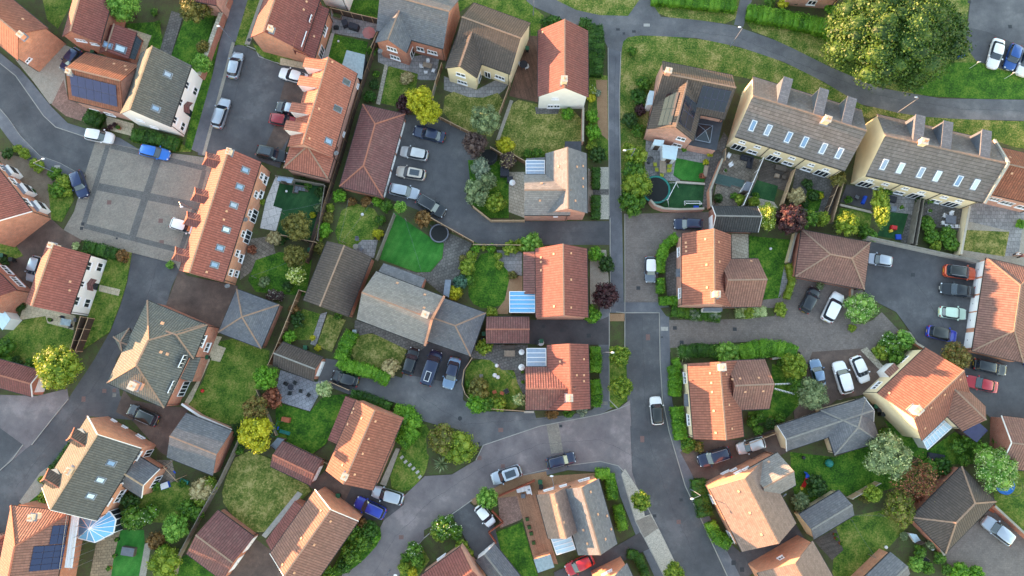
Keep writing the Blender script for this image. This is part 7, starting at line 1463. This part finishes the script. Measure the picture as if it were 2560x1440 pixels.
# furniture sets
table(921,79,0,2.0,2.0,'canvas_pink','x',True) if False else None
parasol(921,79,1.05,'canvas_pink','round dusky pink parasol on patio'); parasol(1280,453,.0,'fabric_white','x') if False else None
table(1656,418,88,2.1,1.0,'wood_furn','grey wooden garden dining table')
for x, y, a in ((1638,412,0),(1672,416,180),(1642,425,0),(1671,427,180),(1658,400,-90),(1654,438,90)): chair(x, y, a, 'chair_lime', 'lime green garden chair')
parasol(1628,397,.55,'iron','dark parasol by brick wall',2.0)
table(729,968,0,.9,.9,'fabric_dark','round dark glass patio table',True)
for x, y, a in ((717,960,-30),(738,957,-120),(726,982,80),(752,977,170),(772,987,150)): chair(x, y, a, 'plastic_black', 'black garden chair')
table(2373,550,-10,1.6,1.3,'fabric_grey','grey patio dining table')
for x, y, a in ((2360,540,-20),(2376,535,-100),(2356,558,0),(2365,564,90),(2376,566,90),(2390,566,90)): chair(x, y, a, 'fabric_white', 'white garden chair')
table(1274,884,0,1.6,.9,'wood_furn','grey wooden patio table'); box_toy('garden_bench',1274,868,(1.6,.6,.5),'wicker','brown garden bench','bench'); chair(1258,868,-90,'wicker','brown garden chair')
table(890,617,0,.8,.8,'stone_grey','small round grey table',True); chair(893,598,-90,'fabric_grey','grey garden chair'); chair(903,623,140,'fabric_grey','second grey garden chair')
sofa(752,476,-10,2.2,1.4,'grey corner sofa on turf','wicker','fabric_grey',-1); sofa(1865,405,-15,1.9,1.9,'dark corner sofa in yard','fabric_dark','fabric_dark',1); sofa(1310,1228,12,2.1,1.4,'lilac white corner sofa on deck','fabric_white','fabric_white',1); box_toy('coffee_table',1308,1240,(.6,.6,.35),'fabric_grey','small grey coffee table','table')
chair(1822,390,-30,'fabric_white','white lounge chair',.7); chair(1827,413,-60,'fabric_white','second white lounge chair',.7); box_toy('rattan_sofa',1951,421,(1.7,.8,.7),'wicker','brown rattan sofa','sofa',-15); box_toy('coffee_table',1943,439,(.7,.6,.4),'wood_furn','small wooden coffee table','table',-15); box_toy('rattan_stool',1960,443,(.6,.6,.4),'wicker','square brown rattan stool','stool',-15)
table(169,806,-10,1.6,1.0,'metal_lid','white topped patio table'); chair(160,796,-60,'fabric_dark','dark patio chair'); chair(178,815,120,'fabric_dark','second dark patio chair'); chair(188,800,180,'fabric_grey','grey patio chair')
table(1069,165,-15,1.5,.8,'wood_furn','dark garden table below the slate gabled house')
for x, y, a in ((1055,166,0),(1070,155,-100),(1083,177,160),(1065,181,90)): chair(x, y, a, 'fabric_white', 'white folding chair')
table(1309,163,20,1.3,1.3,'fabric_dark','round covered table on deck',True); chair(1302,160,0,'fabric_white','white padded chair'); chair(1316,168,200,'fabric_white','second white padded chair')
box_toy('rattan_sofa',2225,497,(1.8,.9,.6),'fabric_dark','dark sofa by patio doors','sofa',-15); box_toy('coffee_table',2234,522,(.8,.8,.4),'lead','square blue grey table','table',-5); box_toy('parasol',2160,500,(.4,1.3,.5),'plastic_blue','folded bright blue parasol','parasol',-25); chair(2141,493,60,'fabric_grey','grey garden lounger'); box_toy('wooden_stack',1764,428,(.6,1.8,.5),'wood_furn','slatted wooden log store','log store',-12)
box_toy('pond',1810,450,(2.6,1.7,.25),'stone_grey','stone edged garden pond','pond',-15,'water'); box_toy('pond',1845,456,(2.0,1.3,.25),'stone_grey','smaller stone edged pond','pond',-15,'water'); box_toy('raised_bed',1094,600,(.1,.1,.1),'iron','x','x') if False else None
for x, y in ((1318,1298),(1323,1318),(1328,1334),(1334,1357)): box_toy('planter', x, y, (.5,.5,.45), 'plastic_black', 'square dark planter on decking', 'planter', 12, 'leaf_dark')
for x, y, a in ((1236,980,20),(1255,983,-20)): box_toy('stepping_stone', x, y, (.6,.5,.1), 'terracotta', 'square terracotta block on lawn', 'paving block', a, 'terracotta')
for i, (x, y) in enumerate(((1005,1143),(1014,1154),(1025,1162),(1034,1171),(1044,1180),(1050,1192))):
    o = MB().box((0,0,.03), (.55,.38,.06), .7).obj('stepping_stone', 'concrete'); q = P(x, y); o.location = (q.x, q.y, gz(q.x, q.y)+.005); later(o, 'pale stepping stone in lawn', x, y, 'stepping stone', 'stepping stones in the lawn')
o = MB().box((0,0,.03), (.1,.1,.1)); box_toy('fire_pit',1266,978,(.7,.7,.35),'stone_grey','square grey fire pit','fire pit',30,'plastic_black'); box_toy('stool',1203,940,(.55,.55,.35),'stone_grey','round grey stone stool on lawn','stool')
parasol(1304,918,.5,'fabric_white','small white parasol',1.6); parasol(1304,880,.45,'fabric_white','small white folded parasol',1.5); parasol(1281,455,.5,'fabric_white','white round garden table parasol',1.4)
for x, y, mt, lk in ((1353,853,'plastic_green','green wheelie bin'),(1341,856,'plastic_black','black wheelie bin'),(1350,1203,'plastic_green','green lidded bin by fence'),(1352,1215,'plastic_black','dark bin by fence'),(848,1237,'plastic_green','green bin on brown drive'),(766,869,'plastic_green','green water butt bin'),(889,830,'metal_lid','pale grey store bin'),(2185,1015,'plastic_green','green bin by cream wall'),(2192,1024,'plastic_black','dark bin by cream wall'),(2202,1035,'plastic_black','second dark bin by cream wall'),(1210,835,'plastic_green','green bin beside red garage'),(1208,850,'plastic_black','black bin beside red garage'),(12,640,'plastic_green','green bin at left edge'),(35,650,'plastic_black','black bin at left edge'),(1318,125,'plastic_green','green bin between houses'),(2400,142,'plastic_blue','blue bin at car park corner'),(520,893,'plastic_green','green garden bin'),(777,626,'plastic_green','green compost bin'),(237,131,'plastic_green','green lidded bin on drive'),(1316,105,'plastic_black','x')):
    if lk != 'x': bin_(x, y, mt, lk)
for x, y, rr, mt, lk in ((128,800,.3,'plastic_black','black plant pot'),(298,320,.35,'terracotta','terracotta plant pot'),(1365,875,.22,'terracotta','x'),(1306,930,.25,'terracotta','red flower pot'),(1307,955,.25,'terracotta','second red flower pot'),(1875,1043,.28,'stone_grey','round grey pot'),(1925,1046,.3,'terracotta','terracotta pot among plants'),(1940,1050,.25,'stone_grey','pale pot among plants'),(2087,1336,.25,'terracotta','terracotta pot on decking edge'),(2090,1346,.25,'terracotta','lower terracotta pot on decking edge'),(2101,1358,.25,'terracotta','round clay pot on decking edge'),(2251,520,.35,'fabric_white','white bowl planter'),(294,1348,.3,'plastic_black','dark pot on patio'),(288,1389,.3,'plastic_black','lower dark pot on patio'),(274,1420,.35,'terracotta','brown pot on patio'),(2322,528,.3,'fabric_white','white round pot'),(1812,427,.25,'fabric_white','white ball pot')):
    if lk != 'x': pot(x, y, rr, mt, lk)
# rotary dryers, washing lines, goods
def line(a, b, look, z=2.2):
    p, q = P(*a, z), P(*b, z); m = MB(); d = q-p; n = 8
    for i in range(n):
        t0, t1 = i/n, (i+1)/n; s = lambda t: p.lerp(q, t)-p-Vector((0,0,.35*4*t*(1-t))); m.beam(s(t0), s(t1), .018, .018)
    o = bpy.data.objects.new('washing_line', None); C.objects.link(o); o.location = (p.x, p.y, z); m.obj('line', 'fabric_grey', o); 
    for e in (Vector((0,0,0)), d): MB().cone(e-Vector((0,0,z)), e, .04, .035, 8).obj('post', 'fence_grey', o)
    later(o, look, (a[0]+b[0])/2, (a[1]+b[1])/2, 'washing line')
line((1012,545),(1056,688),'thin washing line across turf lawn'); line((870,500),(848,600),'left washing line over lawn'); line((928,505),(856,602),'right washing line over lawn'); line((1215,885),(1310,965),'washing line across patio'); line((2136,1288),(2215,1291),'horizontal washing line over lawn'); line((2130,1300),(2190,1395),'diagonal washing line over lawn'); line((700,528),(800,508),'washing line over artificial turf'); line((628,690),(720,655),'washing line over dark lawn')
def bunting(a, b, look):
    p, q = P(*a, 3.0), P(*b, 2.0); m = MB(); n = 14; o = bpy.data.objects.new('bunting', None); C.objects.link(o); o.location = p
    for i in range(n):
        t = i/n; c = (q-p)*t; e = (q-p)*(t+.7/n); m.face([c, e, (c+e)/2+Vector((0,-.28,-.12))]); m.beam(c, (q-p)*(t+1/n), .03, .03)
    m.obj('flags', 'fabric_white', o); later(o, look, *b, 'bunting')
bunting((1938,959),(1990,957),'upper string of white bunting flags'); bunting((1937,970),(1988,984),'lower string of white bunting flags')
def ball(px, py, rr, mat, look, cat='ball', name='ball'):
    q = P(px, py, rr); o = MB().dome((0,0,0), rr, rr, rr, 12, 8, full=True).obj(name, mat, smooth=True); o.location = (q.x, q.y, gz(q.x,q.y)+rr); later(o, look, px, py, cat)
ball(846,103,.18,'fabric_white','white ball on lawn'); ball(506,977,.28,'plastic_red','orange red ball on lawn edge'); ball(2073,1158,.6,'plastic_teal','teal dome lid on lawn','lid','sand_pit_lid'); ball(2009,1144,.28,'iron','dark disc on lawn','lid'); ball(906,536,.25,'fabric_white','round white bird bath','bird bath','bird_bath'); ball(1926,622,.22,'fabric_white','white ball on long lawn'); ball(645,395,.2,'fabric_white','x') if False else None; ball(2215,1368,.25,'fabric_white','white ball on lower lawn')
ball(1237,938,.34,'fabric_white','white round garden seat','seat','garden_stool'); ball(1245,943,.3,'fabric_white','second white garden seat','seat','garden_stool'); ball(1242,914,.3,'fabric_white','white chair on patio edge','seat','garden_stool'); ball(1352,857,.5,'fabric_white','white round swing seat','seat','garden_stool'); ball(716,478,.2,'fabric_white','small white ball on turf'); ball(2330,1370,.35,'fabric_white','white sack by garage','sack','sack'); ball(2322,1362,.35,'fabric_white','upper white sack by garage','sack','sack')
def dish(px, py, z, look):
    q = P(px, py, z); r = bpy.data.objects.new('satellite_dish', None); C.objects.link(r); r.location = q; m = MB(); m.cone((0,0,0), (.08,-.12,.06), .38, .36, 16); m.obj('dish', 'fabric_grey', r); MB().beam((0,0,0),(-.1,.3,-.3),.04,.04).obj('bracket','iron',r); MB().beam((.05,-.05,0),(.2,-.45,.15),.03,.03).obj('feed_arm','iron',r); later(r, look, px, py, 'satellite dish')
dish(840,382,4.4,'grey satellite dish on the wall'); dish(568,714,4,'white satellite dish on gable end'); dish(950,127,4,'grey satellite dish on brick gable'); dish(1960,1237,4,'round pale satellite dish'); dish(613,548,4.2,'white satellite dish on the terrace wall')
# scaffold beside the conservatory
q0, q1 = P(188,1287,4.5), P(170,1420,4.5); r = bpy.data.objects.new('scaffold', None); C.objects.link(r); r.location = (q0.x, q0.y, 0); tag(r, 'metal scaffold tower with pale boards along the L-shaped solar house', 'scaffold'); d = q1-q0; d.z = 0; n = Vector((-d.y, d.x, 0)).normalized()
for k in range(4): MB().beam(n*(-.42+k*.28)+Vector((0,0,4.4)), d+n*(-.42+k*.28)+Vector((0,0,4.4)), .24, .05).obj('board', 'fabric_white', r)
for i in range(6):
    for s in (-.7, .7): MB().cone(d*i/5+n*s, d*i/5+n*s+Vector((0,0,5.4)), .03, .03, 6).obj('pole', 'alloy', r)
    MB().cone(d*i/5-n*.8+Vector((0,0,4.3)), d*i/5+n*.8+Vector((0,0,4.3)), .03, .03, 6).obj('ledger', 'alloy', r)
for s in (-.7, .7): MB().cone(n*s+Vector((0,0,5.3)), d+n*s+Vector((0,0,5.3)), .03, .03, 6).obj('guard_rail', 'alloy', r)
# road signs by the top right car park
for b, e, lk in (((2424,171),(2443,157),'small white sign post nearest the oak'), ((2511,197),(2532,183),'small white sign post below white car')):
    a = P(*b); h_ = P(*e, 2.3); r = bpy.data.objects.new('sign_post', None); C.objects.link(r); r.location = a; MB().cone((0,0,0), (0,0,2.3), .035, .035, 8).obj('pole', 'white_metal', r); MB().box((0,0,2.25), (.45,.05,.3)).obj('sign_plate', 'white_paint', r); later(r, lk, *e, 'sign')
# open white gate and picnic pieces
box_toy('bench',1308,1440,(.1,.1,.1),'iron','x','x') if False else None
box_toy('cold_frame',2307,1402,(1.6,1.4,.5),'fence_pale','wooden netted cold frame in vegetable bed','cold frame',-35,'net_black'); box_toy('kennel',2370,1080,(.1,.1,.1),'iron','x','x') if False else None
box_toy('barbecue',450,1155,(.1,.1,.1),'iron','x','x') if False else None; box_toy('pallet',2482,1274,(.8,.7,.3),'terracotta','pink crate by brick wall','crate',-30); box_toy('paddling_pool',2340,1145,(2.4,1.3,.4),'fabric_dark','dark blue oval pool cover on grass','pool',-10)
box_toy('play_house',708,1097,(.1,.1,.1),'iron','x','x') if False else None; box_toy('slide_mat',711,1081,(1.6,.5,.2),'plastic_teal','teal plastic slide on lawn','slide',-15); box_toy('play_house',716,1049,(1.2,.7,.8),'terracotta','orange brown wooden play house','play house',-10)
box_toy('covered_chair',1825,18,(.9,.6,.6),'plastic_teal','turquoise garden chair by the hedge','chair',30); box_toy('cover',1352,180,(.1,.1,.1),'iron','x','x') if False else None
# people at the lower right gate
def person(px, py, look, top, ang):
    q = P(px, py, .9); r = bpy.data.objects.new('person', None); C.objects.link(r); r.location = (q.x, q.y, gz(q.x, q.y)); r.rotation_euler = (0,0,R(ang)); later(r, look, px, py, 'person')
    J = [(0,0,.95),(0,0,1.2),(0,0,1.42),(.02,0,1.52),(.03,0,1.66),(0,.2,1.4),(.05,.28,1.12),(.25,.24,1.0),(0,-.2,1.4),(.05,-.28,1.12),(.25,-.22,1.02),(0,.1,.9),(.08,.11,.48),(0,.12,.06),(.16,.13,.04),(0,-.1,.9),(-.06,-.11,.48),(-.12,-.12,.06),(.04,-.13,.04)]
    E = [(0,1),(1,2),(2,3),(3,4),(2,5),(5,6),(6,7),(2,8),(8,9),(9,10),(0,11),(11,12),(12,13),(13,14),(0,15),(15,16),(16,17),(17,18)]
    Rr = [.15,.14,.15,.06,.105,.07,.05,.035,.07,.05,.035,.1,.07,.05,.04,.1,.07,.05,.04]
    me = bpy.data.meshes.new('body'); me.from_pydata(J, E, []); o = bpy.data.objects.new('body', me); C.objects.link(o); o.parent = r
    sk = o.modifiers.new('skin', 'SKIN'); 
    for i, s in enumerate(me.skin_vertices[0].data): s.radius = (Rr[i], Rr[i])
    me.skin_vertices[0].data[0].use_root = True; o.modifiers.new('sub', 'SUBSURF').levels = 1; me.materials.append(MATS['skin'])
    MB().dome((.02,0,1.68), .115, .1, .12, 10, 5).obj('hair', 'bark_wood', r); t = MB(); t.cone((0,0,.92), (0,0,1.46), .19, .23, 12); t.obj('shirt', top, r); l = MB()
    for s in (-.1,.1): l.cone((0,s,.95), (.0 if s > 0 else -.1, s*1.15, .12), .12, .08, 10)
    l.obj('trousers', 'fabric_dark', r)
person(2541,636,'person in white top standing in the back yard', 'fabric_white', 200); person(2551,640,'person in pink top standing in the back yard', 'canvas_pink', 20)
for h in HOUSES: refit(h)
resolve_labels()
for o in C.objects:
    if o.type == 'MESH' and o.parent is None and not o.get('label') and not o.get('kind'): print('UNLABELLED', o.name)
print('objects', len(C.objects), 'faces', sum(len(o.data.polygons) for o in C.objects if o.type == 'MESH'))
